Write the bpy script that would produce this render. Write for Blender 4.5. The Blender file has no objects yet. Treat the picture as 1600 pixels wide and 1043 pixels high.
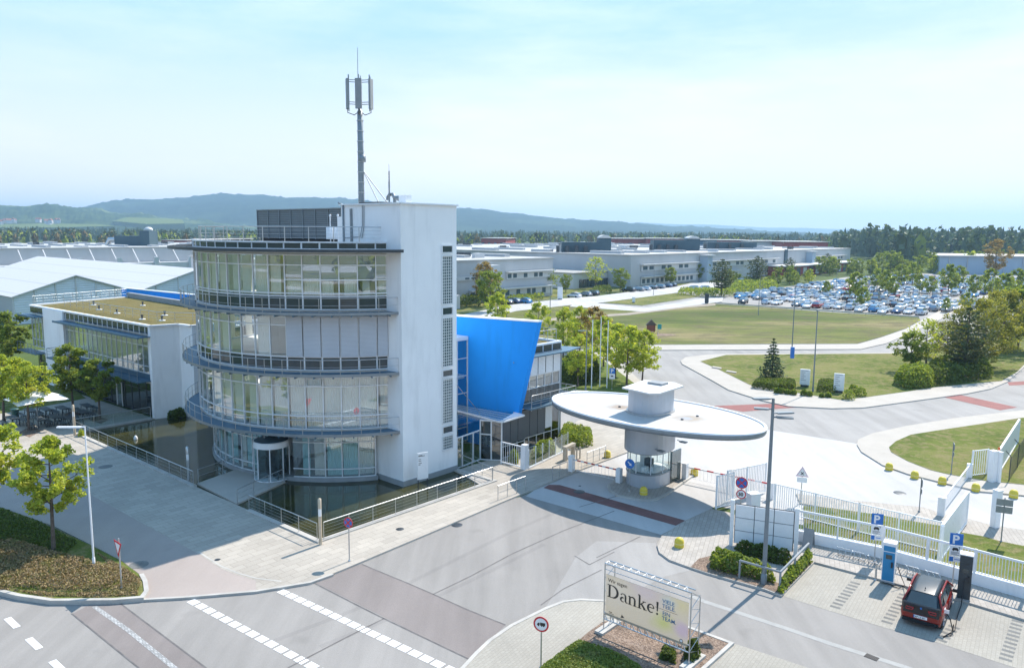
import bpy, math, random
from math import sin, cos, radians, pi, hypot, atan2, sqrt, tan
from mathutils import Vector, Matrix, noise as mn
S = bpy.context.scene
COL = S.collection
# ---------------------------------------------------------------- camera
FP, CX, CY, CH = 1200.0, 800.0, 521.5, 18.0
RC = Matrix.Rotation(radians(90 - 7.53), 3, 'X') @ Matrix.Rotation(radians(.45), 3, 'Z')
cam = bpy.data.objects.new('camera', bpy.data.cameras.new('camera'))
COL.objects.link(cam)
cam.matrix_world = Matrix.Translation((0, 0, CH)) @ RC.to_4x4()
cam.data.lens = 27.0
cam.data.sensor_width = 36.0
cam.data.clip_end = 30000
cam.data.clip_start = .5
S.camera = cam

def ray(px, py): return RC @ Vector(((px - CX) / FP, -(py - CY) / FP, -1))
def G(px, py, z=0.0):                      # where the line of sight meets the level z
    d = ray(px, py); t = (z - CH) / d.z
    return (d.x * t, d.y * t)
def G3(px, py, z=0.0):
    x, y = G(px, py, z); return (x, y, z)
def GZ(px, py, Y):                         # x and height at depth Y
    d = ray(px, py); t = Y / d.y
    return (d.x * t, CH + d.z * t)
def HT(base, top, z0=0.0):                 # height of an upright thing from its foot and head
    x, y = G(base[0], base[1], z0)
    d = ray(*top); t = hypot(x, y) / hypot(d.x, d.y)
    return CH + d.z * t
AX = (sin(radians(-48.5)), cos(radians(-48.5)))
BX = (sin(radians(41.5)), cos(radians(41.5)))
T0 = (-7.63, 52.68)
def W(a, b, z=0.0): return (T0[0] + a * AX[0] + b * BX[0], T0[1] + a * AX[1] + b * BX[1], z)
def W2(a, b): return W(a, b)[:2]
def toab(x, y):
    dx, dy = x - T0[0], y - T0[1]
    return (dx * AX[0] + dy * AX[1], dx * BX[0] + dy * BX[1])
BROT = radians(48.5)                       # turn of +x onto the b axis

# ---------------------------------------------------------------- node helpers
MATS = {}
def new_mat(name):
    m = bpy.data.materials.new(name); m.use_nodes = True
    nt = m.node_tree; b = nt.nodes['Principled BSDF']
    MATS[name] = m
    return m, nt, b
def N(nt, t, **k):
    n = nt.nodes.new(t)
    for a, v in k.items():
        if a in n.inputs: n.inputs[a].default_value = v
        else: setattr(n, a, v)
    return n
def rgba(c): return (c[0], c[1], c[2], 1)
def mixc(nt, fac, a, b, mode='MIX'):
    n = nt.nodes.new('ShaderNodeMix'); n.data_type = 'RGBA'; n.blend_type = mode
    for s, v in ((0, fac), (6, a), (7, b)):
        if hasattr(v, 'links') or hasattr(v, 'is_linked'): nt.links.new(v, n.inputs[s])
        elif s == 0: n.inputs[0].default_value = v
        else: n.inputs[s].default_value = rgba(v)
    return n.outputs[2]
def coords(nt, scale=(1, 1, 1), rot=0.0, kind='Object'):
    tc = nt.nodes.new('ShaderNodeTexCoord')
    mp = nt.nodes.new('ShaderNodeMapping')
    mp.inputs['Scale'].default_value = scale
    mp.inputs['Rotation'].default_value = (0, 0, rot)
    nt.links.new(tc.outputs[kind], mp.inputs[0])
    return mp.outputs[0]
def noise(nt, vec, scale, detail=4, rough=.55):
    n = N(nt, 'ShaderNodeTexNoise', Scale=scale, Detail=detail, Roughness=rough)
    nt.links.new(vec, n.inputs['Vector']); return n.outputs['Fac']
def ramp(nt, fac, stops):
    r = nt.nodes.new('ShaderNodeValToRGB')
    e = r.color_ramp.elements
    while len(e) < len(stops): e.new(.5)
    for k, (p, c) in enumerate(stops):
        e[k].position = p; e[k].color = rgba(c) if not isinstance(c, (int, float)) else (c, c, c, 1)
    nt.links.new(fac, r.inputs[0]); return r.outputs[0]
def bump(nt, b, h, strength=.3, dist=.02):
    n = N(nt, 'ShaderNodeBump', Strength=strength, Distance=dist)
    nt.links.new(h, n.inputs['Height']); nt.links.new(n.outputs[0], b.inputs['Normal'])
def mat(name, c, rough=.6, metal=0.0, var=.12, scale=1.5, fine=0.0, bmp=0.0, spec=.5, c2=None, big=0.0):
    """plain surface with mottling: var = strength of medium noise, fine = grain, big = large patches"""
    m, nt, b = new_mat(name)
    v = coords(nt)
    lo = tuple(x * (1 - var) for x in c) if c2 is None else c2
    hi = tuple(min(1, x * (1 + var)) for x in c) if c2 is None else c
    f = noise(nt, v, scale, 6, .6)
    col = mixc(nt, ramp(nt, f, [(.3, 0.0), (.7, 1.0)]), lo, hi)
    if big:
        f2 = noise(nt, v, scale * .12, 3)
        col = mixc(nt, 1.0, col, ramp(nt, f2, [(.3, 1 - big), (.7, 1.0)]), 'MULTIPLY')
    if fine:
        f3 = noise(nt, v, scale * 30, 3)
        col = mixc(nt, 1.0, col, ramp(nt, f3, [(.3, 1 - fine), (.7, 1.0)]), 'MULTIPLY')
        if bmp: bump(nt, b, f3, bmp)
    nt.links.new(col, b.inputs['Base Color'])
    b.inputs['Roughness'].default_value = rough; b.inputs['Metallic'].default_value = metal
    b.inputs['Specular IOR Level'].default_value = spec
    return m

# ---------------------------------------------------------------- mesh builder
class MB:
    def __init__(s): s.v = []; s.f = []; s.m = []; s.sm = []
    def add(s, vs, fs, mi=0, smooth=False):
        o = len(s.v); s.v.extend([tuple(q) for q in vs])
        for f in fs: s.f.append(tuple(i + o for i in f)); s.m.append(mi); s.sm.append(smooth)
        return s
    def box(s, c, d, mi=0, rz=0.0):
        """centre c, full size d, turned rz about z"""
        x, y, z = d[0] / 2, d[1] / 2, d[2] / 2; cs, sn = cos(rz), sin(rz)
        vs = []
        for (i, j, k) in ((-1, -1, -1), (1, -1, -1), (1, 1, -1), (-1, 1, -1), (-1, -1, 1), (1, -1, 1), (1, 1, 1), (-1, 1, 1)):
            X, Y = i * x, j * y
            vs.append((c[0] + X * cs - Y * sn, c[1] + X * sn + Y * cs, c[2] + k * z))
        return s.add(vs, [(3, 2, 1, 0), (4, 5, 6, 7), (0, 1, 5, 4), (1, 2, 6, 5), (2, 3, 7, 6), (3, 0, 4, 7)], mi)
    def prism(s, poly, z0, z1, mi=0, side=None, bottom=True):
        n = len(poly)
        if sum(poly[i][0] * poly[(i + 1) % n][1] - poly[(i + 1) % n][0] * poly[i][1] for i in range(n)) < 0: poly = poly[::-1]
        vs = [(p[0], p[1], z0) for p in poly] + [(p[0], p[1], z1) for p in poly]
        s.add(vs, [tuple(range(n, 2 * n))], mi)
        s.add(vs, [(i, (i + 1) % n, n + (i + 1) % n, n + i) for i in range(n)], mi if side is None else side)
        if bottom: s.add(vs, [tuple(range(n - 1, -1, -1))], mi)
        return s
    def sheet(s, poly, z, mi=0):
        n = len(poly)
        if sum(poly[i][0] * poly[(i + 1) % n][1] - poly[(i + 1) % n][0] * poly[i][1] for i in range(n)) < 0: poly = poly[::-1]
        return s.add([(p[0], p[1], z) for p in poly], [tuple(range(n))], mi)
    def quad(s, a, b, c, d, mi=0): return s.add([a, b, c, d], [(0, 1, 2, 3)], mi)
    def tube(s, pts, r, n=8, mi=0, cap=True, smooth=True):
        """tube along pts; r number or list"""
        P = [Vector(p) for p in pts]; rs = r if isinstance(r, (list, tuple)) else [r] * len(P)
        vs = []; up = None
        for i, p in enumerate(P):
            d = (P[min(i + 1, len(P) - 1)] - P[max(i - 1, 0)])
            if d.length < 1e-9: d = Vector((0, 0, 1))
            d.normalize()
            if up is None: up = Vector((1, 0, 0)) if abs(d.x) < .8 else Vector((0, 1, 0))
            u = up - d * up.dot(d)
            if u.length < 1e-4: u = Vector((0, 1, 0)) - d * d.y
            u.normalize(); w = d.cross(u); up = u
            for k in range(n):
                a = 2 * pi * (k + .5) / n
                vs.append(p + (u * cos(a) + w * sin(a)) * rs[i])
        fs = []
        for i in range(len(P) - 1):
            for k in range(n):
                fs.append((i * n + k, i * n + (k + 1) % n, (i + 1) * n + (k + 1) % n, (i + 1) * n + k))
        s.add(vs, fs, mi, smooth)
        if cap: s.add(vs, [tuple(range(n - 1, -1, -1)), tuple(range(len(vs) - n, len(vs)))], mi)
        return s
    def bar(s, p, q, w, h=None, mi=0):
        """square bar from p to q"""
        h = h or w; p = Vector(p); q = Vector(q); d = (q - p).normalized()
        u = d.cross(Vector((0, 0, 1)))
        if u.length < 1e-3: u = Vector((1, 0, 0))
        u.normalize(); t = u.cross(d)
        vs = []
        for e in (p, q):
            for (i, j) in ((-1, -1), (1, -1), (1, 1), (-1, 1)): vs.append(e + u * (i * w / 2) + t * (j * h / 2))
        return s.add(vs, [(3, 2, 1, 0), (4, 5, 6, 7), (0, 1, 5, 4), (1, 2, 6, 5), (2, 3, 7, 6), (3, 0, 4, 7)], mi)
    def lathe(s, prof, c=(0, 0, 0), n=24, mi=0, smooth=True, sx=1.0, sy=1.0):
        vs = []
        for (r, z) in prof:
            for k in range(n):
                a = 2 * pi * k / n; vs.append((c[0] + r * cos(a) * sx, c[1] + r * sin(a) * sy, c[2] + z))
        fs = []
        for i in range(len(prof) - 1):
            for k in range(n): fs.append((i * n + k, i * n + (k + 1) % n, (i + 1) * n + (k + 1) % n, (i + 1) * n + k))
        s.add(vs, fs, mi, smooth)
        s.add(vs, [tuple(range(n - 1, -1, -1)), tuple(range(len(vs) - n, len(vs)))], mi)
        return s
    def build(s, name, mats, parent=None, off=None):
        if not isinstance(mats, (list, tuple)): mats = [mats]
        o = Vector((0, 0, 0))
        q = parent
        while q is not None: o += q.location; q = q.parent
        if off: o += Vector(off)
        me = bpy.data.meshes.new(name)
        me.from_pydata([(p[0] - o.x, p[1] - o.y, p[2] - o.z) for p in s.v], [], s.f)
        for m in mats: me.materials.append(MATS[m] if isinstance(m, str) else m)
        me.polygons.foreach_set('material_index', s.m)
        me.polygons.foreach_set('use_smooth', s.sm)
        me.update()
        ob = bpy.data.objects.new(name, me); COL.objects.link(ob)
        if parent is not None: ob.parent = parent
        if off: ob.location = off
        return ob
def tag(o, label=None, cat=None, group=None, kind=None):
    if label: o['label'] = label
    if cat: o['category'] = cat
    if group: o['group'] = group
    if kind: o['kind'] = kind
    return o
def thing(name, label, cat, loc=(0, 0, 0), group=None, rz=0.0):
    o = bpy.data.objects.new(name, None); COL.objects.link(o)
    o.location = (loc[0], loc[1], loc[2] if len(loc) > 2 else 0); o.rotation_euler = (0, 0, rz); o.empty_display_size = .3
    return tag(o, label, cat, group)
def dup(root, loc, rz=0.0, label=None, scale=None):
    def cp(o, par):
        c = o.copy(); COL.objects.link(c)
        if par is not None: c.parent = par
        for ch in list(o.children): cp(ch, c)
        return c
    r = cp(root, None); r.location = loc; r.rotation_euler = (0, 0, rz)
    if scale: r.scale = scale if not isinstance(scale, (int, float)) else (scale,) * 3
    if label: r['label'] = label
    return r
def struct(o): o['kind'] = 'structure'; return o
def text(word, size, mat_, parent, loc, rot, name='lettering', font_w=1.0, bold=0.0, align='LEFT', ext=.004):
    """real lettering, turned to mesh"""
    cu = bpy.data.curves.new(name, 'FONT'); cu.body = word; cu.size = size; cu.align_x = align
    cu.extrude = ext; cu.offset = bold; cu.resolution_u = 3
    to = bpy.data.objects.new(name, cu); COL.objects.link(to)
    dg = bpy.context.evaluated_depsgraph_get()
    me = bpy.data.meshes.new_from_object(to.evaluated_get(dg))
    bpy.data.objects.remove(to); bpy.data.curves.remove(cu)
    me.materials.clear(); me.materials.append(MATS[mat_])
    o = bpy.data.objects.new(name, me); COL.objects.link(o)
    o.parent = parent; o.location = loc; o.rotation_euler = rot; o.scale = (font_w, 1, 1)
    return o
# ---------------------------------------------------------------- light, sky, air
SUN_AZ, SUN_EL = 40.5, 47.5
SKYK = (2.85, 2.07, 2.2)
w = bpy.data.worlds.new('World'); S.world = w; w.use_nodes = True
nt = w.node_tree; bg = nt.nodes['Background']
sky = nt.nodes.new('ShaderNodeTexSky'); sky.sky_type = 'NISHITA'; sky.sun_disc = False
sky.sun_elevation = radians(SUN_EL); sky.sun_rotation = radians(SUN_AZ)
sky.air_density = 1.0; sky.dust_density = .5; sky.ozone_density = 1.6; sky.altitude = 400
tc = nt.nodes.new('ShaderNodeTexCoord')
mp = nt.nodes.new('ShaderNodeMapping'); mp.inputs['Scale'].default_value = (1, 1.6, 5.5); mp.inputs['Rotation'].default_value = (0, radians(6), radians(20))
nt.links.new(tc.outputs['Generated'], mp.inputs[0])
n1 = noise(nt, mp.outputs[0], 1.7, 9, .62)
n2 = noise(nt, mp.outputs[0], .8, 3, .5)
cl = nt.nodes.new('ShaderNodeMath'); cl.operation = 'MULTIPLY'
nt.links.new(ramp(nt, n1, [(.44, 0.0), (.7, 1.0)]), cl.inputs[0]); nt.links.new(ramp(nt, n2, [(.33, 0.0), (.55, 1.0)]), cl.inputs[1])
cl2 = nt.nodes.new('ShaderNodeMath'); cl2.operation = 'MULTIPLY'; cl2.inputs[1].default_value = .85
nt.links.new(cl.outputs[0], cl2.inputs[0])
# gentle shoulder on the very bright horizon glow
ad = N(nt, 'ShaderNodeVectorMath', operation='ADD'); nt.links.new(sky.outputs[0], ad.inputs[0]); ad.inputs[1].default_value = (4.6, 1.3, .22)
dv = N(nt, 'ShaderNodeVectorMath', operation='DIVIDE'); nt.links.new(sky.outputs[0], dv.inputs[0]); nt.links.new(ad.outputs[0], dv.inputs[1])
ml = N(nt, 'ShaderNodeVectorMath', operation='MULTIPLY'); nt.links.new(dv.outputs[0], ml.inputs[0]); ml.inputs[1].default_value = SKYK
skc = mixc(nt, cl2.outputs[0], ml.outputs[0], (2.15, 2.2, 2.25))
sz = nt.nodes.new('ShaderNodeSeparateXYZ'); nt.links.new(tc.outputs['Generated'], sz.inputs[0])
skc = mixc(nt, 1.0, skc, ramp(nt, sz.outputs['Z'], [(0.0, (1, 1, 1)), (.16, (.93, .98, 1)), (.32, (.80, .93, 1.0))]), 'MULTIPLY')
skc = mixc(nt, ramp(nt, sz.outputs['Z'], [(0.0, .95), (.07, .6), (.24, 0.0)]), skc, (2.5, 2.3, 2.2))   # milky air low over the horizon
nt.links.new(skc, bg.inputs['Color']); bg.inputs['Strength'].default_value = .15
sl = bpy.data.lights.new('sun', 'SUN'); sl.energy = 2.0; sl.angle = radians(.55); sl.color = (1.0, .92, .83)
so = bpy.data.objects.new('sun', sl); COL.objects.link(so)
dirn = Vector((sin(radians(SUN_AZ)) * cos(radians(SUN_EL)), cos(radians(SUN_AZ)) * cos(radians(SUN_EL)), sin(radians(SUN_EL))))
so.rotation_euler = dirn.to_track_quat('Z', 'Y').to_euler(); so.location = (60, 60, 80)
S.view_settings.view_transform = 'Standard'; S.view_settings.look = 'None'
S.view_settings.exposure = 1.9; S.view_settings.gamma = 1.0
try:
    S.cycles.use_denoising = True; S.cycles.max_bounces = 8; S.cycles.volume_bounces = 0
    S.cycles.transparent_max_bounces = 12; S.cycles.caustics_reflective = False; S.cycles.caustics_refractive = False
    S.cycles.sample_clamp_indirect = 6
except Exception: pass

# ---------------------------------------------------------------- materials
def road_mat(name, c, streak=.12, rot=0.0):
    m, nt, b = new_mat(name); v = coords(nt, (1, 1, 1), rot)
    big = noise(nt, v, .09, 4, .6); grain = noise(nt, v, 28, 3, .7)
    vs = coords(nt, (.35, .03, 1), rot); st = noise(nt, vs, 2.2, 4, .6)
    col = mixc(nt, ramp(nt, big, [(.3, 0.0), (.7, 1.0)]), tuple(x * .86 for x in c), tuple(x * 1.08 for x in c))
    col = mixc(nt, 1.0, col, ramp(nt, st, [(.3, 1 - streak), (.65, 1.0)]), 'MULTIPLY')
    col = mixc(nt, 1.0, col, ramp(nt, grain, [(.25, .82), (.75, 1.06)]), 'MULTIPLY')
    sp = noise(nt, v, .55, 2, .5)
    col = mixc(nt, 1.0, col, ramp(nt, sp, [(.2, .88), (.33, 1.0)]), 'MULTIPLY')
    nt.links.new(col, b.inputs['Base Color']); b.inputs['Roughness'].default_value = .85
    b.inputs['Specular IOR Level'].default_value = .25
    bump(nt, b, grain, .25, .01); return m
road_mat('asphalt', (.315, .297, .275), .2, radians(42))
road_mat('asphalt_worn', (.36, .345, .325), .18, radians(42))
road_mat('asphalt_brown', (.255, .225, .21), .16, radians(42))
road_mat('asphalt_pink', (.40, .345, .31), .08, radians(-40))
road_mat('concrete_road', (.52, .51, .495), .12, radians(70))
mat('red_paint_road', (.27, .095, .085), .85, var=.2, scale=.8, fine=.25)
mat('maroon_strip', (.20, .095, .085), .85, var=.18, scale=.8, fine=.25)
def paver_mat(name, c, bw, bh, rot, mortar=.62, var=.1, off=.5, msz=.012):
    m, nt, b = new_mat(name); v = coords(nt, (1, 1, 1), rot)
    br = N(nt, 'ShaderNodeTexBrick', Scale=1.0)
    br.inputs['Brick Width'].default_value = bw; br.inputs['Row Height'].default_value = bh
    br.inputs['Mortar Size'].default_value = msz; br.inputs['Mortar Smooth'].default_value = .3; br.offset = off
    br.inputs['Color1'].default_value = rgba(tuple(x * (1 - var) for x in c)); br.inputs['Color2'].default_value = rgba(tuple(x * (1 + var) for x in c))
    br.inputs['Mortar'].default_value = rgba(tuple(x * mortar for x in c)); br.inputs['Bias'].default_value = 0
    nt.links.new(v, br.inputs['Vector'])
    big = noise(nt, v, .16, 4, .6)
    col = mixc(nt, 1.0, br.outputs['Color'], ramp(nt, big, [(.3, .84), (.7, 1.06)]), 'MULTIPLY')
    g = noise(nt, v, 22, 3, .6)
    col = mixc(nt, 1.0, col, ramp(nt, g, [(.3, .9), (.7, 1.05)]), 'MULTIPLY')
    nt.links.new(col, b.inputs['Base Color']); b.inputs['Roughness'].default_value = .85; b.inputs['Specular IOR Level'].default_value = .25
    bump(nt, b, br.outputs['Fac'], -.25, .01); return m
PR = radians(-48.5)
paver_mat('plaza_pavers', (.43, .392, .335), 1.0, .5, PR, .6, .08)
paver_mat('walk_pavers', (.5, .46, .4), .8, .4, PR, .68, .08)
paver_mat('bay_pavers', (.37, .345, .295), .24, .16, radians(-55), .82, .05)
paver_mat('gate_pavers', (.41, .375, .33), .5, .25, radians(-70), .62, .09)
mat('walk_concrete', (.43, .395, .345), .85, var=.07, scale=.5, fine=.12)
mat('kerb_stone', (.48, .46, .42), .85, var=.15, scale=1.2, fine=.2)
mat('concrete_mark', (.47, .46, .445), .8, var=.08, scale=1)
road_mat('asphalt_track', (.285, .268, .25), .2, radians(42))
mat('gutter', (.36, .355, .335), .85, var=.1, scale=2, fine=.2)
paver_mat('cobble', (.42, .42, .41), .14, .12, 0, .4, .25)
mat('dark_paver', (.16, .16, .15), .9, var=.2, scale=2)
mat('road_paint', (.78, .78, .77), .7, var=.06, scale=3, fine=.18)
mat('crack_seal', (.14, .13, .125), .8, var=.3, scale=2)
def grass_mat(name, cs, scale=.12, sq=(1, 1)):
    m, nt, b = new_mat(name); v = coords(nt, (sq[0], sq[1], 1), radians(8))
    f = noise(nt, v, scale, 6, .65); f2 = noise(nt, v, scale * 9, 4, .7); f3 = noise(nt, v, 9, 3, .7)
    col = ramp(nt, f, [(.36, cs[0]), (.5, cs[1]), (.63, cs[2])])
    col = mixc(nt, ramp(nt, f2, [(.47, 0.0), (.62, .8)]), col, cs[3])
    col = mixc(nt, 1.0, col, ramp(nt, f3, [(.25, .62), (.75, 1.15)]), 'MULTIPLY')
    nt.links.new(col, b.inputs['Base Color']); b.inputs['Roughness'].default_value = .95; b.inputs['Specular IOR Level'].default_value = .1
    bump(nt, b, f3, .6, .08); return m
grass_mat('lawn', ((.085, .12, .022), (.14, .17, .035), (.21, .205, .068), (.25, .21, .10)))
grass_mat('lawn_lush', ((.085, .14, .022), (.12, .175, .03), (.15, .185, .045), (.17, .17, .06)), .25)
grass_mat('meadow', ((.085, .12, .03), (.16, .18, .05), (.27, .23, .11), (.13, .115, .065)), .05, (.35, 1.0))
grass_mat('country', ((.07, .11, .03), (.10, .14, .04), (.16, .17, .07), (.07, .09, .03)), .004)
grass_mat('green_roof', ((.13, .115, .04), (.19, .155, .055), (.155, .15, .055), (.21, .17, .08)), .5)
def mulch_mat():
    m, nt, b = new_mat('mulch'); v = coords(nt)
    vo = N(nt, 'ShaderNodeTexVoronoi', Scale=14.0); nt.links.new(v, vo.inputs['Vector'])
    f = noise(nt, v, 1.2, 4)
    col = mixc(nt, vo.outputs['Color'], (.12, .075, .05), (.38, .28, .21))
    col = mixc(nt, 1.0, col, ramp(nt, f, [(.3, .65), (.7, 1.1)]), 'MULTIPLY')
    nt.links.new(col, b.inputs['Base Color']); b.inputs['Roughness'].default_value = .95
    bump(nt, b, vo.outputs['Distance'], .8, .05)
mulch_mat()
def water_mat():
    m, nt, b = new_mat('pond_water'); v = coords(nt)
    f = noise(nt, v, .35, 4, .6)
    col = mixc(nt, ramp(nt, f, [(.3, 0.0), (.7, 1.0)]), (.022, .026, .012), (.055, .052, .014))
    nt.links.new(col, b.inputs['Base Color']); b.inputs['Roughness'].default_value = .06
    b.inputs['IOR'].default_value = 1.33; b.inputs['Specular IOR Level'].default_value = .8
    vs = coords(nt, (1, 2.2, 1), PR); rp = noise(nt, vs, 2.6, 3, .5); bump(nt, b, rp, .12, .05)
water_mat()

# ---------------------------------------------------------------- the ground
gm = MB()
gm.sheet([(-9500, -2500), (9500, -2500), (9500, 9600), (-9500, 9600)], 0.0)
struct(gm.build('ground', 'country'))
def px(pts, z=0.0): return [G(p[0], p[1], z) for p in pts]
def sheet(name, m, pts, z): return struct(MB().sheet(pts, z).build(name, m))
def slab(name, m, pts, top=.12, kerb=True):
    """raised paving with a kerb stone rim: the rim is a second material on its sides"""
    return struct(MB().prism(pts, -.05, top, 0, 1, False).build(name, [m, 'kerb_stone']))
def rimline(name, m, pts, w, z0, z1, closed=False):
    """a low strip along a line of points (kerb stones, pond edge)"""
    mb = MB(); n = len(pts)
    P = [Vector((p[0], p[1])) for p in pts]; L = []; Rr = []
    for i in range(n):
        if closed: d1 = P[i] - P[i - 1]; d2 = P[(i + 1) % n] - P[i]
        else: d1 = P[i] - P[i - 1] if i else P[1] - P[0]; d2 = P[i + 1] - P[i] if i < n - 1 else d1
        d1 = d1.normalized(); d2 = d2.normalized(); t = d1 + d2
        t = t.normalized() if t.length > 1e-4 else d1
        nn = Vector((-t.y, t.x)); k = 1 / max(.45, nn.dot(Vector((-d1.y, d1.x))))
        L.append(P[i] + nn * w / 2 * k); Rr.append(P[i] - nn * w / 2 * k)
    rg = range(n if closed else n - 1)
    for i in rg:
        j = (i + 1) % n
        mb.prism([tuple(L[i]), tuple(Rr[i]), tuple(Rr[j]), tuple(L[j])], z0, z1)
    return mb.build(name, m)
ZP = .12
HAZE = 0.00019
# front road
sheet('road', 'asphalt', [(-140, -60), (-140, 30), G(-300, 880), G(0, 880), G(229, 890), G(400, 880), G(520, 860), G(700, 800), W2(-7.4, 4), W2(-7.2, 9), G(1080, 830), G(1150, 860), G(1290, 890), G(1600, 985), (70, 12), (70, -60)], .010)
# road behind the gate
sheet('road', 'asphalt_worn', px([(640, 690), (855, 560), (905, 520), (930, 470), (1110, 452), (1440, 480), (1900, 420), (1900, 680), (1600, 700), (1380, 735), (1205, 700), (1000, 700)]), .009)
sheet('road', 'concrete_road', px([(822, 775), (1033, 835), (1120, 790), (1300, 830), (1480, 850), (1700, 900), (1700, 760), (1600, 772), (1472, 752), (1400, 732), (1340, 693), (1205, 672), (1080, 650), (985, 640), (900, 715)]), .013)
sheet('road', 'asphalt_brown', px([(487, 907), (566, 880.5), (790, 976), (732, 1030)]), .014)
sheet('road', 'asphalt_brown', px([(112.5, 958.7), (142.5, 943), (185, 940), (322.5, 1043), (400, 1100), (285, 1100)]), .014)
sheet('road', 'asphalt_worn', px([(900, 870), (932, 845), (1024, 848), (1034, 866), (1080, 890), (1040, 900), (960, 940), (890, 935), (853, 948)]), .0135)
sheet('road', 'maroon_strip', px([(858, 757), (875, 757.5), (1071, 813), (1056, 821), (849, 762)]), .018)
for k, q in enumerate(([(1115, 634), (1206, 630.5), (1255, 635.5), (1160, 643)], [(1472.6, 620), (1501.4, 617), (1589.7, 636.3), (1562.8, 640.8)], [(1574, 597), (1605, 595), (1605, 601), (1577, 602)])):
    sheet('road_marking', 'red_paint_road', px(q), .018)
def dashes(p, q, n, ln, wd, z=.02, fade=0):
    mb = MB(); a = Vector(G(*p)); b = Vector(G(*q)); d = (b - a); st = d / (n - 1); u = d.normalized(); v = Vector((-u.y, u.x))
    for i in range(n):
        c = a + st * i
        mb.sheet([tuple(c + u * ln / 2 + v * wd / 2), tuple(c - u * ln / 2 + v * wd / 2), tuple(c - u * ln / 2 - v * wd / 2), tuple(c + u * ln / 2 - v * wd / 2)], z)
    return struct(mb.build('road_marking', 'road_paint'))
dashes((302.5, 940.5), (487, 1040), 14, .55, .42); dashes((505, 1050), (580, 1090), 5, .55, .42)
dashes((443, 925), (684, 1037), 17, .55, .42); dashes((704, 1046), (760, 1072), 4, .55, .42)
dashes((19, 972.5), (91, 1041), 3, 1.3, .3); dashes((-20, 940), (-60, 912), 2, 1.3, .3)
def line(pts, w, z, m, nm='road_marking'):
    mb = MB(); P = [Vector(G(*p)) for p in pts]
    for a, b in zip(P, P[1:]):
        u = (b - a).normalized(); v = Vector((-u.y, u.x)) * w / 2
        mb.sheet([tuple(a + v), tuple(a - v), tuple(b - v), tuple(b + v)], z)
    return struct(mb.build(nm, m))
line([(1078, 930), (1100, 939), (1222.8, 979.5), (1300, 1006), (1412, 1041), (1480, 1066)], .32, .016, 'gutter')

line([(147, 947), (200, 984), (270, 1041), (330, 1090)], .22, .018, 'cobble')
for q in ([(565, 881), (640, 912), (677, 928), (725, 950), (790, 976)], [(485, 907.5), (560, 946), (600, 966), (732, 1029)], [(677, 928), (735, 900), (800, 865), (880, 829), (960, 798)],
          [(600, 966), (540, 996), (475, 1030), (450, 1043)], [(142.5, 943), (185, 940), (322, 1043)], [(112, 958), (217, 1043)], [(845, 945), (880, 920), (940, 890)], [(898, 868), (921, 882), (960, 862)], [(932, 871), (1000, 838)],
          [(905, 792), (980, 770)], [(1020, 780), (1037, 770)]):
    line(q, .07, .021, 'crack_seal', 'road_seam')
for q, w_ in (([(1226, 688), (1231, 703), (1245, 717), (1290, 735), (1340, 752)], .22), ([(1214, 690), (1220, 708), (1240, 724), (1285, 742), (1330, 757)], .22), ([(1130, 716), (1175, 729), (1215, 745)], .12), ([(1280, 700), (1268, 712), (1270, 722)], .2), ([(1050, 690), (1120, 700), (1200, 722), (1260, 748)], .25)): line(q, w_, .0165, 'concrete_mark')
for q, w_ in (([(430, 1000), (560, 950), (700, 880), (800, 830), (880, 795)], .3), ([(500, 1010), (630, 957), (770, 890), (850, 850)], .3)): line(q, w_, .0118, 'asphalt_track')
line([(311, 865), (345, 887), (372, 898), (400, 906), (440, 911)], .10, ZP + .006, 'kerb_stone', 'kerb')

# plaza and pavements
plaza = px([(400, 922.5), (485, 907.5), (520, 895.5)], ZP) + [W2(-7.75, -4), W2(-7.35, 3), W2(-7.0, 12), W2(-7.0, 19.5), W2(-4, 25), W2(1, 27), W2(2.5, 24), W2(0, 19), W2(-.2, 5.0), W2(-4.1, 5.0), W2(-4.1, -9.8), W2(32.6, -10.4), W2(32.4, -3.3), W2(62, -4.5), (-75, 85), (-95, 70), (-80, 55)] + px([(-60, 700), (115, 757.6), (311, 865), (345, 887.5), (370, 897.5), (400, 906)], ZP)
slab('plaza', 'plaza_pavers', plaza)
slab('pavement', 'asphalt_pink', px([(311, 865), (115, 757.6), (-60, 700), (-300, 745), (0, 791), (47.5, 807.7), (87.6, 822.7), (140, 849), (190, 875), (220, 897.5), (227, 910), (229, 925), (222, 934), (287, 931), (400, 921.5), (440, 911), (400, 906), (345, 887.5)], ZP), ZP - .004)
bedL = px([(-300, 940), (0, 923.7), (30, 931), (82, 938), (140, 937.5), (175, 937), (218, 933), (226, 924), (225, 910), (218, 899), (190, 878), (140, 852), (85, 827), (47.5, 810), (0, 794), (-300, 700)], ZP)
slab('planting_bed', 'lawn', bedL, .2)
rimline('kerb', 'kerb_stone', px([(-300, 940), (0, 924.7), (30, 932), (82, 939.5), (140, 939), (178, 938.5), (222, 935), (229, 925), (227, 910), (221, 899)], ZP), .22, 0, .24)['kind'] = 'structure'
rimline('kerb', 'kerb_stone', px([(222, 935.5), (287, 932), (400, 922.5), (485, 908.5), (520, 896)], ZP), .16, 0, ZP + .01)['kind'] = 'structure'
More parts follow.
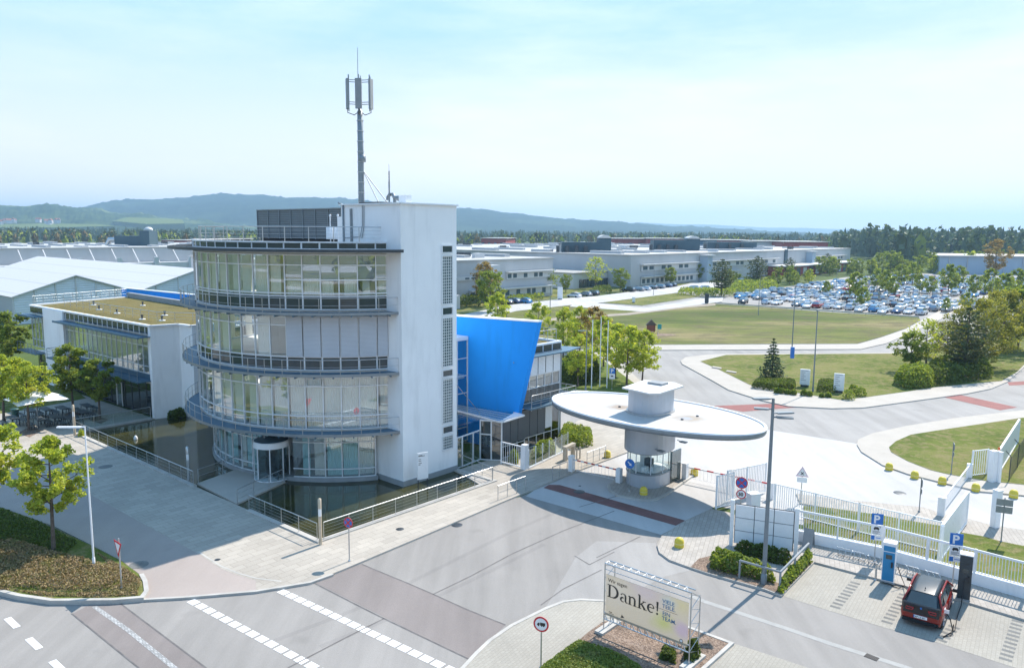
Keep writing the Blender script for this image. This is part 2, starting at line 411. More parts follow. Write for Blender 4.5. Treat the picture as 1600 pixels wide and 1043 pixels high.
# island with the white notice wall, beside the gate
isl = px([(1111, 794), (1070.7, 812.4), (1034, 836), (1026.6, 850.7), (1030, 862), (1046, 873.7), (1080, 886), (1104, 894), (1195.6, 920), (1221, 929.6), (1272.6, 877), (1512, 940), (1600, 966.5), (1720, 1000), (1720, 965), (1600, 932), (1378, 872), (1247, 842), (1140, 800)], ZP)
slab('pavement', 'gate_pavers', isl)
slab('pavement', 'gate_pavers', px([(1244, 770), (1300, 778), (1357.5, 783), (1444, 791.5), (1472, 801), (1513, 809), (1549, 819), (1600, 827), (1700, 850), (1700, 885), (1600, 852.5), (1564.6, 845.6), (1538.7, 838), (1504, 832), (1469, 821), (1419, 812.6), (1380, 805), (1300, 793.5), (1250, 785)], ZP), ZP - .01)
slab('lawn', 'lawn', px([(1255, 790), (1300, 793.5), (1380, 805), (1419, 812.6), (1469, 821), (1504, 832), (1538.7, 838), (1564.6, 845.6), (1600, 852.5), (1700, 885), (1700, 955), (1600, 926), (1378, 866), (1258, 838)], ZP), ZP + .02)
sheet('parking_bays', 'bay_pavers', px([(1222.8, 930.6), (1272.6, 877.5), (1512, 941), (1600, 968), (1740, 1010), (1740, 1090), (1586.5, 1043), (1458.4, 1001.5), (1380, 979.5), (1291.8, 952.6)]), .016)
mb = MB()
for (p, q) in (((1338, 908.5), (1303, 950.7)), ((1414, 927), (1384, 974.7)), ((1493, 977), (1468, 1002.6)), ((1591, 967.7), (1570, 1033))):
    a = Vector(G(*p)); b = Vector(G(*q)); L = (b - a).length; n = max(3, int(L / .42)); u = (b - a).normalized(); v = Vector((-u.y, u.x))
    for i in range(n):
        c = a + u * (i + .5) * L / n
        mb.sheet([tuple(c + u * .1 + v * .24), tuple(c - u * .1 + v * .24), tuple(c - u * .1 - v * .24), tuple(c + u * .1 - v * .24)], .021)
struct(mb.build('road_marking', 'dark_paver'))
# island with the banner
ib = px([(700, 1066), (722.5, 1043), (742.5, 1020.5), (762.5, 1001), (800, 975), (853.7, 948.4), (880.6, 938), (907, 935), (945, 937), (1000, 952), (1078, 979), (1145, 1003.7), (1100, 1043), (1060, 1100), (690, 1100)], ZP)
slab('pavement', 'bay_pavers', ib)
rimline('kerb', 'kerb_stone', px([(700, 1064), (724, 1042), (744, 1020), (765, 1000), (800, 976), (853.7, 949.4), (880.6, 939), (907, 936), (945, 938), (1000, 953), (1078, 980), (1143, 1003.7), (1100, 1042), (1060, 1090)], ZP), .18, 0, ZP + .02)['kind'] = 'structure'
sheet('planting_bed', 'mulch', px([(941, 972), (919, 987.7), (903.6, 1001), (960, 1020), (1000, 1040), (1050, 1100), (1080, 1070), (1095, 1043), (1138, 1005), (1078, 983), (1000, 958)], ZP), ZP + .03)
slab('lawn', 'lawn_lush', px([(903.6, 1001), (848, 1039.5), (800, 1090), (1045, 1100), (999.5, 1039.5), (955, 1017)], ZP), ZP + .06)
sheet('parking_bays', 'bay_pavers', px([(1147, 1005), (1200, 1022), (1290, 1052), (1280, 1110), (1085, 1110), (1104, 1043)]), .016)
# gatehouse island
giw = [(951, 757), (953, 765), (965, 773), (1000, 780), (1022, 780), (1040, 772), (1088, 738), (1078, 728), (1050, 720), (975, 742)]
slab('pavement', 'gate_pavers', px(giw, ZP), .14)
rimline('kerb', 'kerb_stone', px(giw, ZP), .16, 0, .15, True)['kind'] = 'structure'
# beyond the gate
slab('pavement', 'walk_concrete', px([(1339, 693.7), (1341, 686), (1363, 676.4), (1415, 665), (1492, 652.5), (1600, 640), (1750, 622), (1750, 800), (1600, 773), (1530, 766.6), (1472.6, 753), (1419, 739.7), (1378.6, 725.4), (1346, 705)], ZP))
slab('lawn', 'lawn', px([(1389, 698.5), (1400, 689), (1423, 679), (1463, 672.6), (1591.6, 653.4), (1750, 632), (1750, 785), (1600, 757), (1540, 751), (1503, 744.5), (1482, 740.7), (1453.5, 734), (1419, 720.6), (1392, 706)], ZP), ZP + .03)
isl3 = [(1063.6, 563.4), (1071, 557.7), (1102, 553.9), (1134, 552.5), (1300, 551.5), (1420, 550.5), (1500, 535), (1600, 505), (1800, 450), (1800, 515), (1600, 573), (1574, 596), (1549, 606.6), (1511, 614.3), (1405.5, 628.7), (1348, 636.3), (1300, 637.3), (1232, 634), (1190, 624.8), (1138.4, 608.5), (1109.6, 592), (1065.5, 568)]
slab('pavement', 'walk_concrete', px(isl3, ZP))
slab('lawn', 'lawn', px([(1094, 564.4), (1134.6, 554.4), (1260, 553), (1420, 552), (1500, 537), (1600, 508), (1800, 453), (1800, 508), (1600, 570), (1588, 581.7), (1565, 595), (1463, 604.7), (1424.7, 610.4), (1355.6, 620), (1315, 624.8), (1236, 612), (1171, 600.8), (1123, 577)], ZP), ZP + .03)
slab('pavement', 'walk_concrete', px([(905, 548), (960, 541), (1025, 538.5), (1340, 537), (1376, 527), (1415, 513.5), (1470, 484), (1560, 455), (1572, 457), (1490, 489), (1432, 516), (1385, 536), (1345, 545), (1025, 546.5), (960, 550)], ZP))
slab('meadow', 'meadow', px([(800, 520), (900, 545), (960, 540.5), (1025, 538), (1340, 536.5), (1376, 526.5), (1415, 513), (1438, 500), (1436, 495.5), (1300, 488), (1192, 479.5), (1119, 474.5), (1095, 467), (1007, 484), (905, 476.5), (860, 478), (790, 487)], ZP), ZP + .03)
slab('lawn', 'lawn', px([(929, 472), (1004, 477), (1096, 462.5), (1062, 458), (1015, 461)], ZP), ZP + .02)
slab('lawn', 'lawn', px([(700, 489), (760, 482), (830, 471), (905, 458), (1000, 452), (1110, 446), (1110, 441), (1000, 440), (860, 448), (700, 468)], ZP), ZP + .01)
sheet('road', 'concrete_road', px([(690, 498), (796, 476.6), (883, 466), (932, 462.7), (974, 457), (1051, 448.7), (1085, 441), (1130, 441), (1130, 450), (1068, 453), (1058, 457.4), (932, 473.8), (897, 476), (806.7, 486), (700, 512)], ZP), ZP + .05)
sheet('footpath', 'concrete_road', px([(897, 474), (932, 473.5), (1006, 481.5), (1098, 466), (1130, 465), (1128, 471.5), (1007, 487), (890, 479)], ZP), ZP + .055)
mat('dirt', (.30, .255, .20), .95, var=.15, scale=.5)
sheet('footpath', 'dirt', px([(840, 499), (900, 494), (980, 489), (1065, 477.5), (1118, 474), (1118, 477), (1070, 481), (985, 492), (900, 498), (842, 503)], ZP), ZP + .045)
slab('lawn', 'lawn_lush', px([(840, 560), (926, 550), (993, 600), (986, 617), (925, 614), (870, 608)], ZP), ZP + .02)
slab('pavement', 'walk_concrete', px([(926, 537), (940, 537), (1003, 597), (1000, 612), (986, 617), (993, 600), (926, 550)], ZP), ZP)
# pond
sheet('pond', 'pond_water', [W2(-4.0, -9.75), W2(-4.0, 5.3), W2(2, 5.4), W2(32.6, 5.4), W2(32.6, -10.3)], .03)
pr = rimline('kerb', 'kerb_stone', [W2(-.2, 5.1), W2(-4.05, 5.1), W2(-4.05, -9.85), W2(3.55, -10.0)], .34, 0, .2)
struct(pr)
struct(rimline('kerb', 'kerb_stone', [W2(10.6, -10.1), W2(32.5, -10.4), W2(32.5, -3.6)], .34, 0, .2))
# ---------------------------------------------------------------- building materials
def glass_mat(name, tint, base=.16, rough=.0, k=1.0):
    m, nt, b = new_mat(name); out = nt.nodes['Material Output']
    fr = N(nt, 'ShaderNodeFresnel', IOR=1.5); ge_ = nt.nodes.new('ShaderNodeNewGeometry'); io = N(nt, 'ShaderNodeMapRange')
    io.inputs['To Min'].default_value = 1.5; io.inputs['To Max'].default_value = 1 / 1.5; nt.links.new(ge_.outputs['Backfacing'], io.inputs['Value']); nt.links.new(io.outputs[0], fr.inputs['IOR'])
    mth = N(nt, 'ShaderNodeMath', operation='MULTIPLY_ADD'); mth.inputs[1].default_value = k; mth.inputs[2].default_value = base
    mth.use_clamp = True
    nt.links.new(fr.outputs[0], mth.inputs[0])
    tr = N(nt, 'ShaderNodeBsdfTransparent'); tr.inputs[0].default_value = rgba(tint)
    gl = N(nt, 'ShaderNodeBsdfGlossy', Roughness=rough); gl.inputs[0].default_value = (.92, .97, 1, 1)
    mx = nt.nodes.new('ShaderNodeMixShader')
    nt.links.new(mth.outputs[0], mx.inputs[0]); nt.links.new(tr.outputs[0], mx.inputs[1]); nt.links.new(gl.outputs[0], mx.inputs[2])
    nt.links.new(mx.outputs[0], out.inputs['Surface'])
    nt.nodes.remove(b)
glass_mat('facade_glass', (.975, .99, .985), .13)
glass_mat('clear_glass', (.90, .96, .95), .03)
glass_mat('dark_glass', (.22, .27, .28), .12)
def render_wall(name, c):
    m, nt, b = new_mat(name); v = coords(nt); vs = coords(nt, (1, 1, .18))
    st = noise(nt, vs, 1.1, 5, .6); g = noise(nt, v, 26, 3, .6); bg_ = noise(nt, v, .35, 4, .6)
    col = mixc(nt, ramp(nt, bg_, [(.3, 0.0), (.7, 1.0)]), tuple(x * .93 for x in c), c)
    col = mixc(nt, 1.0, col, ramp(nt, st, [(.25, .86), (.5, 1.0)]), 'MULTIPLY')
    nt.links.new(col, b.inputs['Base Color']); b.inputs['Roughness'].default_value = .8; b.inputs['Specular IOR Level'].default_value = .25
    bump(nt, b, g, .12, .01)
render_wall('white_render', (.90, .90, .90))
render_wall('blue_render', (.010, .30, .90))
mat('frame_metal', (.74, .76, .78), .4, .15, var=.05, scale=4)
mat('white_metal', (.84, .85, .86), .4, 0, var=.04, scale=3, fine=.05)
mat('deck_metal', (.085, .165, .235), .5, .3, var=.12, scale=2)
mat('dark_metal', (.055, .065, .075), .45, .4, var=.15, scale=2)
mat('grey_metal', (.24, .27, .29), .45, .4, var=.1, scale=2)
mat('silver_clad', (.47, .50, .545), .42, .25, var=.06, scale=1.2)
mat('steel', (.50, .52, .53), .32, .8, var=.08, scale=3)
mat('spandrel', (.035, .055, .062), .09, 0, var=.2, scale=.8, spec=.7)
mat('plinth_grey', (.30, .32, .33), .8, var=.12, scale=1, fine=.1)
mat('interior_white', (.80, .80, .76), .9, var=.05)
mat('interior_floor', (.32, .31, .30), .8, var=.1)
mat('curtain', (.86, .87, .82), .9, var=.04, scale=2)
mat('curtain_aqua', (.50, .80, .82), .9, var=.06, scale=2)
mat('roof_gravel', (.40, .39, .37), .95, var=.15, scale=3, fine=.3)
mat('black_rubber', (.018, .018, .02), .7, var=.1)
mat('wood_post', (.55, .45, .33), .7, var=.15, scale=4)
def stripes(name, c, axis, period, depth=.3, dark=.72, rough=.5, metal=0.0):
    m, nt, b = new_mat(name)
    sc = [0, 0, 0]; sc[axis] = 1.0 / period
    v = coords(nt, tuple(sc)); wv = N(nt, 'ShaderNodeTexWave', Scale=3.14159 * .1 * 2 / 2)
    wv.wave_type = 'BANDS'; wv.bands_direction = 'XYZ'[axis]; wv.wave_profile = 'SIN'; wv.inputs['Scale'].default_value = .3142
    nt.links.new(v, wv.inputs['Vector'])
    f = noise(nt, coords(nt), .6, 4)
    col = mixc(nt, ramp(nt, wv.outputs['Fac'], [(.1, 0.0), (.45, 1.0)]), tuple(x * dark for x in c), c)
    col = mixc(nt, 1.0, col, ramp(nt, f, [(.3, .92), (.7, 1.03)]), 'MULTIPLY')
    nt.links.new(col, b.inputs['Base Color']); b.inputs['Roughness'].default_value = rough; b.inputs['Metallic'].default_value = metal
    bump(nt, b, wv.outputs['Fac'], depth, period * .3)
stripes('blind_slats', (.52, .55, .60), 2, .09)
stripes('white_slats', (.78, .80, .82), 2, .11, dark=.8)
stripes('louvre_slats', (.15, .175, .19), 2, .16, dark=.55)
stripes('screen_mesh', (.10, .115, .13), 2, .05, dark=.8)
def grid_mat(name, glassc, joint, sz):
    m, nt, b = new_mat(name)
    v = coords(nt, (1, 1, 1), 0, 'UV')
    br = N(nt, 'ShaderNodeTexBrick', Scale=1.0); br.offset = 0
    br.inputs['Brick Width'].default_value = sz; br.inputs['Row Height'].default_value = sz; br.inputs['Mortar Size'].default_value = sz * .13; br.inputs['Mortar Smooth'].default_value = .1
    br.inputs['Color1'].default_value = rgba(glassc); br.inputs['Color2'].default_value = rgba(tuple(x * 1.7 for x in glassc)); br.inputs['Mortar'].default_value = rgba(joint)
    nt.links.new(v, br.inputs['Vector']); nt.links.new(br.outputs['Color'], b.inputs['Base Color'])
    r = ramp(nt, br.outputs['Fac'], [(.2, .12), (.8, .8)]); nt.links.new(r, b.inputs['Roughness'])
    bump(nt, b, br.outputs['Fac'], .6, .03)
grid_mat('glass_block', (.085, .115, .12), (.62, .64, .64), .215)
def uvquad(me, w, h):
    uv = me.uv_layers.new(name='UVMap')
    for l, c in zip(uv.data, ((0, 0), (w, 0), (w, h), (0, h))): l.uv = c

def wall_panel(mb, p, q, z0, z1, t=.03, mi=0):
    """thin upright slab from p to q (ground points) between two heights"""
    p = Vector(p[:2]); q = Vector(q[:2]); d = (q - p).normalized(); n = Vector((-d.y, d.x)) * t / 2
    mb.prism([tuple(p + n), tuple(p - n), tuple(q - n), tuple(q + n)], z0, z1, mi)
def window(parent, p, q, z0, z1, rows=(), fw=.06, fd=.09, glass='facade_glass', frame='frame_metal', left=True, right=False, name='window'):
    """one bay of glazing between two ground points; rows = heights of its transoms"""
    mb = MB(); wall_panel(mb, p, q, z0, z1, .024)
    w_ = mb.build(name, glass, parent)
    p = Vector(p[:2]); q = Vector(q[:2]); d = (q - p).normalized(); L = (q - p).length; rz = atan2(d.y, d.x); m = (p + q) / 2
    fb = MB()
    for z in (z0, z1) + tuple(rows): fb.box((m.x, m.y, z), (L - .002, fd, fw), 0, rz)
    if left: fb.box((p.x, p.y, (z0 + z1) / 2), (fw, fd + .006, z1 - z0 + fw - .004), 0, rz)
    if right: fb.box((q.x, q.y, (z0 + z1) / 2), (fw, fd + .006, z1 - z0 + fw - .004), 0, rz)
    fb.build('window_frame', frame, w_)
    return w_
def railing(name, parent, pts, h=1.0, n_rails=3, r=.022, post_step=1.4, m='steel', base=0.0, ends=True, post_r=None, z0=None, top_r=None):
    """posts and rails along 3-D points"""
    mb = MB(); P = [Vector(p) for p in pts]
    for k in range(n_rails):
        z = h * (1 - k / max(1, n_rails))
        mb.tube([p + Vector((0, 0, z)) for p in P], (top_r or r * 1.3) if k == 0 else r * (.55 if n_rails < 4 else .3), 6)
    for i, (a, b) in enumerate(zip(P, P[1:])):
        L = (b - a).length; n = max(1, round(L / post_step))
        for j in range(n + (1 if i == len(P) - 2 else 0)):
            c = a + (b - a) * j / n
            mb.tube([c + Vector((0, 0, base)), c + Vector((0, 0, h))], post_r or r * 1.1, 6)
    return mb.build(name, m, parent)
CC = (12.71, 5.4)
def cp(deg, r): return W2(CC[0] + r * cos(radians(deg)), CC[1] + r * sin(radians(deg)))
def arc(a0, a1, r, n): return [cp(a0 + (a1 - a0) * i / n, r) for i in range(n + 1)]
def ring(mb, a0, a1, r0, r1, z0, z1, n, mi=0):
    for i in range(n):
        A0 = a0 + (a1 - a0) * i / n; A1 = a0 + (a1 - a0) * (i + 1) / n
        p = [cp(A0, r0), cp(A0, r1), cp(A1, r1), cp(A1, r0)]
        vs = [(x, y, z0) for x, y in p] + [(x, y, z1) for x, y in p]
        mb.add(vs, [(3, 2, 1, 0), (4, 5, 6, 7), (1, 2, 6, 5), (3, 0, 4, 7)], mi)
        if i == 0: mb.add(vs, [(0, 1, 5, 4)], mi)
        if i == n - 1: mb.add(vs, [(2, 3, 7, 6)], mi)

# ================================================================= OFFICE TOWER
tw = thing('office_tower', 'round four storey glass office tower with grey balcony rings and a tall white stair shaft', 'office building', W(3, 2.5, 0))
mb = MB(); mb.prism([W2(0, 0), W2(0, 5.3), W2(7.4, 5.3), W2(7.4, 9), W2(14, 9), W2(14, 4.2), W2(6.65, 4.2), W2(6.65, 0)], 0, 19.85)
shaft = mb.build('stair_shaft', 'white_render', tw)
mb = MB(); mb.prism([W2(6.66, .25), W2(7.5, .25), W2(7.5, 3.5), W2(6.66, 3.5)], 16.9, 19.05); mb.build('roof_exit', 'white_render', shaft)
mb = MB(); rp = [W2(-.07, -.07), W2(-.07, 5.37), W2(6.72, 5.37), W2(6.72, -.07)]
for i in range(4): mb.bar(rp[i] + (19.9,), rp[(i + 1) % 4] + (19.9,), .18, .1)
mb.build('coping', 'frame_metal', shaft)
mb = MB(); mb.prism([W2(-.06, -.06), W2(-.06, 5.36), W2(2.9, 5.36), W2(2.9, -.06)], 0, .42); mb.build('plinth', 'plinth_grey', shaft)
# the window strip in the side of the shaft
def strip_panel(z0, z1, m, nm):
    p = W2(-.012, 3.82); q = W2(-.012, 4.82)
    me = bpy.data.meshes.new(nm); o = tw.location
    me.from_pydata([(p[0] - o.x, p[1] - o.y, z0), (q[0] - o.x, q[1] - o.y, z0), (q[0] - o.x, q[1] - o.y, z1), (p[0] - o.x, p[1] - o.y, z1)], [], [(0, 1, 2, 3)])
    me.materials.append(MATS[m]); uvquad(me, 1.0, z1 - z0)
    ob = bpy.data.objects.new(nm, me); COL.objects.link(ob); ob.parent = tw
    fb = MB(); rz = BROT
    m_ = W2(-.03, 4.32)
    for z in (z0, z1): fb.box((m_[0], m_[1], z), (1.02, .10, .085), 0, rz)
    for b in (3.8, 4.84):
        c = W2(-.03, b); fb.box((c[0], c[1], (z0 + z1) / 2), (.085, .096, z1 - z0), 0, rz)
    fb.build('window_frame', 'frame_metal', ob)
for z0, z1 in ((12.78, 16.3), (8.16, 11.77), (3.9, 7.25), (1.89, 2.92)): strip_panel(z0, z1, 'glass_block', 'glass_block_window')
for z0, z1 in ((16.5, 17.02), (11.98, 12.55), (7.4, 7.92), (3.12, 3.67)): strip_panel(z0, z1, 'spandrel', 'window')
# floors, core
core = MB(); core.prism([cp(a, 7.2) for a in range(-180, 1, 15)], .2, 16.6); core.build('core_wall', 'interior_white', tw)
for z0, z1, r in ((.1, .3, 11.4), (3.55, 4.05, 12.25), (7.85, 8.25, 12.25), (12.1, 12.5, 12.25), (16.35, 16.78, 12.3)):
    mb = MB(); mb.prism([cp(a, r) for a in range(-179, 2, 6)], z0, z1, 0); mb.build('floor_slab', 'interior_white' if z0 > 1 else 'interior_floor', tw)
mb = MB(); mb.prism([cp(a, 11.42) for a in range(-155, 2, 6)], 3.3, 3.54); mb.build('soffit', 'grey_metal', tw)
mb = MB(); ring(mb, -151, 20, 11.1, 11.62, 0, .32, 60); mb.build('plinth', 'plinth_grey', tw)
# glazing bays
random.seed(4)
BA = [-154.4] + [-150.7 + 5.82 * k for k in range(0, 30)]
FL = [(4.14, 7.82, (5.08, 7.2)), (8.36, 12.08, (9.24, 11.5)), (12.6, 16.36, (13.52, 13.72, 15.66)),]
for fi, (z0, z1, rows) in enumerate(FL):
    for k in range(len(BA) - 1):
        if BA[k] > -15: break
        p, q = cp(BA[k], 12.35), cp(BA[k + 1], 12.35)
        sp = z0 if fi == 0 else z0 + .92
        rr = rows
        w_ = window(tw, p, q, sp, z1, [r for r in rows if r > sp + .05] + ([14.66] if fi == 2 and k < 6 else []), .075, .12)
        if fi:
            m2 = MB(); wall_panel(m2, p, q, z0 + .05, sp - .04, .03); m2.build('spandrel_panel', 'spandrel', w_)
            m2 = MB(); m2.bar(tuple(p) + (z0,), tuple(q) + (z0,), .1, .09); m2.bar(tuple(p) + (z0 + .5,), tuple(p) + (z0 + .52,), .075, .1)
            m2.box((p[0], p[1], (z0 + sp) / 2), (.075, .1, sp - z0), 0, radians(48.5 + BA[k])); m2.build('spandrel_frame', 'frame_metal', w_)
        if random.random() < (.85, .7, .93)[fi] and not (fi == 1 and k < 6):     # curtain behind the pane
            pa, qa = Vector(cp(BA[k] + .3, 12.12)), Vector(cp(BA[k + 1] - .3, 12.12))
            f0, f1 = sorted((random.choice((0, 0, 0, .3)), random.choice((1, 1, 1, .75))))
            m2 = MB(); n = 14
            vs = []
            for i in range(n + 1):
                c = pa.lerp(qa, f0 + (f1 - f0) * i / n); nrm = (Vector(W2(*CC)) - c).normalized(); c = c + nrm * (.04 if i % 2 else -.02)
                vs += [(c.x, c.y, z0 + .05), (c.x, c.y, z1 - .1)]
            m2.add(vs, [(2 * i, 2 * i + 2, 2 * i + 3, 2 * i + 1) for i in range(n)])
            m2.build('curtain', 'curtain', w_)
        if fi == 1 and k < 6:
            p2, q2 = cp(BA[k] + .25, 12.52), cp(BA[k + 1] - .25, 12.52)
            m2 = MB(); wall_panel(m2, p2, q2, z0 + .95, z1 + .05, .03); m2.build('blind', 'blind_slats', w_)
        if fi == 2 and k < 6:
            p2, q2 = cp(BA[k] + .25, 12.25), cp(BA[k + 1] - .25, 12.25)
            m2 = MB(); wall_panel(m2, p2, q2, 14.7 + .05 * (k % 3), z1 - .05, .02); m2.build('blind', 'blind_slats', w_)
# tilted vent light on the lowest office floor
p, q = cp(BA[4] + .6, 12.55), cp(BA[5] - .6, 12.55); p1, q1 = cp(BA[4] + .6, 12.38), cp(BA[5] - .6, 12.38)
mb = MB(); mb.quad(tuple(p1) + (7.26,), tuple(q1) + (7.26,), tuple(q) + (7.76,), tuple(p) + (7.76,))
for a, b in ((tuple(p1) + (7.26,), tuple(q1) + (7.26,)), (tuple(q1) + (7.26,), tuple(q) + (7.76,)), (tuple(q) + (7.76,), tuple(p) + (7.76,)), (tuple(p) + (7.76,), tuple(p1) + (7.26,))): mb.bar(a, b, .05, .05, 1)
mb.build('open_vent_light', ['facade_glass', 'frame_metal'], tw)
# ground floor glass
GA = [-150.3 + 5.95 * k for k in range(0, 27)]
for k in range(len(GA) - 1):
    a0, a1 = GA[k], GA[k + 1]
    if -118.5 < (a0 + a1) / 2 < -106: continue
    p, q = cp(a0, 11.45), cp(a1, 11.45)
    w_ = window(tw, p, q, .34, 3.3, (.95, 2.92), .065, .1)
    if k < 10 or random.random() < .7:
        pa, qa = Vector(cp(a0 + .3, 11.0)), Vector(cp(a1 - .3, 11.0)); m2 = MB(); n = 16; vs = []
        f1 = random.choice((1, 1, .55, .8))
        for i in range(n + 1):
            c = pa.lerp(qa, f1 * i / n); nrm = (Vector(W2(*CC)) - c).normalized(); c = c + nrm * (.05 if i % 2 else -.02)
            vs += [(c.x, c.y, .36), (c.x, c.y, 3.2)]
        m2.add(vs, [(2 * i, 2 * i + 2, 2 * i + 3, 2 * i + 1) for i in range(n)]); m2.build('curtain', 'curtain_aqua' if k % 3 else 'curtain', w_)
# revolving door
dc = cp(-112, 11.55); dr = 1.22
rd = MB()
for i in range(24):
    a0, a1 = 2 * pi * i / 24, 2 * pi * (i + 1) / 24
    rd.quad((dc[0] + dr * cos(a0), dc[1] + dr * sin(a0), .16), (dc[0] + dr * cos(a1), dc[1] + dr * sin(a1), .16), (dc[0] + dr * cos(a1), dc[1] + dr * sin(a1), 2.55), (dc[0] + dr * cos(a0), dc[1] + dr * sin(a0), 2.55))
door = rd.build('revolving_door', 'clear_glass', tw)
mb = MB(); mb.lathe([(1.0, 2.55), (1.28, 2.55), (1.28, 2.95), (1.22, 2.99), (.1, 3.02)], (dc[0], dc[1], 0), 40, 0, False); mb.build('door_canopy', 'white_metal', door)
mb = MB(); mb.lathe([(1.2, 2.995), (.1, 3.03)], (dc[0], dc[1], 0), 40, 0, False); mb.build('canopy_top', 'deck_metal', door)
mb = MB()
for i in range(8):
    a = 2 * pi * i / 8 + .2; mb.box((dc[0] + 1.23 * cos(a), dc[1] + 1.23 * sin(a), 1.36), (.07, .07, 2.4), 0, a)
mb.lathe([(1.18, .13), (1.28, .13), (1.28, .2), (1.18, .2)], (dc[0], dc[1], 0), 32, 0, False); mb.build('door_frame', 'frame_metal', door)
mb = MB()
for k in range(2):
    a = .7 + k * pi / 2; wall_panel(mb, (dc[0] - 1.1 * cos(a), dc[1] - 1.1 * sin(a)), (dc[0] + 1.1 * cos(a), dc[1] + 1.1 * sin(a)), .2, 2.5, .05)
mb.build('door_wing', 'dark_glass', door)
# balconies
for z in (4.02, 8.22, 12.46):
    a0 = -156.6; mb = MB(); ring(mb, a0, -14, 12.45, 13.5, z - .14, z, 72)
    for k in range(26):
        a = -154 + 5.6 * k; p = cp(a, 12.4); q = cp(a, 13.5); mb.bar(tuple(p) + (z - .2,), tuple(q) + (z - .2,), .08, .16)
    d = mb.build('balcony', 'deck_metal', tw)
    pts = [tuple(p) + (z,) for p in arc(a0 + .2, -14, 13.46, 25)]
    rl = railing('balcony_railing', d, pts, 1.02, 2, .022, 9, 'steel', -.22, True, .022)
    mb = MB(); ring(mb, a0, -14, 13.5, 13.53, z - .16, z + .03, 72); mb.build('edge_beam', 'grey_metal', d)
# roof edge
mb = MB(); ring(mb, -157.3, -14, 12.4, 14.15, 16.62, 16.68, 72)
for rr_ in (12.9, 13.3, 13.7): ring(mb, -157.3, -14, rr_, rr_ + .05, 16.66, 16.74, 60)
ring(mb, -157.3, -14, 14.1, 14.22, 16.58, 16.78, 72)
mb.build('sun_shade', 'dark_metal', tw)
pw = MB()
for k in range(len(BA) - 1):
    if BA[k] < -15: wall_panel(pw, cp(BA[k] + .25, 12.37), cp(BA[k + 1] - .25, 12.37), 16.8, 17.16, .03)
par = pw.build('parapet', 'spandrel', tw)
fb = MB(); ring(fb, -154.4, -10, 12.2, 12.47, 17.17, 17.27, 60); ring(fb, -154.4, -10, 12.2, 12.43, 16.7, 16.8, 60)
for a in BA:
    if a < -12: p = cp(a, 12.36); fb.box((p[0], p[1], 16.98), (.09, .12, .4), 0, radians(48.5 + a))
fb.build('parapet_frame', 'frame_metal', par)
mb = MB(); mb.prism([cp(a, 12.2) for a in range(-179, 2, 6)], 16.79, 16.95); mb.build('roof', 'roof_gravel', tw)
railing('roof_railing', tw, [tuple(p) + (17.26,) for p in arc(-154, -30, 11.9, 15)], 1.02, 4, .024, 9, 'steel', 0, True, .032)
# plant screen on the roof
lb = MB(); pa = [W2(10.73, 3), W2(23.4, 3), W2(23.4, 10), W2(14.1, 10), W2(14.1, 5), W2(10.73, 5)]
lb.prism(pa, 17.35, 19.78, 0); scr = lb.build('plant_screen', 'louvre_slats', tw)
fb = MB()
for i in range(8):
    c = W2(10.73 + 12.67 * i / 7, 2.98); fb.box((c[0], c[1], 18.55), (.09, .06, 2.5), 0, BROT)
fb.bar(W(10.7, 2.97, 19.8), W(23.45, 2.97, 19.8), .12, .09); fb.build('screen_frame', 'grey_metal', scr)
mb = MB(); mb.prism([W2(10.9, 3.2), W2(23.2, 3.2), W2(23.2, 9.8), W2(10.9, 9.8)], 16.95, 17.34); mb.build('plant_base', 'black_rubber', scr)
for i in range(3):
    c = W2(8.7 + i * 1.02, 1.9)
    mb = MB()
    for j in range(3): cc = W2(8.45 + i * 1.02 + j * .3, 1.9); mb.lathe([(.13, 17.35), (.13, 18.3), (.05, 18.32)], (cc[0], cc[1], 0), 12)
    mb.lathe([(.05, 17.0), (.05, 19.15)], (c[0], c[1], 0), 8); mb.lathe([(.05, 19.1), (.09, 19.14), (.08, 19.26), (.02, 19.3)], (c[0], c[1], 0), 10)
    mb.build('vent_pipe', 'white_metal', tw)
mb = MB(); mb.tube([W(5.4, -.06, 16.9), W(5.4, -.06, 19.6)], .1, 8); mb.tube([W(6.35, -.06, 16.9), W(6.35, -.06, 19.9), W(6.9, -.06, 20.05)], .07, 8)
mb.tube([W(4.1, -.05, 19.8), W(4.12, -.05, 18.4), W(4.4, -.05, 17.6), W(6.2, -.05, 17.5)], .025, 6); mb.tube([W(3.9, -.05, 19.8), W(3.95, -.05, 18.3), W(4.2, -.05, 17.5)], .025, 6)
mb.build('cable_duct', 'grey_metal', tw)

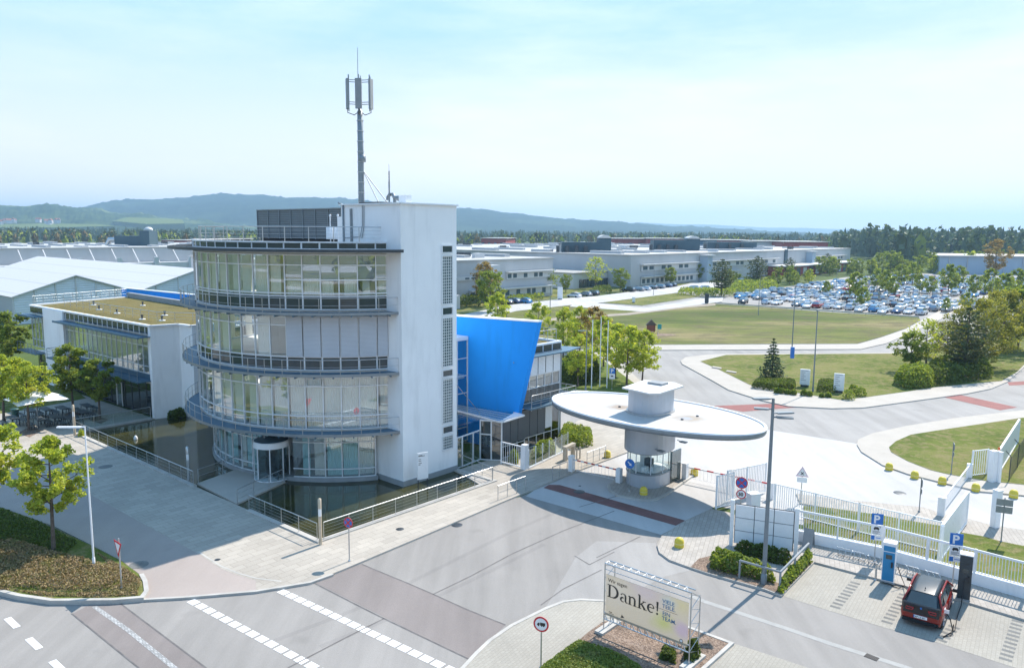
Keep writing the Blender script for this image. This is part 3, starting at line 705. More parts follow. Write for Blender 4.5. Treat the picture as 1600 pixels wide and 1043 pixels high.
# ---- antenna on the roof
MA = (5.6, 1.05); an = thing('antenna_mast', 'tall grey steel mobile phone mast with three panel antennas on the tower roof', 'antenna mast', W(MA[0], MA[1], 19.86))
x0, y0, _ = W(*MA)
mb = MB(); mb.lathe([(.23, 19.86), (.215, 24), (.2, 26.6), (.1, 26.65), (.09, 28.9)], (x0, y0, 0), 14); mb.build('pole', 'grey_metal', an)
mb = MB()
for k in range(9): mb.lathe([(.23, 20.05 + k * .73), (.27, 20.06 + k * .73), (.27, 20.1 + k * .73), (.23, 20.11 + k * .73)], (x0, y0, 0), 14, 0, False)
mb.build('clamp_ring', 'steel', an)
mb = MB(); mb.tube([(x0 - .1, y0, 26.3), (x0 - .1, y0, 31)], [.035, .018], 6); mb.build('lightning_rod', 'grey_metal', an)
for a in (200, 272, 345):
    ca, sa = cos(radians(a)), sin(radians(a)); rr_ = .78
    c = (x0 + rr_ * ca * (1 if a != 272 else .35), y0 + rr_ * sa * (1 if a != 272 else .5))
    mb = MB(); mb.box((c[0] + .1 * ca, c[1] + .1 * sa, 27.75), (.16, .46, 2.1), 0, radians(a)); pn = mb.build('panel_antenna', 'plinth_grey', an)
    mb = MB(); mb.tube([(c[0], c[1], 26.55), (c[0], c[1], 29.1)], .045, 6); mb.tube([(c[0] - .14 * sa, c[1] + .14 * ca, 27.1), (c[0] - .14 * sa, c[1] + .14 * ca, 29.0)], .03, 6)
    for z in (27.05, 27.2, 28.6, 28.75): mb.tube([(x0, y0, z), (c[0], c[1], z)], .028, 6)
    mb.build('antenna_bracket', 'grey_metal', pn)
    mb = MB(); mb.tube([(c[0] + .1 * ca, c[1] + .1 * sa, 26.7), (c[0] + .1 * ca, c[1] + .1 * sa, 26.45), (x0 + .4 * ca, y0 + .4 * sa, 26.3), (x0 + .15 * ca, y0 + .15 * sa, 26.5)], .03, 6); mb.build('cable', 'black_rubber', pn)
mb = MB(); mb.lathe([(.1, 22.95), (.26, 23.0), (.26, 23.45), (.1, 23.5)], (x0 + .12, y0 - .05, 0), 10); mb.build('junction_box', 'grey_metal', an)
mb = MB(); mb.tube([(x0 + .18, y0, 22.35), W(3.5, 1.0, 19.95)], .035, 6); mb.tube([(x0 + .18, y0, 22.35), W(3.2, 1.6, 19.95)], .035, 6); mb.build('brace', 'grey_metal', an)
mb = MB(); mb.prism([W2(3.0, .6), W2(5.3, .6), W2(5.3, 1.8), W2(3.0, 1.8)], 19.86, 20.08); mb.build('base_frame', 'dark_metal', an)
rm = thing('radio_antenna', 'thin short rod antenna standing on the tower roof right of the big mast', 'antenna', W(2.6, 1.2, 19.86))
mb = MB(); mb.tube([W(2.6, 1.2, 19.86), W(2.6, 1.2, 21.5)], .06, 8); mb.build('pole', 'grey_metal', rm)
mb = MB(); mb.tube([W(2.6, 1.2, 21.5), W(2.6, 1.2, 22.2), W(2.6, 1.2, 22.25), W(2.6, 1.2, 22.7)], [.04, .04, .012, .01], 6); mb.build('rod', 'dark_metal', rm)
vt = thing('roof_ventilator', 'grey roof fan with bent pipe and horn on the corner of the white shaft', 'ventilator', W(1.2, 1.2, 19.86))
mb = MB(); mb.box(W(.9, 1.2, 20.2), (.75, .5, .55), 0, BROT + pi / 2); mb.build('fan_housing', 'white_metal', vt)
mb = MB(); mb.tube([W(1.3, 1.2, 20.25), W(1.55, 1.2, 20.3), W(2.2, 1.2, 20.4)], [.24, .2, .08], 10); mb.build('horn', 'grey_metal', vt)
mb = MB(); mb.tube([W(2.25, 1.4, 19.86), W(2.25, 1.4, 20.4), W(2.45, 1.4, 20.6), W(2.8, 1.4, 20.6), W(3.0, 1.4, 20.4), W(3.0, 1.4, 20.2)], .13, 10); mb.build('bent_pipe', 'grey_metal', vt)

# ================================================================= LEFT WING
wg = thing('office_wing', 'low white two storey wing with planted roof and long ribbon of windows beside the pond', 'building', W(45, 2, 0))
c0, c1 = (32.5, -3.25), (62.3, -4.35)
def WF(t, off=0.0):
    """point t metres along the long front, off metres out from it"""
    L = hypot(c1[0] - c0[0], c1[1] - c0[1]); u = ((c1[0] - c0[0]) / L, (c1[1] - c0[1]) / L); n = (u[1], -u[0])
    return W2(c0[0] + u[0] * t + n[0] * off, c0[1] + u[1] * t + n[1] * off)
mb = MB(); mb.prism([W2(32.5, -3.25), W2(31.85, -.77), W2(29.8, -.5), W2(29.8, 7.8), W2(30.4, 7.8), W2(30.4, 0), W2(32.3, -.4), W2(32.95, -2.9), W2(32.95, -3.28)], 0, 8.98); mb.build('end_wall', 'white_render', wg)
pz = lambda t0, t1, z0, z1, off0, off1, mb: mb.prism([WF(t0, off0), WF(t1, off0), WF(t1, off1), WF(t0, off1)], z0, z1)
mb = MB(); pz(19.8, 25.5, 0, 8.85, .25, -1.0, mb); pz(19.8, 25.5, 8.84, 8.97, .25, -.2, mb); mb.build('pier_wall', 'white_render', wg)
mb = MB(); pz(.46, 29.8, 8.2, 8.86, .05, -.12, mb); mb.build('cornice', 'spandrel', wg)
mb = MB(); mb.prism([W2(32.6, -3.0), W2(62.1, -4.1), W2(66.6, 8.7), W2(30.5, 7.6), W2(30.5, -.3), W2(32.2, -.5)], 8.3, 8.92); rf = mb.build('roof', 'green_roof', wg)
mb = MB(); rr = [W2(32.4, -3.25), W2(62.3, -4.35), W2(66.8, 8.9), W2(29.9, 7.8), W2(29.9, -.55), W2(31.9, -.8)]
for i in range(6): mb.bar(rr[i] + (9.0,), rr[(i + 1) % 6] + (9.0,), .32, .16)
mb.build('roof_edge', 'white_metal', rf)
mb = MB(); pz(-.0, 20.2, 7.9, 7.97, 1.15, 0, mb); pz(-.0, 20.2, 7.83, 8.03, 1.2, 1.1, mb); pz(25.4, 30.6, 7.9, 7.97, 1.15, 0, mb); pz(25.4, 30.6, 7.83, 8.03, 1.2, 1.1, mb)
mb.build('sun_shade', 'deck_metal', wg)
mb = MB()
for k in range(17): t = .9 + k * 1.16; mb.bar(WF(t, .06) + (8.05,), WF(t, .06) + (8.8,), .06, .05)
mb.build('cornice_bar', 'frame_metal', wg)
for k in range(17):
    t0 = .5 + k * 1.135; window(wg, WF(t0, 0), WF(t0 + 1.135, 0), 4.35, 7.86, (5.05, 7.0), .06, .1, right=(k == 16))
for k in range(4): t0 = 25.6 + k * 1.05; window(wg, WF(t0, -.05), WF(t0 + 1.05, -.05), 4.2, 7.86, (5.05,), .06, .1, right=(k == 3))
mb = MB(); pz(.5, 19.8, 3.55, 4.3, .02, -.2, mb); mb.build('spandrel_band', 'deck_metal', wg)
mb = MB(); pz(.3, 22.2, 3.62, 3.76, 1.3, .03, mb); bd = mb.build('balcony', 'deck_metal', wg)
railing('balcony_railing', bd, [WF(.4, 1.25) + (3.76,), WF(22.1, 1.25) + (3.76,), WF(22.1, .1) + (3.76,)], 1.0, 3, .022, 1.7, 'grey_metal', -.2)
mb = MB(); pz(25.5, 31.2, 3.62, 3.76, 1.3, .03, mb); bd = mb.build('balcony', 'deck_metal', wg)
railing('balcony_railing', bd, [WF(25.6, 1.25) + (3.76,), WF(31.1, 1.25) + (3.76,)], 1.0, 3, .022, 1.2, 'grey_metal', -.2)
mb = MB(); pz(.5, 29.5, .1, 3.6, -.35, -.5, mb); gfl = mb.build('ground_floor_glazing', 'dark_glass', wg)
fb = MB()
for k in range(19): fb.bar(WF(.6 + k * 1.55, -.33) + (.12,), WF(.6 + k * 1.55, -.33) + (3.58,), .06, .05)
for z in (.2, 2.5): fb.bar(WF(.5, -.33) + (z,), WF(29.4, -.33) + (z,), .05, .05)
fb.build('window_frame', 'dark_metal', gfl)
mb = MB(); wall_panel(mb, WF(7.3, -.28), WF(8.5, -.28), .14, 2.5, .05); dr_ = mb.build('door', 'facade_glass', wg)
fb = MB()
for t in (7.3, 8.5): fb.bar(WF(t, -.26) + (.14,), WF(t, -.26) + (2.5,), .1, .1)
fb.bar(WF(7.25, -.26) + (2.55,), WF(8.55, -.26) + (2.55,), .1, .1); fb.build('door_frame', 'frame_metal', dr_)
mb = MB(); pz(.5, 30, 3.3, 3.54, -.2, -11, mb); pz(.5, 30, 8.0, 8.25, -.15, -11, mb); mb.build('floor_slab', 'interior_white', wg)
mb = MB(); pz(.6, 30, .1, 8, -6, -6.3, mb); mb.build('inner_wall', 'interior_white', wg)
mb = MB(); mb.prism([W2(30.2, 7.5), W2(30.2, 8.0), W2(66.9, 9.1), W2(66.9, 8.6)], 0, 9.55); mb.build('rear_parapet', 'plinth_grey', wg)
railing('roof_railing', wg, [W2(31.2, 6.5) + (8.95,), W2(32.6, 1.0) + (8.95,), W2(36, -1.0) + (8.95,), W2(58.5, -1.9) + (8.95,)], .95, 3, .022, 1.7, 'steel')
railing('roof_railing', wg, [W2(62.4, -4) + (9.05,), W2(66.6, 8.4) + (9.05,)], 1.0, 3, .022, 1.3, 'steel')
for (a, b) in ((58.2, 1.2), (52, -.5), (46.5, -.7), (41, 2), (39, -1.2), (53.5, 5.0), (36.5, -.3)):
    x, y = W2(a, b); mb = MB(); mb.lathe([(.32, 8.92), (.34, 8.95), (.3, 9.0)], (x, y, 0), 10); mb.lathe([(.09, 8.98), (.09, 9.3), (.14, 9.32), (.12, 9.42)], (x, y, 0), 8, 1)
    mb.build('roof_vent', ['white_metal', 'dark_metal'], wg)

# ================================================================= BLUE WALL and ENTRANCE BUILDING
bw = thing('blue_wall', 'long bright blue slab wall with a slanting end that cuts between the tower and the east block', 'wall', W(10, 11.5, 0))
mb = MB()
prof = [(-2.75, 11.08), (-.75, 3.5), (-.75, .05), (76, .05), (76, 9.5), (54, 9.8), (6.2, 10.84)]
for b0, b1 in ((11.5, 11.95),):
    vs = [W(a, b0, z) for a, z in prof] + [W(a, b1, z) for a, z in prof]; n = len(prof)
    mb.add(vs, [tuple(range(n)), tuple(range(2 * n - 1, n - 1, -1))] + [(i, n + i, n + (i + 1) % n, (i + 1) % n) for i in range(n)])
mb.build('wall_face', 'blue_render', bw)
mb = MB()
for (a, z), (c, y) in zip(prof[3:] + prof[:1], prof[4:] + prof[:1]):
    if z > 5 and y > 5: mb.bar(W(a, 11.72, z + .05), W(c, 11.72, y + .05), .56, .12)
mb.build('coping', 'white_metal', bw)
eb = thing('entrance_building', 'two storey glass block with white blinds and glazed entrance canopy right of the white shaft', 'building', W(5, 14, 0))
mb = MB(); mb.prism([W2(0, 12), W2(0, 16.6), W2(22, 16.6), W2(22, 12)], 0, 8.2); mb.build('rear_volume', 'grey_metal', eb)
mb = MB(); mb.prism([W2(-.6, 11.98), W2(-.6, 17.1), W2(22, 17.1), W2(22, 11.98)], 8.25, 8.7); rf = mb.build('roof', 'green_roof', eb)
mb = MB(); rr = [W2(-.62, 11.98), W2(-.62, 17.1), W2(22, 17.1)]
for i in range(2): mb.bar(rr[i] + (8.8,), rr[i + 1] + (8.8,), .22, .16)
mb.build('roof_edge', 'white_metal', rf)
mb = MB(); mb.prism([W2(-1.5, 11.98), W2(-1.5, 17.2), W2(-.9, 19.6), W2(2, 18.3), W2(20, 17.3), W2(20, 17.1), W2(-.6, 17.1), W2(-.6, 11.98)], 7.98, 8.08); mb.build('sun_shade', 'deck_metal', eb)
mb = MB(); wall_panel(mb, W2(-.66, 11.98), W2(-.66, 17.1), 8.2, 8.68, .05); cr = mb.build('cornice', 'spandrel', eb)
fb = MB()
for k in range(5): fb.bar(W(-.7, 12.2 + k * 1.22, 8.12), W(-.7, 12.2 + k * 1.22, 8.7), .06, .06)
fb.build('cornice_bar', 'frame_metal', cr)
railing('roof_railing', eb, [W(-.3, 12.2, 8.85), W(-.3, 16.9, 8.85), W(12, 16.9, 8.85)], 1.0, 3, .022, 1.3, 'steel')
for k in range(5):
    b0 = 11.98 + k * 1.0
    w_ = window(eb, W2(-.6, b0), W2(-.6, b0 + 1.0), 4.1, 8.1, (5.25, 6.3), .06, .1, right=(k == 4))
    m2 = MB(); wall_panel(m2, W2(-.72, b0 + .05), W2(-.72, b0 + .95), 6.35 if k else 5.9, 8.05, .03); m2.build('blind', 'white_slats', w_)
    m2 = MB(); wall_panel(m2, W2(-.67, b0 + .04), W2(-.67, b0 + .96), 4.15, 5.2, .03); m2.build('spandrel_panel', 'spandrel', w_)
    w_ = window(eb, W2(-.6, b0), W2(-.6, b0 + 1.0), .3, 3.7, (1.2,), .06, .1, 'dark_glass', right=(k == 4))
    if k == 3: m2 = MB(); wall_panel(m2, W2(-.72, b0 + .05), W2(-.72, b0 + .95), 1.6, 3.6, .03); m2.build('blind', 'white_slats', w_)
    if k in (0, 1, 2): m2 = MB(); wall_panel(m2, W2(-.72, b0 + .03), W2(-.72, b0 + .97), 1.3, 3.6, .03); m2.build('blind', 'screen_mesh', w_)
mb = MB(); wall_panel(mb, W2(-.62, 11.98), W2(-.62, 17.0), 3.75, 4.05, .1); mb.build('spandrel_band', 'deck_metal', eb)
mb = MB(); mb.prism([W2(-.63, 11.98), W2(-.63, 18.0), W2(-1.75, 18.0), W2(-1.75, 11.98)], 3.8, 3.92); bd = mb.build('balcony', 'deck_metal', eb)
railing('balcony_railing', bd, [W(-1.7, 12.05, 3.92), W(-1.7, 17.95, 3.92), W(1.5, 17.95, 3.92)], 1.05, 3, .022, 1.2, 'steel', -.2)
mb = MB(); mb.prism([W2(-.62, 17.0), W2(-.62, 17.3), W2(22, 17.3), W2(22, 17.0)], 0, 8.2); mb.build('end_wall', 'plinth_grey', eb)
# stair link between the tower and the blue wall
lk = thing('glass_link', 'glazed stair link with flat roof between the white shaft and the blue wall', 'building', W(7, 8.5, 0))
for k in range(5): window(lk, W2(5, 5.35 + k * 1.22), W2(5, 6.57 + k * 1.22), .2, 8.95, (1.4, 2.9, 4.4, 5.9, 7.4), .07, .1, right=(k == 4))
mb = MB(); mb.prism([W2(4.9, 5.35), W2(4.9, 11.45), W2(14, 11.45), W2(14, 5.35)], 8.98, 9.25); mb.build('roof', 'white_metal', lk)
mb = MB()
for z in (2.9, 5.9): mb.prism([W2(5.3, 5.35), W2(5.3, 11.4), W2(13, 11.4), W2(13, 5.35)], z - .3, z)
mb.build('floor_slab', 'interior_white', lk)
mb = MB(); wall_panel(mb, W2(12, 5.4), W2(12, 11.4), 0, 8.9, .1); mb.build('inner_wall', 'interior_white', lk)
railing('roof_railing', lk, [W(5.0, 5.5, 9.25), W(5.0, 7.3, 9.25)], 1.0, 3, .022, 1.2, 'grey_metal')
# porch
po = thing('entrance_porch', 'glass entrance porch with two doors and a glazed canopy roof beside the white shaft', 'porch', W(2, 8, 0))
PP = [(.1, 5.4), (.14, 6.0), (.3, 7.35), (.43, 8.3)]
window(po, W2(.12, 5.42), W2(.14, 6.0), .14, 2.5, (), .07, .1)
for p, q in ((PP[1], PP[2]), (PP[2], PP[3])): window(po, W2(*p), W2(*q), .14, 2.5, (), .09, .1, 'clear_glass', name='door', right=True)
window(po, W2(.43, 8.32), W2(-.35, 8.75), .14, 3.3, (2.2,), .09, .12, 'dark_glass', name='door', right=True)
window(po, W2(-.35, 8.77), W2(-1.0, 9.25), .14, 3.3, (), .09, .12, 'dark_glass', right=True)
for k in range(3):
    b0 = 9.27 + k * .9; w_ = window(po, W2(-1.0, b0), W2(-1.0, b0 + .9), .3, 3.3, (1.2,), .06, .1, 'dark_glass', right=(k == 2))
    m2 = MB(); wall_panel(m2, W2(-1.1, b0 + .03), W2(-1.1, b0 + .87), 1.35, 3.25, .03); m2.build('blind', 'screen_mesh', w_)
mb = MB(); x = W2(.05, 8.68); wall_panel(mb, W2(.1, 8.53), W2(-.05, 8.6), 1.35, 2.0, .03); mb.build('paper_notice', 'white_metal', po)
mb = MB(); wall_panel(mb, W2(-.15, 8.66), W2(-.3, 8.74), 1.25, 1.7, .03); mb.build('paper_notice', 'white_metal', po)
cz = 3.45; cq = [(714, 642), (780, 659), (787, 659), (819, 649), (803, 644.5), (760, 638), (714, 630)]
mb = MB(); mb.prism(px(cq, cz), cz, cz + .03); cn = mb.build('canopy', 'clear_glass', po)
fb = MB()
e = px(cq, cz)
for a, b in ((0, 1), (1, 2), (2, 3), (3, 4)): fb.bar(e[a] + (cz + .02,), e[b] + (cz + .02,), .1, .12)
for t in (.2, .4, .6, .8):
    p = Vector(e[0]).lerp(Vector(e[6]), t); q = Vector(e[1]).lerp(Vector(e[4]), t); fb.bar(tuple(p) + (cz - .02,), tuple(q) + (cz - .02,), .06, .08)
fb.build('canopy_frame', 'frame_metal', cn)
mb = MB(); mb.sheet(px([(782, 658.4), (818, 648.6), (804, 645)], cz), cz + .06); mb.build('canopy_plate', 'white_metal', cn)
mb = MB(); mb.tube([W(.4, 5.32, 6.9), G3(750, 645, cz + .05)], .025, 6); mb.build('tension_rod', 'steel', cn)
mb = MB(); mb.tube([W(-.2, 11.48, 7.6), W(-.5, 11.2, 7.65)], .04, 6); mb.build('rod_bracket', 'grey_metal', cn)
mb = MB(); mb.prism([W2(.3, 5.4), W2(.5, 8.2), W2(-.2, 9.2), W2(-.9, 9.4), W2(-.9, 11.45), W2(4.9, 11.45), W2(4.9, 5.4)], 3.3, 3.38); mb.build('lobby_roof', 'clear_glass', po)
struct(MB().prism(px([(308, 755), (370, 787), (446, 752), (387, 727)], ZP), 0, .15).build('footbridge_path', 'walk_concrete'))
struct(MB().prism([W2(-.1, 5.2), W2(-3.7, 5.1), W2(-3.7, 3.9), W2(-1.5, 4.6), W2(-.1, 4.9)], .04, .13).build('path', 'walk_concrete'))

mat('canopy_white', (.62, .62, .61), .55, 0, var=.05, scale=.4, big=.08)
# ---------------------------------------------------------------- colours for small things
for nm, c, r in (('yellow_paint', (.66, .52, .05), .55), ('yellow_pale', (.70, .62, .25), .55), ('red_sign', (.55, .03, .04), .5), ('blue_sign', (.02, .16, .50), .5), ('white_sign', (.80, .80, .80), .5),
                 ('black_sign', (.02, .02, .022), .5), ('car_red', (.24, .018, .012), .2), ('black_gloss', (.012, .013, .016), .12), ('tyre', (.02, .02, .022), .85),
                 ('alloy', (.5, .51, .53), .3), ('lamp_red', (.35, .02, .02), .25), ('orange_lamp', (.8, .16, .03), .4), ('beige_metal', (.45, .40, .32), .4),
                 ('charger_blue', (.015, .23, .46), .4), ('charger_dark', (.03, .045, .055), .3), ('teal_line', (.03, .35, .33), .4), ('bench_wood', (.075, .085, .09), .6),
                 ('parasol_cloth', (.72, .72, .72), .85), ('bin_green', (.03, .10, .09), .5), ('terracotta', (.30, .10, .06), .8), ('pale_pink', (.75, .55, .60), .6), ('letter_dark', (.045, .04, .035), .6), ('letter_blue', (.05, .17, .33), .6)):
    mat(nm, c, r, 0, var=.06, scale=3)
mat('lamp_paint', (.20, .235, .26), .45, .3, var=.1, scale=3)
mat('lamp_glass', (.5, .55, .6), .15, 0)

def flat(c, u, v, pts, th=0.0):
    """points of a flat shape: u,v are unit vectors"""
    return [tuple(Vector(c) + Vector(u) * p[0] + Vector(v) * p[1]) for p in pts]
class Face:
    """a flat upright sign face: centre c, turned so that it looks along azimuth az (degrees)"""
    def __init__(s, c, az):
        s.n = Vector((sin(radians(az)), cos(radians(az)), 0)); s.u = Vector((0, 0, 1)).cross(s.n) * 1.0; s.c = Vector(c); s.v = Vector((0, 0, 1))
        s.rot = (pi / 2, 0, atan2(s.u.y, s.u.x))
    def P(s, x, y, d=0.0): return tuple(s.c + s.u * x + s.v * y + s.n * d)
    def poly(s, mb, pts, d0, d1, mi=0):
        n = len(pts); vs = [s.P(x, y, d0) for x, y in pts] + [s.P(x, y, d1) for x, y in pts]
        return mb.add(vs, [tuple(range(n - 1, -1, -1)), tuple(range(n, 2 * n))] + [(i, (i + 1) % n, n + (i + 1) % n, n + i) for i in range(n)], mi)
    def rect(s, mb, x0, y0, x1, y1, d0, d1, mi=0): return s.poly(mb, [(x0, y0), (x1, y0), (x1, y1), (x0, y1)], d0, d1, mi)
    def disc(s, mb, r, d0, d1, mi=0, c=(0, 0), n=28): return s.poly(mb, [(c[0] + r * cos(2 * pi * i / n), c[1] + r * sin(2 * pi * i / n)) for i in range(n)], d0, d1, mi)
    def text(s, parent, word, size, m, x, y, d=.02, **k):
        o = Vector((0, 0, 0)); q = parent
        while q is not None: o += q.location; q = q.parent
        return text(word, size, m, parent, Vector(s.P(x, y, d)) - o, s.rot, **k)
def pole(th, base, h, r=.035, m='steel', foot=True, top=None):
    mb = MB(); mb.tube([base, (base[0], base[1], base[2] + h)], r, 8)
    if foot: mb.lathe([(r * 2.2, 0), (r * 2.2, .05), (r * 1.2, .08)], base, 8)
    return mb.build('pole', m, th)
def sign_round(base, h, az, label, kind, r=.3, m='steel'):
    th = thing('traffic_sign', label, 'sign', base, None)
    pole(th, base, h + .2, .035, m)
    f = Face((base[0], base[1], base[2] + h), az); mb = MB()
    f.disc(mb, r, .03, .05, 0)
    if kind == 'nostop':
        f.disc(mb, r * .82, .05, .054, 1)
        for sg in (1, -1): a = pi / 4 * sg; f.poly(mb, [(x * cos(a) - y * sin(a), x * sin(a) + y * cos(a)) for x, y in ((-r * .82, -.04), (r * .82, -.04), (r * .82, .04), (-r * .82, .04))], .054, .057 + .001 * sg, 0)
        mb.build('sign_face', ['red_sign', 'blue_sign'], th)
    elif kind == 'truck':
        f.disc(mb, r * .78, .05, .054, 1)
        f.rect(mb, -.04, -.05, .18, .08, .054, .058, 2); f.poly(mb, [(-.06, -.05), (-.06, .06), (-.12, .06), (-.17, .0), (-.17, -.05)], .054, .058, 2)
        for x in (-.11, .03, .11): f.disc(mb, .03, .054, .06, 2, (x, -.06), 10)
        mb.build('sign_face', ['red_sign', 'white_sign', 'black_sign'], th)
    elif kind == 'arrow':
        mb2 = MB(); f.disc(mb2, r, .03, .05)
        a = radians(-45); R_ = lambda p: (p[0] * cos(a) - p[1] * sin(a), p[0] * sin(a) + p[1] * cos(a))
        f.poly(mb2, [R_(p) for p in ((-.2, -.035), (.03, -.035), (.03, -.11), (.2, 0), (.03, .11), (.03, .035), (-.2, .035))], .05, .055, 1)
        mb2.build('sign_face', ['blue_sign', 'white_sign'], th)
    return th
def sign_P(base, h, az, label, group=None):
    th = thing('parking_sign', label, 'sign', base, group)
    pole(th, base, h + .05, .03)
    f = Face((base[0], base[1], base[2] + h), az); mb = MB()
    f.rect(mb, -.3, -.62, .3, 0, .035, .05, 0); bd = mb.build('sign_face', 'blue_sign', th); f.text(bd, 'P', .62, 'white_sign', -.19, -.53, .052, bold=.018)
    mb = MB(); f.rect(mb, -.28, -1.2, .28, -.645, .035, .05, 0)
    f.poly(mb, [(-.16, -.85), (-.11, -.76), (.07, -.76), (.13, -.85), (.13, -.9), (-.16, -.9)], .05, .053, 1)
    for x in (-.1, .08): f.disc(mb, .035, .05, .054, 1, (x, -.9), 10)
    f.rect(mb, .15, -.83, .17, -.7, .05, .053, 1); f.rect(mb, .11, -.74, .2, -.72, .05, .053, 1)
    for y in (-1.0, -1.05, -1.1, -1.15): f.rect(mb, -.2, y, .18 - .05 * (int(-y * 100) % 3), y + .018, .05, .053, 1)
    mb.build('supplementary_plate', ['white_sign', 'black_sign'], th)
    mb = MB(); f.rect(mb, -.28, -1.52, .28, -1.225, .035, .05, 0); f.rect(mb, -.26, -1.5, -.08, -1.25, .05, .053, 1)
    f.rect(mb, -.03, -1.4, .22, -1.36, .05, .053, 1)
    mb.build('supplementary_plate', ['white_sign', 'blue_sign'], th)
    return th
CAMAZ = 180
sign_round(G3(546, 876, ZP), 2.2, 205, 'no stopping sign with blue face and red cross on the pavement by the pond corner', 'nostop')
sign_round(G3(845, 1043, ZP), 1.95, 200, 'round truck ban sign on grey post beside the thank you banner', 'truck', .33)
b = G3(190, 918, .2); th = thing('yield_sign', 'give way triangle seen edge on, standing in the planted corner bed', 'sign', b)
pole(th, b, 2.6, .04); f = Face((b[0], b[1], b[2] + 2.05), 222); mb = MB()
f.poly(mb, [(-.45, .39), (0, -.39), (.45, .39)], .05, .07, 0); f.poly(mb, [(-.31, .31), (0, -.22), (.31, .31)], .07, .074, 1); mb.build('sign_face', ['red_sign', 'white_sign'], th)
sign_P(G3(1366, 876, ZP), 2.75, 197, 'blue P parking sign with plates, left of the blue and white charging post')
sign_P(G3(1488, 915, ZP), 2.85, 200, 'blue P parking sign with plates, just left of the dark charging post')
b = G3(956, 608, ZP); th = thing('parking_sign', 'small blue P sign on the grass behind the gatehouse roof', 'sign', b); pole(th, b, 2.5, .03)
f = Face((b[0], b[1], b[2] + 2.5), 190); mb = MB(); f.rect(mb, -.32, -.64, .32, 0, .03, .045); q = mb.build('sign_face', 'blue_sign', th); f.text(q, 'P', .6, 'white_sign', -.18, -.54, .047, bold=.015)
mb = MB(); f.rect(mb, -.32, -1.28, .32, -.67, .03, .045); f.poly(mb, [(-.16, -.95), (-.11, -.86), (.09, -.86), (.14, -.95), (.14, -1.02), (-.16, -1.02)], .045, .048, 1); mb.build('supplementary_plate', ['white_sign', 'black_sign'], th)
# arrow sign at the gatehouse, its no stopping + 30 pair, warning triangle
sign_round(G3(983, 767, .14), 2.0, 205, 'round blue arrow sign on thin post at the gatehouse island', 'arrow', .34)
b = G3(1156, 815, ZP); th = thing('speed_sign', 'no stopping disc above a 30 speed limit disc in front of the white gate', 'sign', b); pole(th, b, 2.95, .035)
f = Face((b[0], b[1], b[2] + 2.55), 200); mb = MB(); f.disc(mb, .37, .03, .05, 0); f.disc(mb, .3, .05, .054, 1)
for sg in (1, -1): a = pi / 4 * sg; f.poly(mb, [(x * cos(a) - y * sin(a), x * sin(a) + y * cos(a)) for x, y in ((-.3, -.04), (.3, -.04), (.3, .04), (-.3, .04))], .054, .057 + .001 * sg, 0)
mb.build('sign_face', ['red_sign', 'blue_sign'], th)
f = Face((b[0], b[1], b[2] + 1.82), 200); mb = MB(); f.disc(mb, .3, .03, .05, 0); f.disc(mb, .235, .05, .054, 1); q = mb.build('sign_face', ['red_sign', 'white_sign'], th)
f.text(q, '30', .3, 'black_sign', -.175, -.105, .056, bold=.012)
b = G3(1251, 783, ZP); th = thing('warning_sign', 'crossroads warning triangle with small plate behind the white fence', 'sign', b); pole(th, b, 2.4, .035)
f = Face((b[0], b[1], b[2] + 1.85), 200); mb = MB(); f.poly(mb, [(-.42, -.1), (.42, -.1), (0, .62)], .03, .05, 0); f.poly(mb, [(-.3, -.03), (.3, -.03), (0, .48)], .05, .054, 1)
for sg in (1, -1): a = pi / 4 * sg; f.poly(mb, [(x * cos(a) - y * sin(a), .13 + x * sin(a) + y * cos(a)) for x, y in ((-.13, -.025), (.13, -.025), (.13, .025), (-.13, .025))], .054, .057 + .001 * sg, 2)
mb.build('sign_face', ['pale_pink', 'white_sign', 'black_sign'], th); mb = MB(); f.rect(mb, -.32, -.5, .32, -.15, .03, .05); mb.build('supplementary_plate', 'white_metal', th)
for p, h, az, lb in (((1486, 741), 2.5, 110, 'narrow dark sign post edge on, standing on the lawn left of the white pillars'), ((1436, 799), 2.3, 110, 'narrow dark sign post edge on, on the paving left of the white barrier box')):
    b = G3(p[0], p[1], ZP); th = thing('traffic_sign', lb, 'sign', b); pole(th, b, h, .035, 'grey_metal'); f = Face((b[0], b[1], b[2] + h - .35), az); mb = MB(); f.disc(mb, .3, .03, .05); f.rect(mb, -.25, -.7, .25, -.38, .03, .05); mb.build('sign_face', 'grey_metal', th)
b = G3(1564, 846, ZP); th = thing('direction_sign', 'four panel dark sign seen from behind beside the tall white pillar', 'sign', b); pole(th, b, 2.7, .035, 'grey_metal'); f = Face((b[0], b[1], b[2] + 2.2), 205); mb = MB()
for x in (-.42, .02):
    for y in (-.42, .02): f.rect(mb, x, y, x + .4, y + .4, .03, .05)
mb.build('sign_face', 'grey_metal', th)

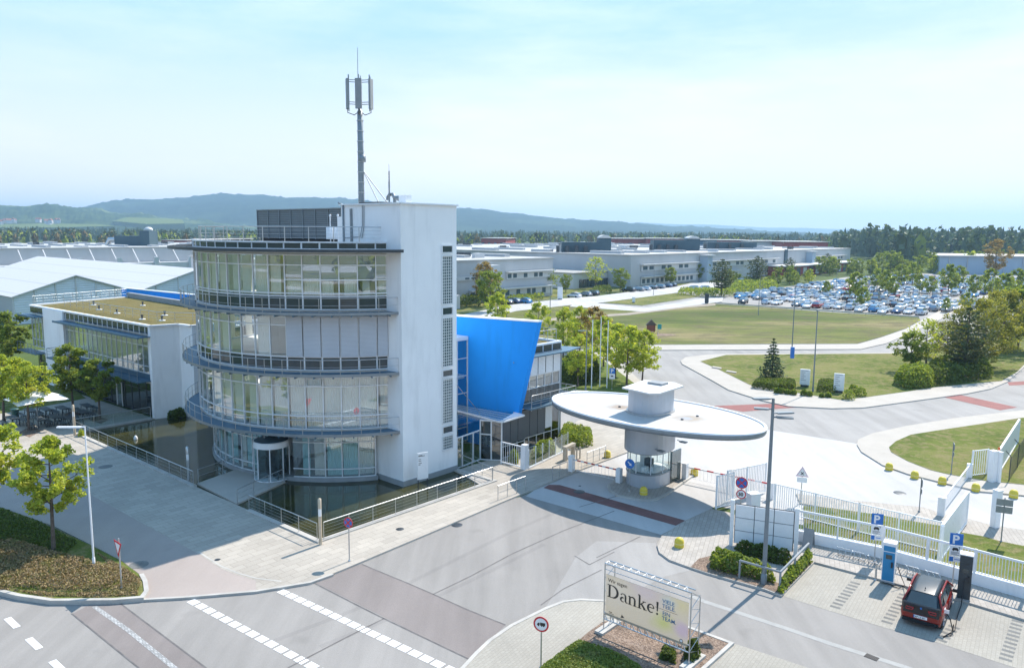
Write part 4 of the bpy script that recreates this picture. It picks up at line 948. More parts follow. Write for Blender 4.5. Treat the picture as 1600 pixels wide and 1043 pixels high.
# ---------------------------------------------------------------- the gatehouse
gh = thing('gatehouse', 'gatehouse with huge white oval canopy roof on a round column over a glazed booth', 'gatehouse', W(-12.3, 12.9, .14))
def stad(r, l, c=(-12.3, 12.75), n=12):
    """rounded oblong of half width r and straight length l along the b axis"""
    pts = []
    for i in range(n + 1): a = pi + pi * i / n; pts.append(W2(c[0] + r * cos(a), c[1] - l / 2 + r * sin(a)))
    for i in range(n + 1): a = pi * i / n; pts.append(W2(c[0] + r * cos(a), c[1] + l / 2 + r * sin(a)))
    return pts
mb = MB(); mb.prism(stad(1.4, .8), .14, 1.08); mb.build('booth_wall', 'silver_clad', gh)
sp_ = stad(1.36, .8); gl = MB(); fr = MB()
for i in range(len(sp_)):
    p, q = sp_[i], sp_[(i + 1) % len(sp_)]
    if hypot(p[0] - q[0], p[1] - q[1]) < .02: continue
    gl.quad(p + (1.08,), q + (1.08,), q + (2.66,), p + (2.66,))
    if i % 3 == 0: fr.bar(p + (1.08,), p + (2.66,), .06, .06)
bg_ = gl.build('booth_glazing', 'clear_glass', gh); fr.build('window_frame', 'frame_metal', bg_)
mb = MB(); mb.prism(stad(1.44, .8), 1.05, 1.13); mb.build('window_sill', 'grey_metal', gh)
mb = MB(); mb.prism(stad(1.1, .6), 1.14, 1.2); mb.box(W(-12.6, 11.7, 1.35), (.5, .3, .35), 0, BROT); mb.box(W(-12.9, 12.2, 1.35), (.5, .08, .4), 0, BROT + .5); mb.box(W(-12.2, 12.9, 1.45), (.5, .5, .7), 1, BROT)
mb.box(W(-11.6, 13.4, 1.6), (.7, .5, 1.0), 0, BROT); mb.build('desk', ['white_metal', 'dark_metal'], gh)
mb = MB(); mb.prism(stad(1.6, .8), 2.66, 4.87); mb.build('column', 'silver_clad', gh)
mb = MB(); mb.prism(stad(1.52, .8), 2.58, 2.68); mb.build('soffit', 'grey_metal', gh)
mb = MB(); mb.box(W(-13.72, 14.1, 1.3), (.1, 1.3, 2.3), 0, BROT - pi / 2); mb.build('door', 'dark_glass', gh)
for a, b in ((-13.95, 11.4), (-13.9, 14.6)):
    mb = MB(); mb.box(W(a - .1, b, 3.0), (.35, .5, .08), 0, BROT); mb.bar(W(a, b, 3.0), W(a + .4, b, 3.05), .05); mb.build('floodlight', 'grey_metal', gh)
EC = (-12.4, 12.65)
def ell(k, n=72, grow=0.0): return [W2(EC[0] + (8.38 * k + grow) * cos(2 * pi * i / n), EC[1] + (4.5 * k + grow) * sin(2 * pi * i / n)) for i in range(n)]
mb = MB(); n = 72; prof = [(.55, 0, 4.82), (.93, 0, 4.93), (1, -.06, 4.99), (1, 0, 5.09), (1, 0, 5.27), (1, -.03, 5.35)]
vs = []
for k, g_, z in prof: vs += [p + (z,) for p in ell(k, n, g_)]
mb.add(vs, [(i * n + j, i * n + (j + 1) % n, (i + 1) * n + (j + 1) % n, (i + 1) * n + j) for i in range(len(prof) - 1) for j in range(n)], 0, True); mb.add(vs, [tuple(range(n - 1, -1, -1))])
cnp = mb.build('canopy', 'grey_metal', gh)
mb = MB(); mb.prism(ell(1, n, -.16), 5.3, 5.36, 0, None, False)
m, nt, b = new_mat('membrane'); v = coords(nt); big = noise(nt, v, .5, 4); col = mixc(nt, ramp(nt, big, [(.3, 0.0), (.7, 1.0)]), (.42, .415, .40), (.49, .485, .475))
nf = noise(nt, v, 1.6, 5, .65)
for a_, b_, r_, c_ in ((-10.0, 12.2, 1.0, (.27, .20, .14)), (-15.5, 12.6, 1.3, (.29, .23, .165)), (-15.3, 12.4, .55, (.30, .35, .42)), (-19.5, 13.0, .9, (.38, .33, .28))):
    w0 = W(a_, b_, 5.36); vm = N(nt, 'ShaderNodeVectorMath', operation='DISTANCE'); nt.links.new(v, vm.inputs[0]); vm.inputs[1].default_value = (w0[0] - gh.location.x, w0[1] - gh.location.y, 5.36 - gh.location.z)
    q4 = N(nt, 'ShaderNodeMath', operation='MULTIPLY'); nt.links.new(vm.outputs['Value'], q4.inputs[0]); q4.inputs[1].default_value = .25
    ad = N(nt, 'ShaderNodeMath', operation='MULTIPLY_ADD'); nt.links.new(nf, ad.inputs[0]); ad.inputs[1].default_value = .3; nt.links.new(q4.outputs[0], ad.inputs[2])
    col = mixc(nt, ramp(nt, ad.outputs[0], [(r_ * .12 + .13, .85), (r_ * .25 + .17, 0.0)]), col, c_)
nt.links.new(col, b.inputs['Base Color']); b.inputs['Roughness'].default_value = .6
rt = mb.build('roof_membrane', 'membrane', cnp)
mb = MB(); e0, e1 = ell(1, n, -.18), ell(1, n, .02)
mb.add([p + (5.37,) for p in e0] + [p + (5.43,) for p in e0] + [p + (5.43,) for p in e1] + [p + (5.33,) for p in e1], [(k * n + j, k * n + (j + 1) % n, (k + 1) * n + (j + 1) % n, (k + 1) * n + j) for k in range(3) for j in range(n)], 0, True); mb.build('rim', 'white_metal', cnp)
mb = MB(); mb.prism(stad(1.4, .85), 5.36, 7.1); tr_ = mb.build('turret', 'silver_clad', gh)
mb = MB(); mb.prism([W2(-11.1, 10.75), W2(-13.6, 10.3), W2(-14.1, 10.85), W2(-14.0, 14.3), W2(-12.9, 15.0), W2(-10.75, 14.3)], 7.1, 7.2); mb.build('turret_roof', 'canopy_white' if 'canopy_white' in MATS else 'white_metal', tr_)
mb = MB(); mb.prism(stad(1.52, .85), 5.35, 5.49); mb.build('base_flashing', 'steel', tr_)
mb = MB(); mb.box(W(-12.3, 13.6, 7.27), (.9, 1.2, .14), 0, BROT); mb.build('roof_hatch', 'plinth_grey', tr_)
for a, b in ((-10.0, 12.2), (-15.6, 13.5), (-15.3, 11.9)):
    mb = MB(); x, y = W2(a, b); mb.lathe([(.1, 5.35), (.1, 5.43), (.04, 5.45)], (x, y, 0), 10); mb.build('roof_outlet', 'dark_metal', cnp)

# ---------------------------------------------------------------- bollards
def bollard_mesh():
    th = thing('bollard', 'x', 'bollard', (0, 0, 0), 'yellow dome bollards around the gate')
    mb = MB(); mb.lathe([(.275, 0), (.275, .3), (.25, .42), (.18, .52), (.09, .565), (.01, .58)], (0, 0, 0), 20); mb.build('dome', 'yellow_paint', th)
    mb = MB(); mb.lathe([(.278, .2), (.285, .205), (.285, .25), (.278, .255)], (0, 0, 0), 20); mb.build('band', 'yellow_pale', th)
    return th
bo = bollard_mesh()
BL = [((1061, 856), 'pale yellow dome bollard alone on the paved island left of the white notice wall'), ((1005.5, 774), 'yellow dome bollard on the gatehouse island in front of the booth'), ((949, 715.5), 'yellow dome bollard on the pavement between hedge and gatehouse'),
      ((1085, 742), 'yellow dome bollard behind the gatehouse beside the barrier'), ((1389, 733.6), 'leftmost yellow dome bollard along the curved kerb below the right lawn'), ((1429, 746.5), 'second yellow dome bollard from the left along the curved kerb'),
      ((1472, 755.7), 'yellow dome bollard on the kerb just left of the white barrier arm'), ((1524.4, 766.6), 'yellow dome bollard between the barrier arm and the tall white pillars'), ((1583.5, 776.6), 'rightmost yellow dome bollard near the frame edge')]
for k, (p, lb) in enumerate(BL):
    x, y = G(p[0], p[1], .03); z = .12 if k < 3 else .03
    if k == 0: bo.location = (x, y, z); bo['label'] = lb
    else: dup(bo, (x, y, z), k * .7, lb)

# ---------------------------------------------------------------- barriers, gates, fences
def barrier(b0, b1, label, hgt=1.0, striped=True, grid=True, end_box=True):
    p, q = Vector(G3(b0[0], b0[1], .04)), Vector(G3(b1[0], b1[1], .04)); th = thing('boom_barrier', label, 'barrier', p)
    d = (q - p).normalized(); rz = atan2(d.y, d.x); L = (q - p).length
    mb = MB(); mb.box((p.x, p.y, .66), (.34, .42, 1.24), 0, rz); mb.box((p.x, p.y, 1.3), (.38, .46, .05), 0, rz); hs = mb.build('housing', 'white_metal', th)
    mb = MB(); n = 12
    for i in range(n): mb.bar(p + d * (.2 + (L - .4) * i / n) + Vector((0, 0, hgt)), p + d * (.2 + (L - .4) * (i + 1) / n) + Vector((0, 0, hgt)), .07, .09, i % 2 if striped else 0)
    arm = mb.build('arm', ['white_sign', 'red_sign'], th)
    if grid:
        mb = MB(); m_ = int(L / .28)
        for i in range(1, m_): c = p + d * (L * i / m_); mb.bar(c + Vector((0, 0, .22)), c + Vector((0, 0, hgt)), .014)
        mb.bar(p + d * .4 + Vector((0, 0, .22)), q - d * .4 + Vector((0, 0, .22)), .02); mb.build('hanging_grille', 'white_metal', arm)
    if end_box: mb = MB(); mb.box((q.x, q.y, .6), (.34, .38, 1.15), 0, rz); mb.build('end_post', 'white_metal', th)
    return th
barrier((893, 737), (967, 755), 'boom barrier with red and white arm left of the gatehouse booth')
barrier((1070, 749), (1205, 778), 'boom barrier right of the booth reaching to the white picket gate')
barrier((1470, 806), (1514, 747), 'white boom barrier running away between two white boxes at the far right', 1.05, False)
def picket(label, pts, h, wall=0.0, step=.13, pr=.018, rail_w=.06, post_step=2.4, cat='fence', name='picket_fence', top_band=.06, group=None):
    th = thing(name, label, cat, (pts[0][0], pts[0][1], .1), group)
    if wall: w_ = rimline('low_wall', 'white_render', pts, .22, .05, wall); w_.parent = th; w_.location = (-pts[0][0], -pts[0][1], -.1)
    pk = MB(); rl = MB(); po_ = MB(); z0 = max(wall, .12)
    for a, b in zip(pts, pts[1:]):
        a = Vector(a + (0,)); b = Vector(b + (0,)); L = (b - a).length; d = (b - a).normalized(); n = int(L / step); rz = atan2(d.y, d.x)
        for i in range(n):
            c = a + d * (i + .5) * L / n; pk.box((c.x, c.y, (z0 + h) / 2 + .03), (.028, .05, h - z0 - .1), 0, rz)
        for z in (z0 + .07, h - top_band / 2): rl.bar(a + Vector((0, 0, z)), b + Vector((0, 0, z)), rail_w, top_band if z > z0 + .1 else .05)
        m_ = max(1, round(L / post_step))
        for i in range(m_ + 1): c = a + d * L * i / m_; po_.box((c.x, c.y, (z0 + h) / 2), (.1, .075, h - z0 + .04), 0, rz)
    pk.build('pickets', 'white_metal', th); rl.build('rail', 'white_metal', th); po_.build('post', 'white_metal', th); return th
picket('long white picket fence on a low white wall behind the charging bays', [G(1240, 845), G(1378, 874), G(1600, 937), G(1760, 984)], 1.98, .72, .14, top_band=.12)
picket('second white picket fence behind the strip of grass, running to the solid gate leaf', [G(1209, 800), G(1340, 834), G(1468, 866)], 1.95, 0, .14)
picket('short white picket gate leaf in front of the no stopping and 30 signs', [G(1118.5, 797), G(1144, 791)], 2.35, 0, .13)
picket('open white picket gate leaf standing along the concrete road', [G(1135, 784), G(1195, 770)], 2.2, 0, .15)
picket('white picket gate panel on the lawn beside the tall white gate posts', [G(1517, 746), G(1541, 743)], 2.1, 0, .2)
def box_thing(name, label, cat, p, size, rz, m='white_metal', z=.1, parts=None):
    b = G3(p[0], p[1], z); th = thing(name, label, cat, b); mb = MB(); mb.box((b[0], b[1], z + size[2] / 2), size, 0, rz); mb.build('body', m, th)
    mb = MB(); mb.box((b[0], b[1], z + size[2] + .03), (size[0] + .05, size[1] + .05, .06), 0, rz); mb.build('cap', m, th); return th
box_thing('gate_pillar', 'tall white gate pillar beside the four panel sign', 'pillar', (1554, 823), (.38, .38, 2.35), .3)
box_thing('gate_pillar', 'white gate pillar at the open sliding gate on the far right', 'pillar', (1549, 752), (.42, .42, 2.3), .3)
box_thing('gate_pillar', 'slim white gate post right of the wider pillar by the sliding gate', 'pillar', (1559, 753), (.22, .3, 2.25), .3)
box_thing('gate_pillar', 'white gate pillar at the pedestrian gate beside the entrance porch', 'pillar', (820, 733), (.38, .38, 1.9), BROT)
box_thing('control_box', 'white control box with orange lamp behind the notice wall', 'control box', (1176, 806), (.7, .5, 1.5), .3)
ol = G3(1169, 803, 1.62); mb = MB(); mb.lathe([(.1, 0), (.1, .2), (.05, .28)], ol, 10); tag(mb.build('warning_lamp', 'orange_lamp'), 'small orange warning lamp on the white control box', 'lamp')
def gate_leaf(label, p, q, h, lamp=False):
    a, b = Vector(G3(p[0], p[1], .15)), Vector(G3(q[0], q[1], .15)); th = thing('sliding_gate', label, 'gate', a); d = (b - a).normalized(); n = Vector((-d.y, d.x, 0)); L = (b - a).length
    mb = MB(); k = int(L / .55)
    for i in range(k):
        c0_, c1_ = a + d * (L * i / k + .015), a + d * (L * (i + 1) / k - .015); wall_panel(mb, c0_, c1_, .2, h - .1, .06)
    mb.build('panel', 'white_metal', th); mb = MB()
    for z in (.2, h - .06): mb.bar(a + Vector((0, 0, z - .15)), b + Vector((0, 0, z - .15)), .14, .14)
    mb.bar(a, a + Vector((0, 0, h - .2)), .15, .15); mb.bar(b, b + Vector((0, 0, h - .2)), .15, .15); mb.build('frame', 'white_metal', th)
    if lamp: mb = MB(); mb.lathe([(.09, 0), (.09, .15), (.04, .2)], a + Vector((0, 0, h - .1)), 10); mb.build('warning_lamp', 'orange_lamp', th)
gate_leaf('solid white sliding gate leaf running away from the picket fence corner', (1468, 876), (1508, 818), 2.25)
gate_leaf('long solid white sliding gate leaf standing open on the lawn at the far right', (1557, 745), (1589.5, 690), 2.2, True)
# chain fence with cranked posts at far right
th = thing('wire_fence', 'dark green wire fence with cranked posts at the right edge beyond the gate', 'fence', G3(1575, 754, .1)); wf = [G(1576, 754), G(1589, 733), G(1604, 708), G(1640, 660)]
for i, p in enumerate(wf):
    mb = MB(); mb.tube([p + (.1,), p + (2.0,), (p[0] - .35, p[1] + .1, 2.4)], .035, 6); mb.build('post', 'dark_metal', th)
mb = MB()
for a, b in zip(wf, wf[1:]):
    a = Vector(a + (0,)); b = Vector(b + (0,)); n = int((b - a).length / .3)
    for i in range(n): c = a + (b - a) * i / n; mb.bar(c + Vector((0, 0, .15)), c + Vector((0, 0, 1.95)), .012)
    for k in range(8): z = .2 + k * .24; mb.bar(a + Vector((0, 0, z)), b + Vector((0, 0, z)), .012)
mb.build('wire_mesh', 'dark_metal', th)
# notice wall
nw = thing('notice_wall', 'white panelled board wall on two posts above the shrub bed', 'board', G3(1141, 852, ZP)); a, b = Vector(G3(1142, 851, ZP)), Vector(G3(1242.5, 867, ZP))
d = (b - a).normalized(); L = (b - a).length; H_ = 2.72
for p, nm in ((a, 0), (b, 1)): mb = MB(); mb.box((p.x, p.y, H_ / 2 + .1), (.2, .2, H_ + .1), 0, atan2(d.y, d.x)); mb.build('post', 'white_metal', nw)
for i in range(3):
    for j in range(3):
        x0_, x1_ = .16 + (L - .32) * i / 3, .16 + (L - .32) * (i + 1) / 3; z0, z1 = .3 + (H_ - .4) * j / 3, .3 + (H_ - .4) * (j + 1) / 3
        mb = MB(); wall_panel(mb, a + d * (x0_ + .02), a + d * (x1_ - .02), z0 + .02, z1 - .02, .06); mb.build('panel', 'white_metal', nw)
mb = MB(); nrm = Vector((-d.y, d.x, 0)); wall_panel(mb, a + d * .14 + nrm * .07, b - d * .14 + nrm * .07, .28, H_ - .08, .04); mb.build('backing', 'dark_metal', nw)
# railings that stand alone
def rail_thing(label, pts, h=1.0, rails=2, m='steel', step=1.6, z=ZP, r=.024, name='railing', ):
    P = [G3(p[0], p[1], z) for p in pts]; th = thing(name, label, 'railing', P[0]); railing('rails', th, P, h, rails, r, step, m); return th
P_ = [W2(-4.05, 5.0), W2(-4.05, -9.75)]
th = thing('railing', 'long silver railing along the front edge of the pond by the pavement', 'railing', W(-4.05, 5, .2)); railing('rails', th, [W(-4.05, 4.9, .2), W(-4.05, -9.5, .2)], 1.0, 5, .02, 1.8, 'steel', top_r=.032)
th = thing('railing', 'silver railing on the plaza edge of the near pond between bridge and corner', 'railing', W(-4.05, -9.85, .2)); railing('rails', th, [W(-3.9, -9.85, .2), W(3.4, -10.0, .2)], 1.0, 5, .02, 1.8, 'steel', top_r=.032)
th = thing('railing', 'silver railing along the far pond from the bridge to the wooden post', 'railing', W(10.7, -10, .2)); railing('rails', th, [W(10.7, -10.1, .2), W(32.4, -10.4, .2)], 1.0, 4, .02, 1.75, 'steel', top_r=.032)
th = thing('railing', 'glass railing along the back edge of the pond towards the white wing', 'railing', W(32.5, -10.4, .2)); railing('rails', th, [W(32.6, -10.3, .2), W(32.6, -3.6, .2)], 1.05, 2, .02, 1.75, 'steel', top_r=.03)
mb = MB(); wall_panel(mb, W2(32.6, -10.2), W2(32.6, -3.7), .3, 1.15, .015); mb.build('glass_panel', 'clear_glass', th)
rail_thing('glass railing on the left side of the entrance footbridge', [(310, 754), (384, 728)], 1.0, 2, 'steel', 1.9, .15)
rail_thing('railing on the right side of the entrance footbridge', [(371, 787), (444, 753)], 1.0, 3, 'steel', 1.9, .15)
rail_thing('railing beside the entrance porch path at the end of the pond', [(722, 730), (770, 751)], 1.0, 3, 'steel', 1.5)
rail_thing('small silver hoop railing on the pavement near the road', [(778, 781), (821, 765)], 1.0, 2, 'steel', 1.1)
rail_thing('silver hoop railing on the pavement left of the boom barrier', [(863, 750), (886, 741)], 1.0, 2, 'steel', 1.0)
rail_thing('silver hoop railing on the pavement behind the barrier housing', [(917, 726), (946, 715)], 1.0, 2, 'steel', 1.0)
rail_thing('grey wooden rail along the shrub bed by the road lamp', [(1155, 902), (1218, 921), (1262, 874)], .95, 1, 'plinth_grey', 2.0, ZP, .05)
for p, z, h, m, lb in (((501, 850), ZP, 2.75, 'wood_post', 'pale light post with white lamp band at the near pond corner'), ((117, 680), ZP, 2.75, 'wood_post', 'pale light post at the far end of the pond railing'), ((295, 752), ZP, 2.6, 'steel', 'silver light post beside the footbridge')):
    b = G3(p[0], p[1], z); th = thing('light_post', lb, 'light post', b, 'light posts around the pond'); mb = MB(); mb.lathe([(.1, 0), (.1, h * .62)], b, 12); mb.lathe([(.1, h * .78), (.1, h - .04), (.05, h)], b, 12); mb.build('post', m, th)
    mb = MB(); mb.lathe([(.095, h * .62), (.095, h * .78)], b, 12); mb.build('lamp_band', 'white_sign', th)
b = W(-1.55, .45, .05); th = thing('info_board', 'white upright information board standing in the pond before the shaft', 'board', b); f = Face((b[0], b[1], 1.4), 146); mb = MB(); f.rect(mb, -.42, -.55, .42, 1.35, -.03, .03); q = mb.build('panel', 'white_metal', th)
mb = MB()
for k, (y, w_) in enumerate(((1.18, .3), (1.12, .5), (.9, .2), (.78, .22), (.62, .26), (.52, .16))): f.rect(mb, -.34, y - .02, -.34 + w_, y + .02, .03, .034)
mb.build('printed_lines', 'letter_dark', q); mb = MB()
for x in (-.36, .36): f.rect(mb, x - .03, -1.36, x + .03, -.55, -.02, .02)
mb.build('leg', 'dark_metal', th)
mb = MB(); bb = G3(212, 686, .03); mb.lathe([(.16, 0), (.17, .15), (.08, .32), (.02, .36)], bb, 12); tag(mb.build('float', 'white_sign'), 'small white float on the dark pond water', 'float')
# turnstile by the hedge
b = G3(888, 718, ZP); th = thing('turnstile', 'beige metal turnstile arch on the pavement by the post fence', 'turnstile', b)
mb = MB(); c0_, c1_ = Vector(G3(883, 719, ZP)), Vector(G3(895, 713, ZP))
for c in (c0_, c1_): mb.box((c.x, c.y, .62), (.22, .3, 1.0), 0, BROT)
m_ = (c0_ + c1_) / 2; mb.box((m_.x, m_.y, 1.16), ((c1_ - c0_).length + .3, .34, .2), 0, atan2(c1_.y - c0_.y, c1_.x - c0_.x)); mb.build('frame', 'beige_metal', th)
mb = MB()
for p in ((901, 718), (906, 716)): c = G3(p[0], p[1], ZP); mb.tube([c, (c[0], c[1], 1.1)], .06, 8)
mb.build('reader_post', 'beige_metal', th)
pf = thing('post_fence', 'row of slim white posts with glass panels in front of the hedge', 'fence', G3(828, 731, ZP)); a, b = Vector(G3(826, 732, ZP)), Vector(G3(887, 703, ZP))
for i in range(7):
    c = a.lerp(b, i / 6); mb = MB(); mb.bar(c, c + Vector((0, 0, 1.55)), .07, .05); mb.build('post', 'white_metal', pf)
mb = MB(); mb.bar(a + Vector((0, 0, .08)), b + Vector((0, 0, .08)), .14, .12); mb.build('base_beam', 'white_metal', pf); mb = MB(); wall_panel(mb, a, b, .25, 1.6, .015); mb.build('glass_panel', 'clear_glass', pf)
pg = thing('pedestrian_gate', 'white framed pedestrian gate between porch and white pillar', 'gate', G3(783, 724, ZP)); a, b = Vector(G3(783, 724, ZP)), Vector(G3(814, 732, ZP)); mb = MB()
for z in (.15, 1.75): mb.bar(a + Vector((0, 0, z)), b + Vector((0, 0, z)), .08)
for t in (0, 1): mb.bar(a.lerp(b, t), a.lerp(b, t) + Vector((0, 0, 1.8)), .09)
mb.build('frame', 'white_metal', pg); mb = MB()
for i in range(1, 9): c = a.lerp(b, i / 9); mb.bar(c + Vector((0, 0, .15)), c + Vector((0, 0, 1.75)), .03)
mb.build('pickets', 'white_metal', pg)
# bicycle racks along the fence
for k, t in enumerate((.04, .14, .24, .34, .48, .6)):
    p = Vector(G(1300, 866)).lerp(Vector(G(1560, 938)), t); q = Vector(G(1318, 871)).lerp(Vector(G(1578, 943)), t); mb = MB()
    for z in (.14, .5): mb.tube([(p.x, p.y, z + .05), (q.x, q.y, z + .05)], .025, 6)
    for s_ in (0, .5, 1): c = p.lerp(q, s_); mb.tube([(c.x, c.y, .1), (c.x + .03, c.y - .12, .45), (c.x + .02, c.y + .2, .5)], .02, 6)
    o = mb.build('bicycle_rack', 'steel'); tag(o, 'low steel bicycle rack standing along the foot of the white fence wall', 'bicycle rack', 'bicycle racks along the fence')
af = G3(1263, 852, ZP); th = thing('folding_board', 'small grey folding A board beside the notice wall corner', 'board', af); f = Face((af[0], af[1], .1), 215); mb = MB()
mb.quad(f.P(-.28, 0, .3), f.P(.28, 0, .3), f.P(.28, 1.05, .03), f.P(-.28, 1.05, .03)); mb.quad(f.P(-.28, 0, -.3), f.P(.28, 0, -.3), f.P(.28, 1.05, -.03), f.P(-.28, 1.05, -.03)); mb.build('panel', 'plinth_grey', th)

# ---------------------------------------------------------------- lamps
def lamp(p, h, label, style, az=0, m='lamp_paint', z=ZP, group=None, r=.085, rz=None):
    b = G3(p[0], p[1], z); th = thing('street_lamp', label, 'street lamp', b, group); mb = MB(); mb.tube([b, (b[0], b[1], z + h * .5), (b[0], b[1], z + h)], [r, r * .8, r * .6], 10); mb.lathe([(r * 1.35, 0), (r * 1.35, .5), (r, .55)], b, 10); mb.build('pole', m, th)
    T = Vector((b[0], b[1], z + h))
    def head(az_, dz, L=.85, w_=.3):
        d = Vector((sin(radians(az_)), cos(radians(az_)), 0)); mb = MB(); c = T + Vector((0, 0, dz)); mb.tube([c, c + d * .25], .04, 6); cc = c + d * (.2 + L / 2); mb.box((cc.x, cc.y, cc.z), (L, w_, .07), 0, atan2(d.y, d.x)); hd = mb.build('lamp_head', m, th)
        mb = MB(); mb.box((cc.x, cc.y, cc.z - .045), (L * .8, w_ * .8, .02), 0, atan2(d.y, d.x)); mb.build('lamp_glass', 'lamp_glass', hd)
    if style == 'triple': head(-95, .0); head(-75, -.55, .7); head(80, -.75, .9); head(100, -.95, .8)
    elif style == 'arm': head(az, -.03, 1.2, .16)
    elif style == 'single': head(az, 0, .8, .26)
    elif style == 'box': mb = MB(); mb.box((T.x, T.y, T.z), (.3, .3, .12)); mb.build('lamp_head', m, th)
    return th
lamp((147, 885), 7.65, 'white street lamp with one long flat arm in the planted corner bed', 'arm', -93, 'white_metal', .2, r=.055)
lamp((1193, 911), 9.75, 'tall grey road lamp with several flat heads rising from the shrub bed', 'triple', r=.12)
lamp((1237, 553), 10.2, 'tall thin lamp pole with small blue box at the lawn edge', 'box')
bx = G3(1237, 553, 4.2); mb = MB(); mb.box((bx[0], bx[1] - .2, 4.4), (.4, .25, 1.3)); tag(mb.build('pole_sign', 'blue_sign'), 'small blue sign board fixed to the tall lamp pole on the lawn edge', 'sign')
lamp((1270, 612), 9.4, 'tall grey lamp pole beside the white pylon and low hedge', 'box')
lamp((859, 520), 8.4, 'grey lamp pole behind the blue wall with box head', 'box')
lamp((915, 612), 7.0, 'grey lamp with short arm left of the three flagpoles', 'single', -90)
for k, (p, q) in enumerate((((924, 607), (926.7, 500)), ((937, 604), (940, 496)), ((948, 606), (951, 501)))):
    b = G3(p[0], p[1], ZP); h = HT(p, q) - ZP; th = thing('flagpole', ('bare white flagpole nearest the grey lamp on the grass strip', 'bare white flagpole standing between two others on the grass strip', 'bare white flagpole nearest the small blue P sign')[k], 'flagpole', b, 'white flagpoles behind the gatehouse')
    mb = MB(); mb.tube([b, (b[0], b[1], b[2] + h)], [.07, .045], 8); mb.build('pole', 'white_metal', th); mb = MB(); mb.lathe([(.06, 0), (.08, .05), (.03, .12)], (b[0], b[1], b[2] + h), 8); mb.build('pole_cap', 'steel', th)

# ---------------------------------------------------------------- banner
L0, R0 = Vector(G3(943, 985, .15)), Vector(G3(1076, 1040, .15))
bz0, bz1 = .75, 3.42; d = (R0 - L0).normalized(); Lb = (R0 - L0).length; naz = math.degrees(atan2(-(-d.y), -(d.x))) ; n_ = Vector((d.y, -d.x, 0))
bn = thing('banner_stand', 'large printed thank you banner stretched in a silver truss frame', 'banner', L0)
zt = HT((943, 985), (943, 883), .15); zb = HT((943, 985), (943, 958), .15)
def truss(p, q, up, w, m_):
    """ladder truss between p and q, w deep along up"""
    p = Vector(p); q = Vector(q); up = Vector(up).normalized(); LL = (q - p).length; dd = (q - p).normalized(); n = max(2, int(LL / (w * 1.1)))
    m_.tube([p, q], .034, 6); m_.tube([p + up * w, q + up * w], .034, 6)
    for i in range(n): a = p + dd * LL * i / n; b = p + dd * LL * (i + .55) / n; m_.tube([a + up * w, b], .022, 5); m_.tube([p + dd * LL * i / n, p + dd * LL * i / n + up * w], .018, 5)
back = -n_ * 1.0
mb = MB()
for s_ in (0, 1):
    c = L0.lerp(R0, s_)
    mb.tube([c, c + Vector((0, 0, zt))], .03, 6); mb.tube([c + back * .8, c + back * .8 + Vector((0, 0, zt - .5))], .028, 6); mb.tube([c + Vector((0, 0, zt)), c + back * .8 + Vector((0, 0, zt - .5))], .02, 6)
    for k in range(5):
        z = zt * k / 5.2; mb.tube([c + Vector((0, 0, z)), c + back * .8 + Vector((0, 0, z + zt / 10))], .014, 5); mb.tube([c + Vector((0, 0, z + zt / 5.2)), c + back * .8 + Vector((0, 0, z + zt / 10))], .014, 5)
truss(L0 + Vector((0, 0, zt - .03)), R0 + Vector((0, 0, zt - .03)), back, .35, mb); truss(L0 + Vector((0, 0, zb - .38)), R0 + Vector((0, 0, zb - .38)), (0, 0, 1), .32, mb); mb.tube([L0 + Vector((0, 0, zt - .3)), R0 + Vector((0, 0, zt - .3))], .02, 6)
mb.build('truss_frame', 'steel', bn)
for c in (L0, R0): mb = MB(); mb.box((c.x + back.x * .35, c.y + back.y * .35, .2), (1.5, .45, .12), 0, atan2(back.y, back.x)); mb.build('footing', 'kerb_stone', bn)
z1b, z0b = zt - .33, zb; hb = z1b - z0b
cen = (L0 + R0) / 2; f = Face((cen.x + n_.x * .03, cen.y + n_.y * .03, z0b), math.degrees(atan2(n_.x, n_.y)))
if f.u.dot(d) < 0: f.u = -f.u
f.rot = (pi / 2, 0, atan2(f.u.y, f.u.x)); wb = Lb - .16
m, nt, b = new_mat('banner_print'); v = coords(nt, (1, 1, 1), 0, 'UV')
nn = noise(nt, v, 1.3, 3, .5); sx = nt.nodes.new('ShaderNodeSeparateXYZ'); nt.links.new(v, sx.inputs[0])
def blob(cx_, cy_, r0, r1):
    vm = N(nt, 'ShaderNodeVectorMath', operation='DISTANCE'); nt.links.new(v, vm.inputs[0]); vm.inputs[1].default_value = (cx_, cy_, 0)
    ad = N(nt, 'ShaderNodeMath', operation='MULTIPLY_ADD'); nt.links.new(nn, ad.inputs[0]); ad.inputs[1].default_value = .5; nt.links.new(vm.outputs['Value'], ad.inputs[2])
    return ramp(nt, ad.outputs[0], [(r0, 1.0), (r1, 0.0)])
col = (.50, .45, .36)
c_ = mixc(nt, blob(.8, 1.0, .3, .75), col, (.48, .42, .42)); c_ = mixc(nt, blob(1.15, .35, .3, .55), c_, (.43, .44, .20)); c_ = mixc(nt, blob(1.5, .35, .3, .5), c_, (.44, .36, .42)); c_ = mixc(nt, blob(1.5, 1.0, .25, .55), c_, (.51, .46, .29)); c_ = mixc(nt, blob(1.25, .95, .25, .42), c_, (.43, .47, .45)); c_ = mixc(nt, blob(.2, .7, .25, .7), c_, (.50, .47, .42))
nt.links.new(c_, b.inputs['Base Color']); b.inputs['Roughness'].default_value = .55
tr2 = N(nt, 'ShaderNodeBsdfTranslucent'); nt.links.new(c_, tr2.inputs[0]); mx = nt.nodes.new('ShaderNodeMixShader'); mx.inputs[0].default_value = .35
nt.links.new(b.outputs[0], mx.inputs[1]); nt.links.new(tr2.outputs[0], mx.inputs[2]); nt.links.new(mx.outputs[0], nt.nodes['Material Output'].inputs['Surface'])
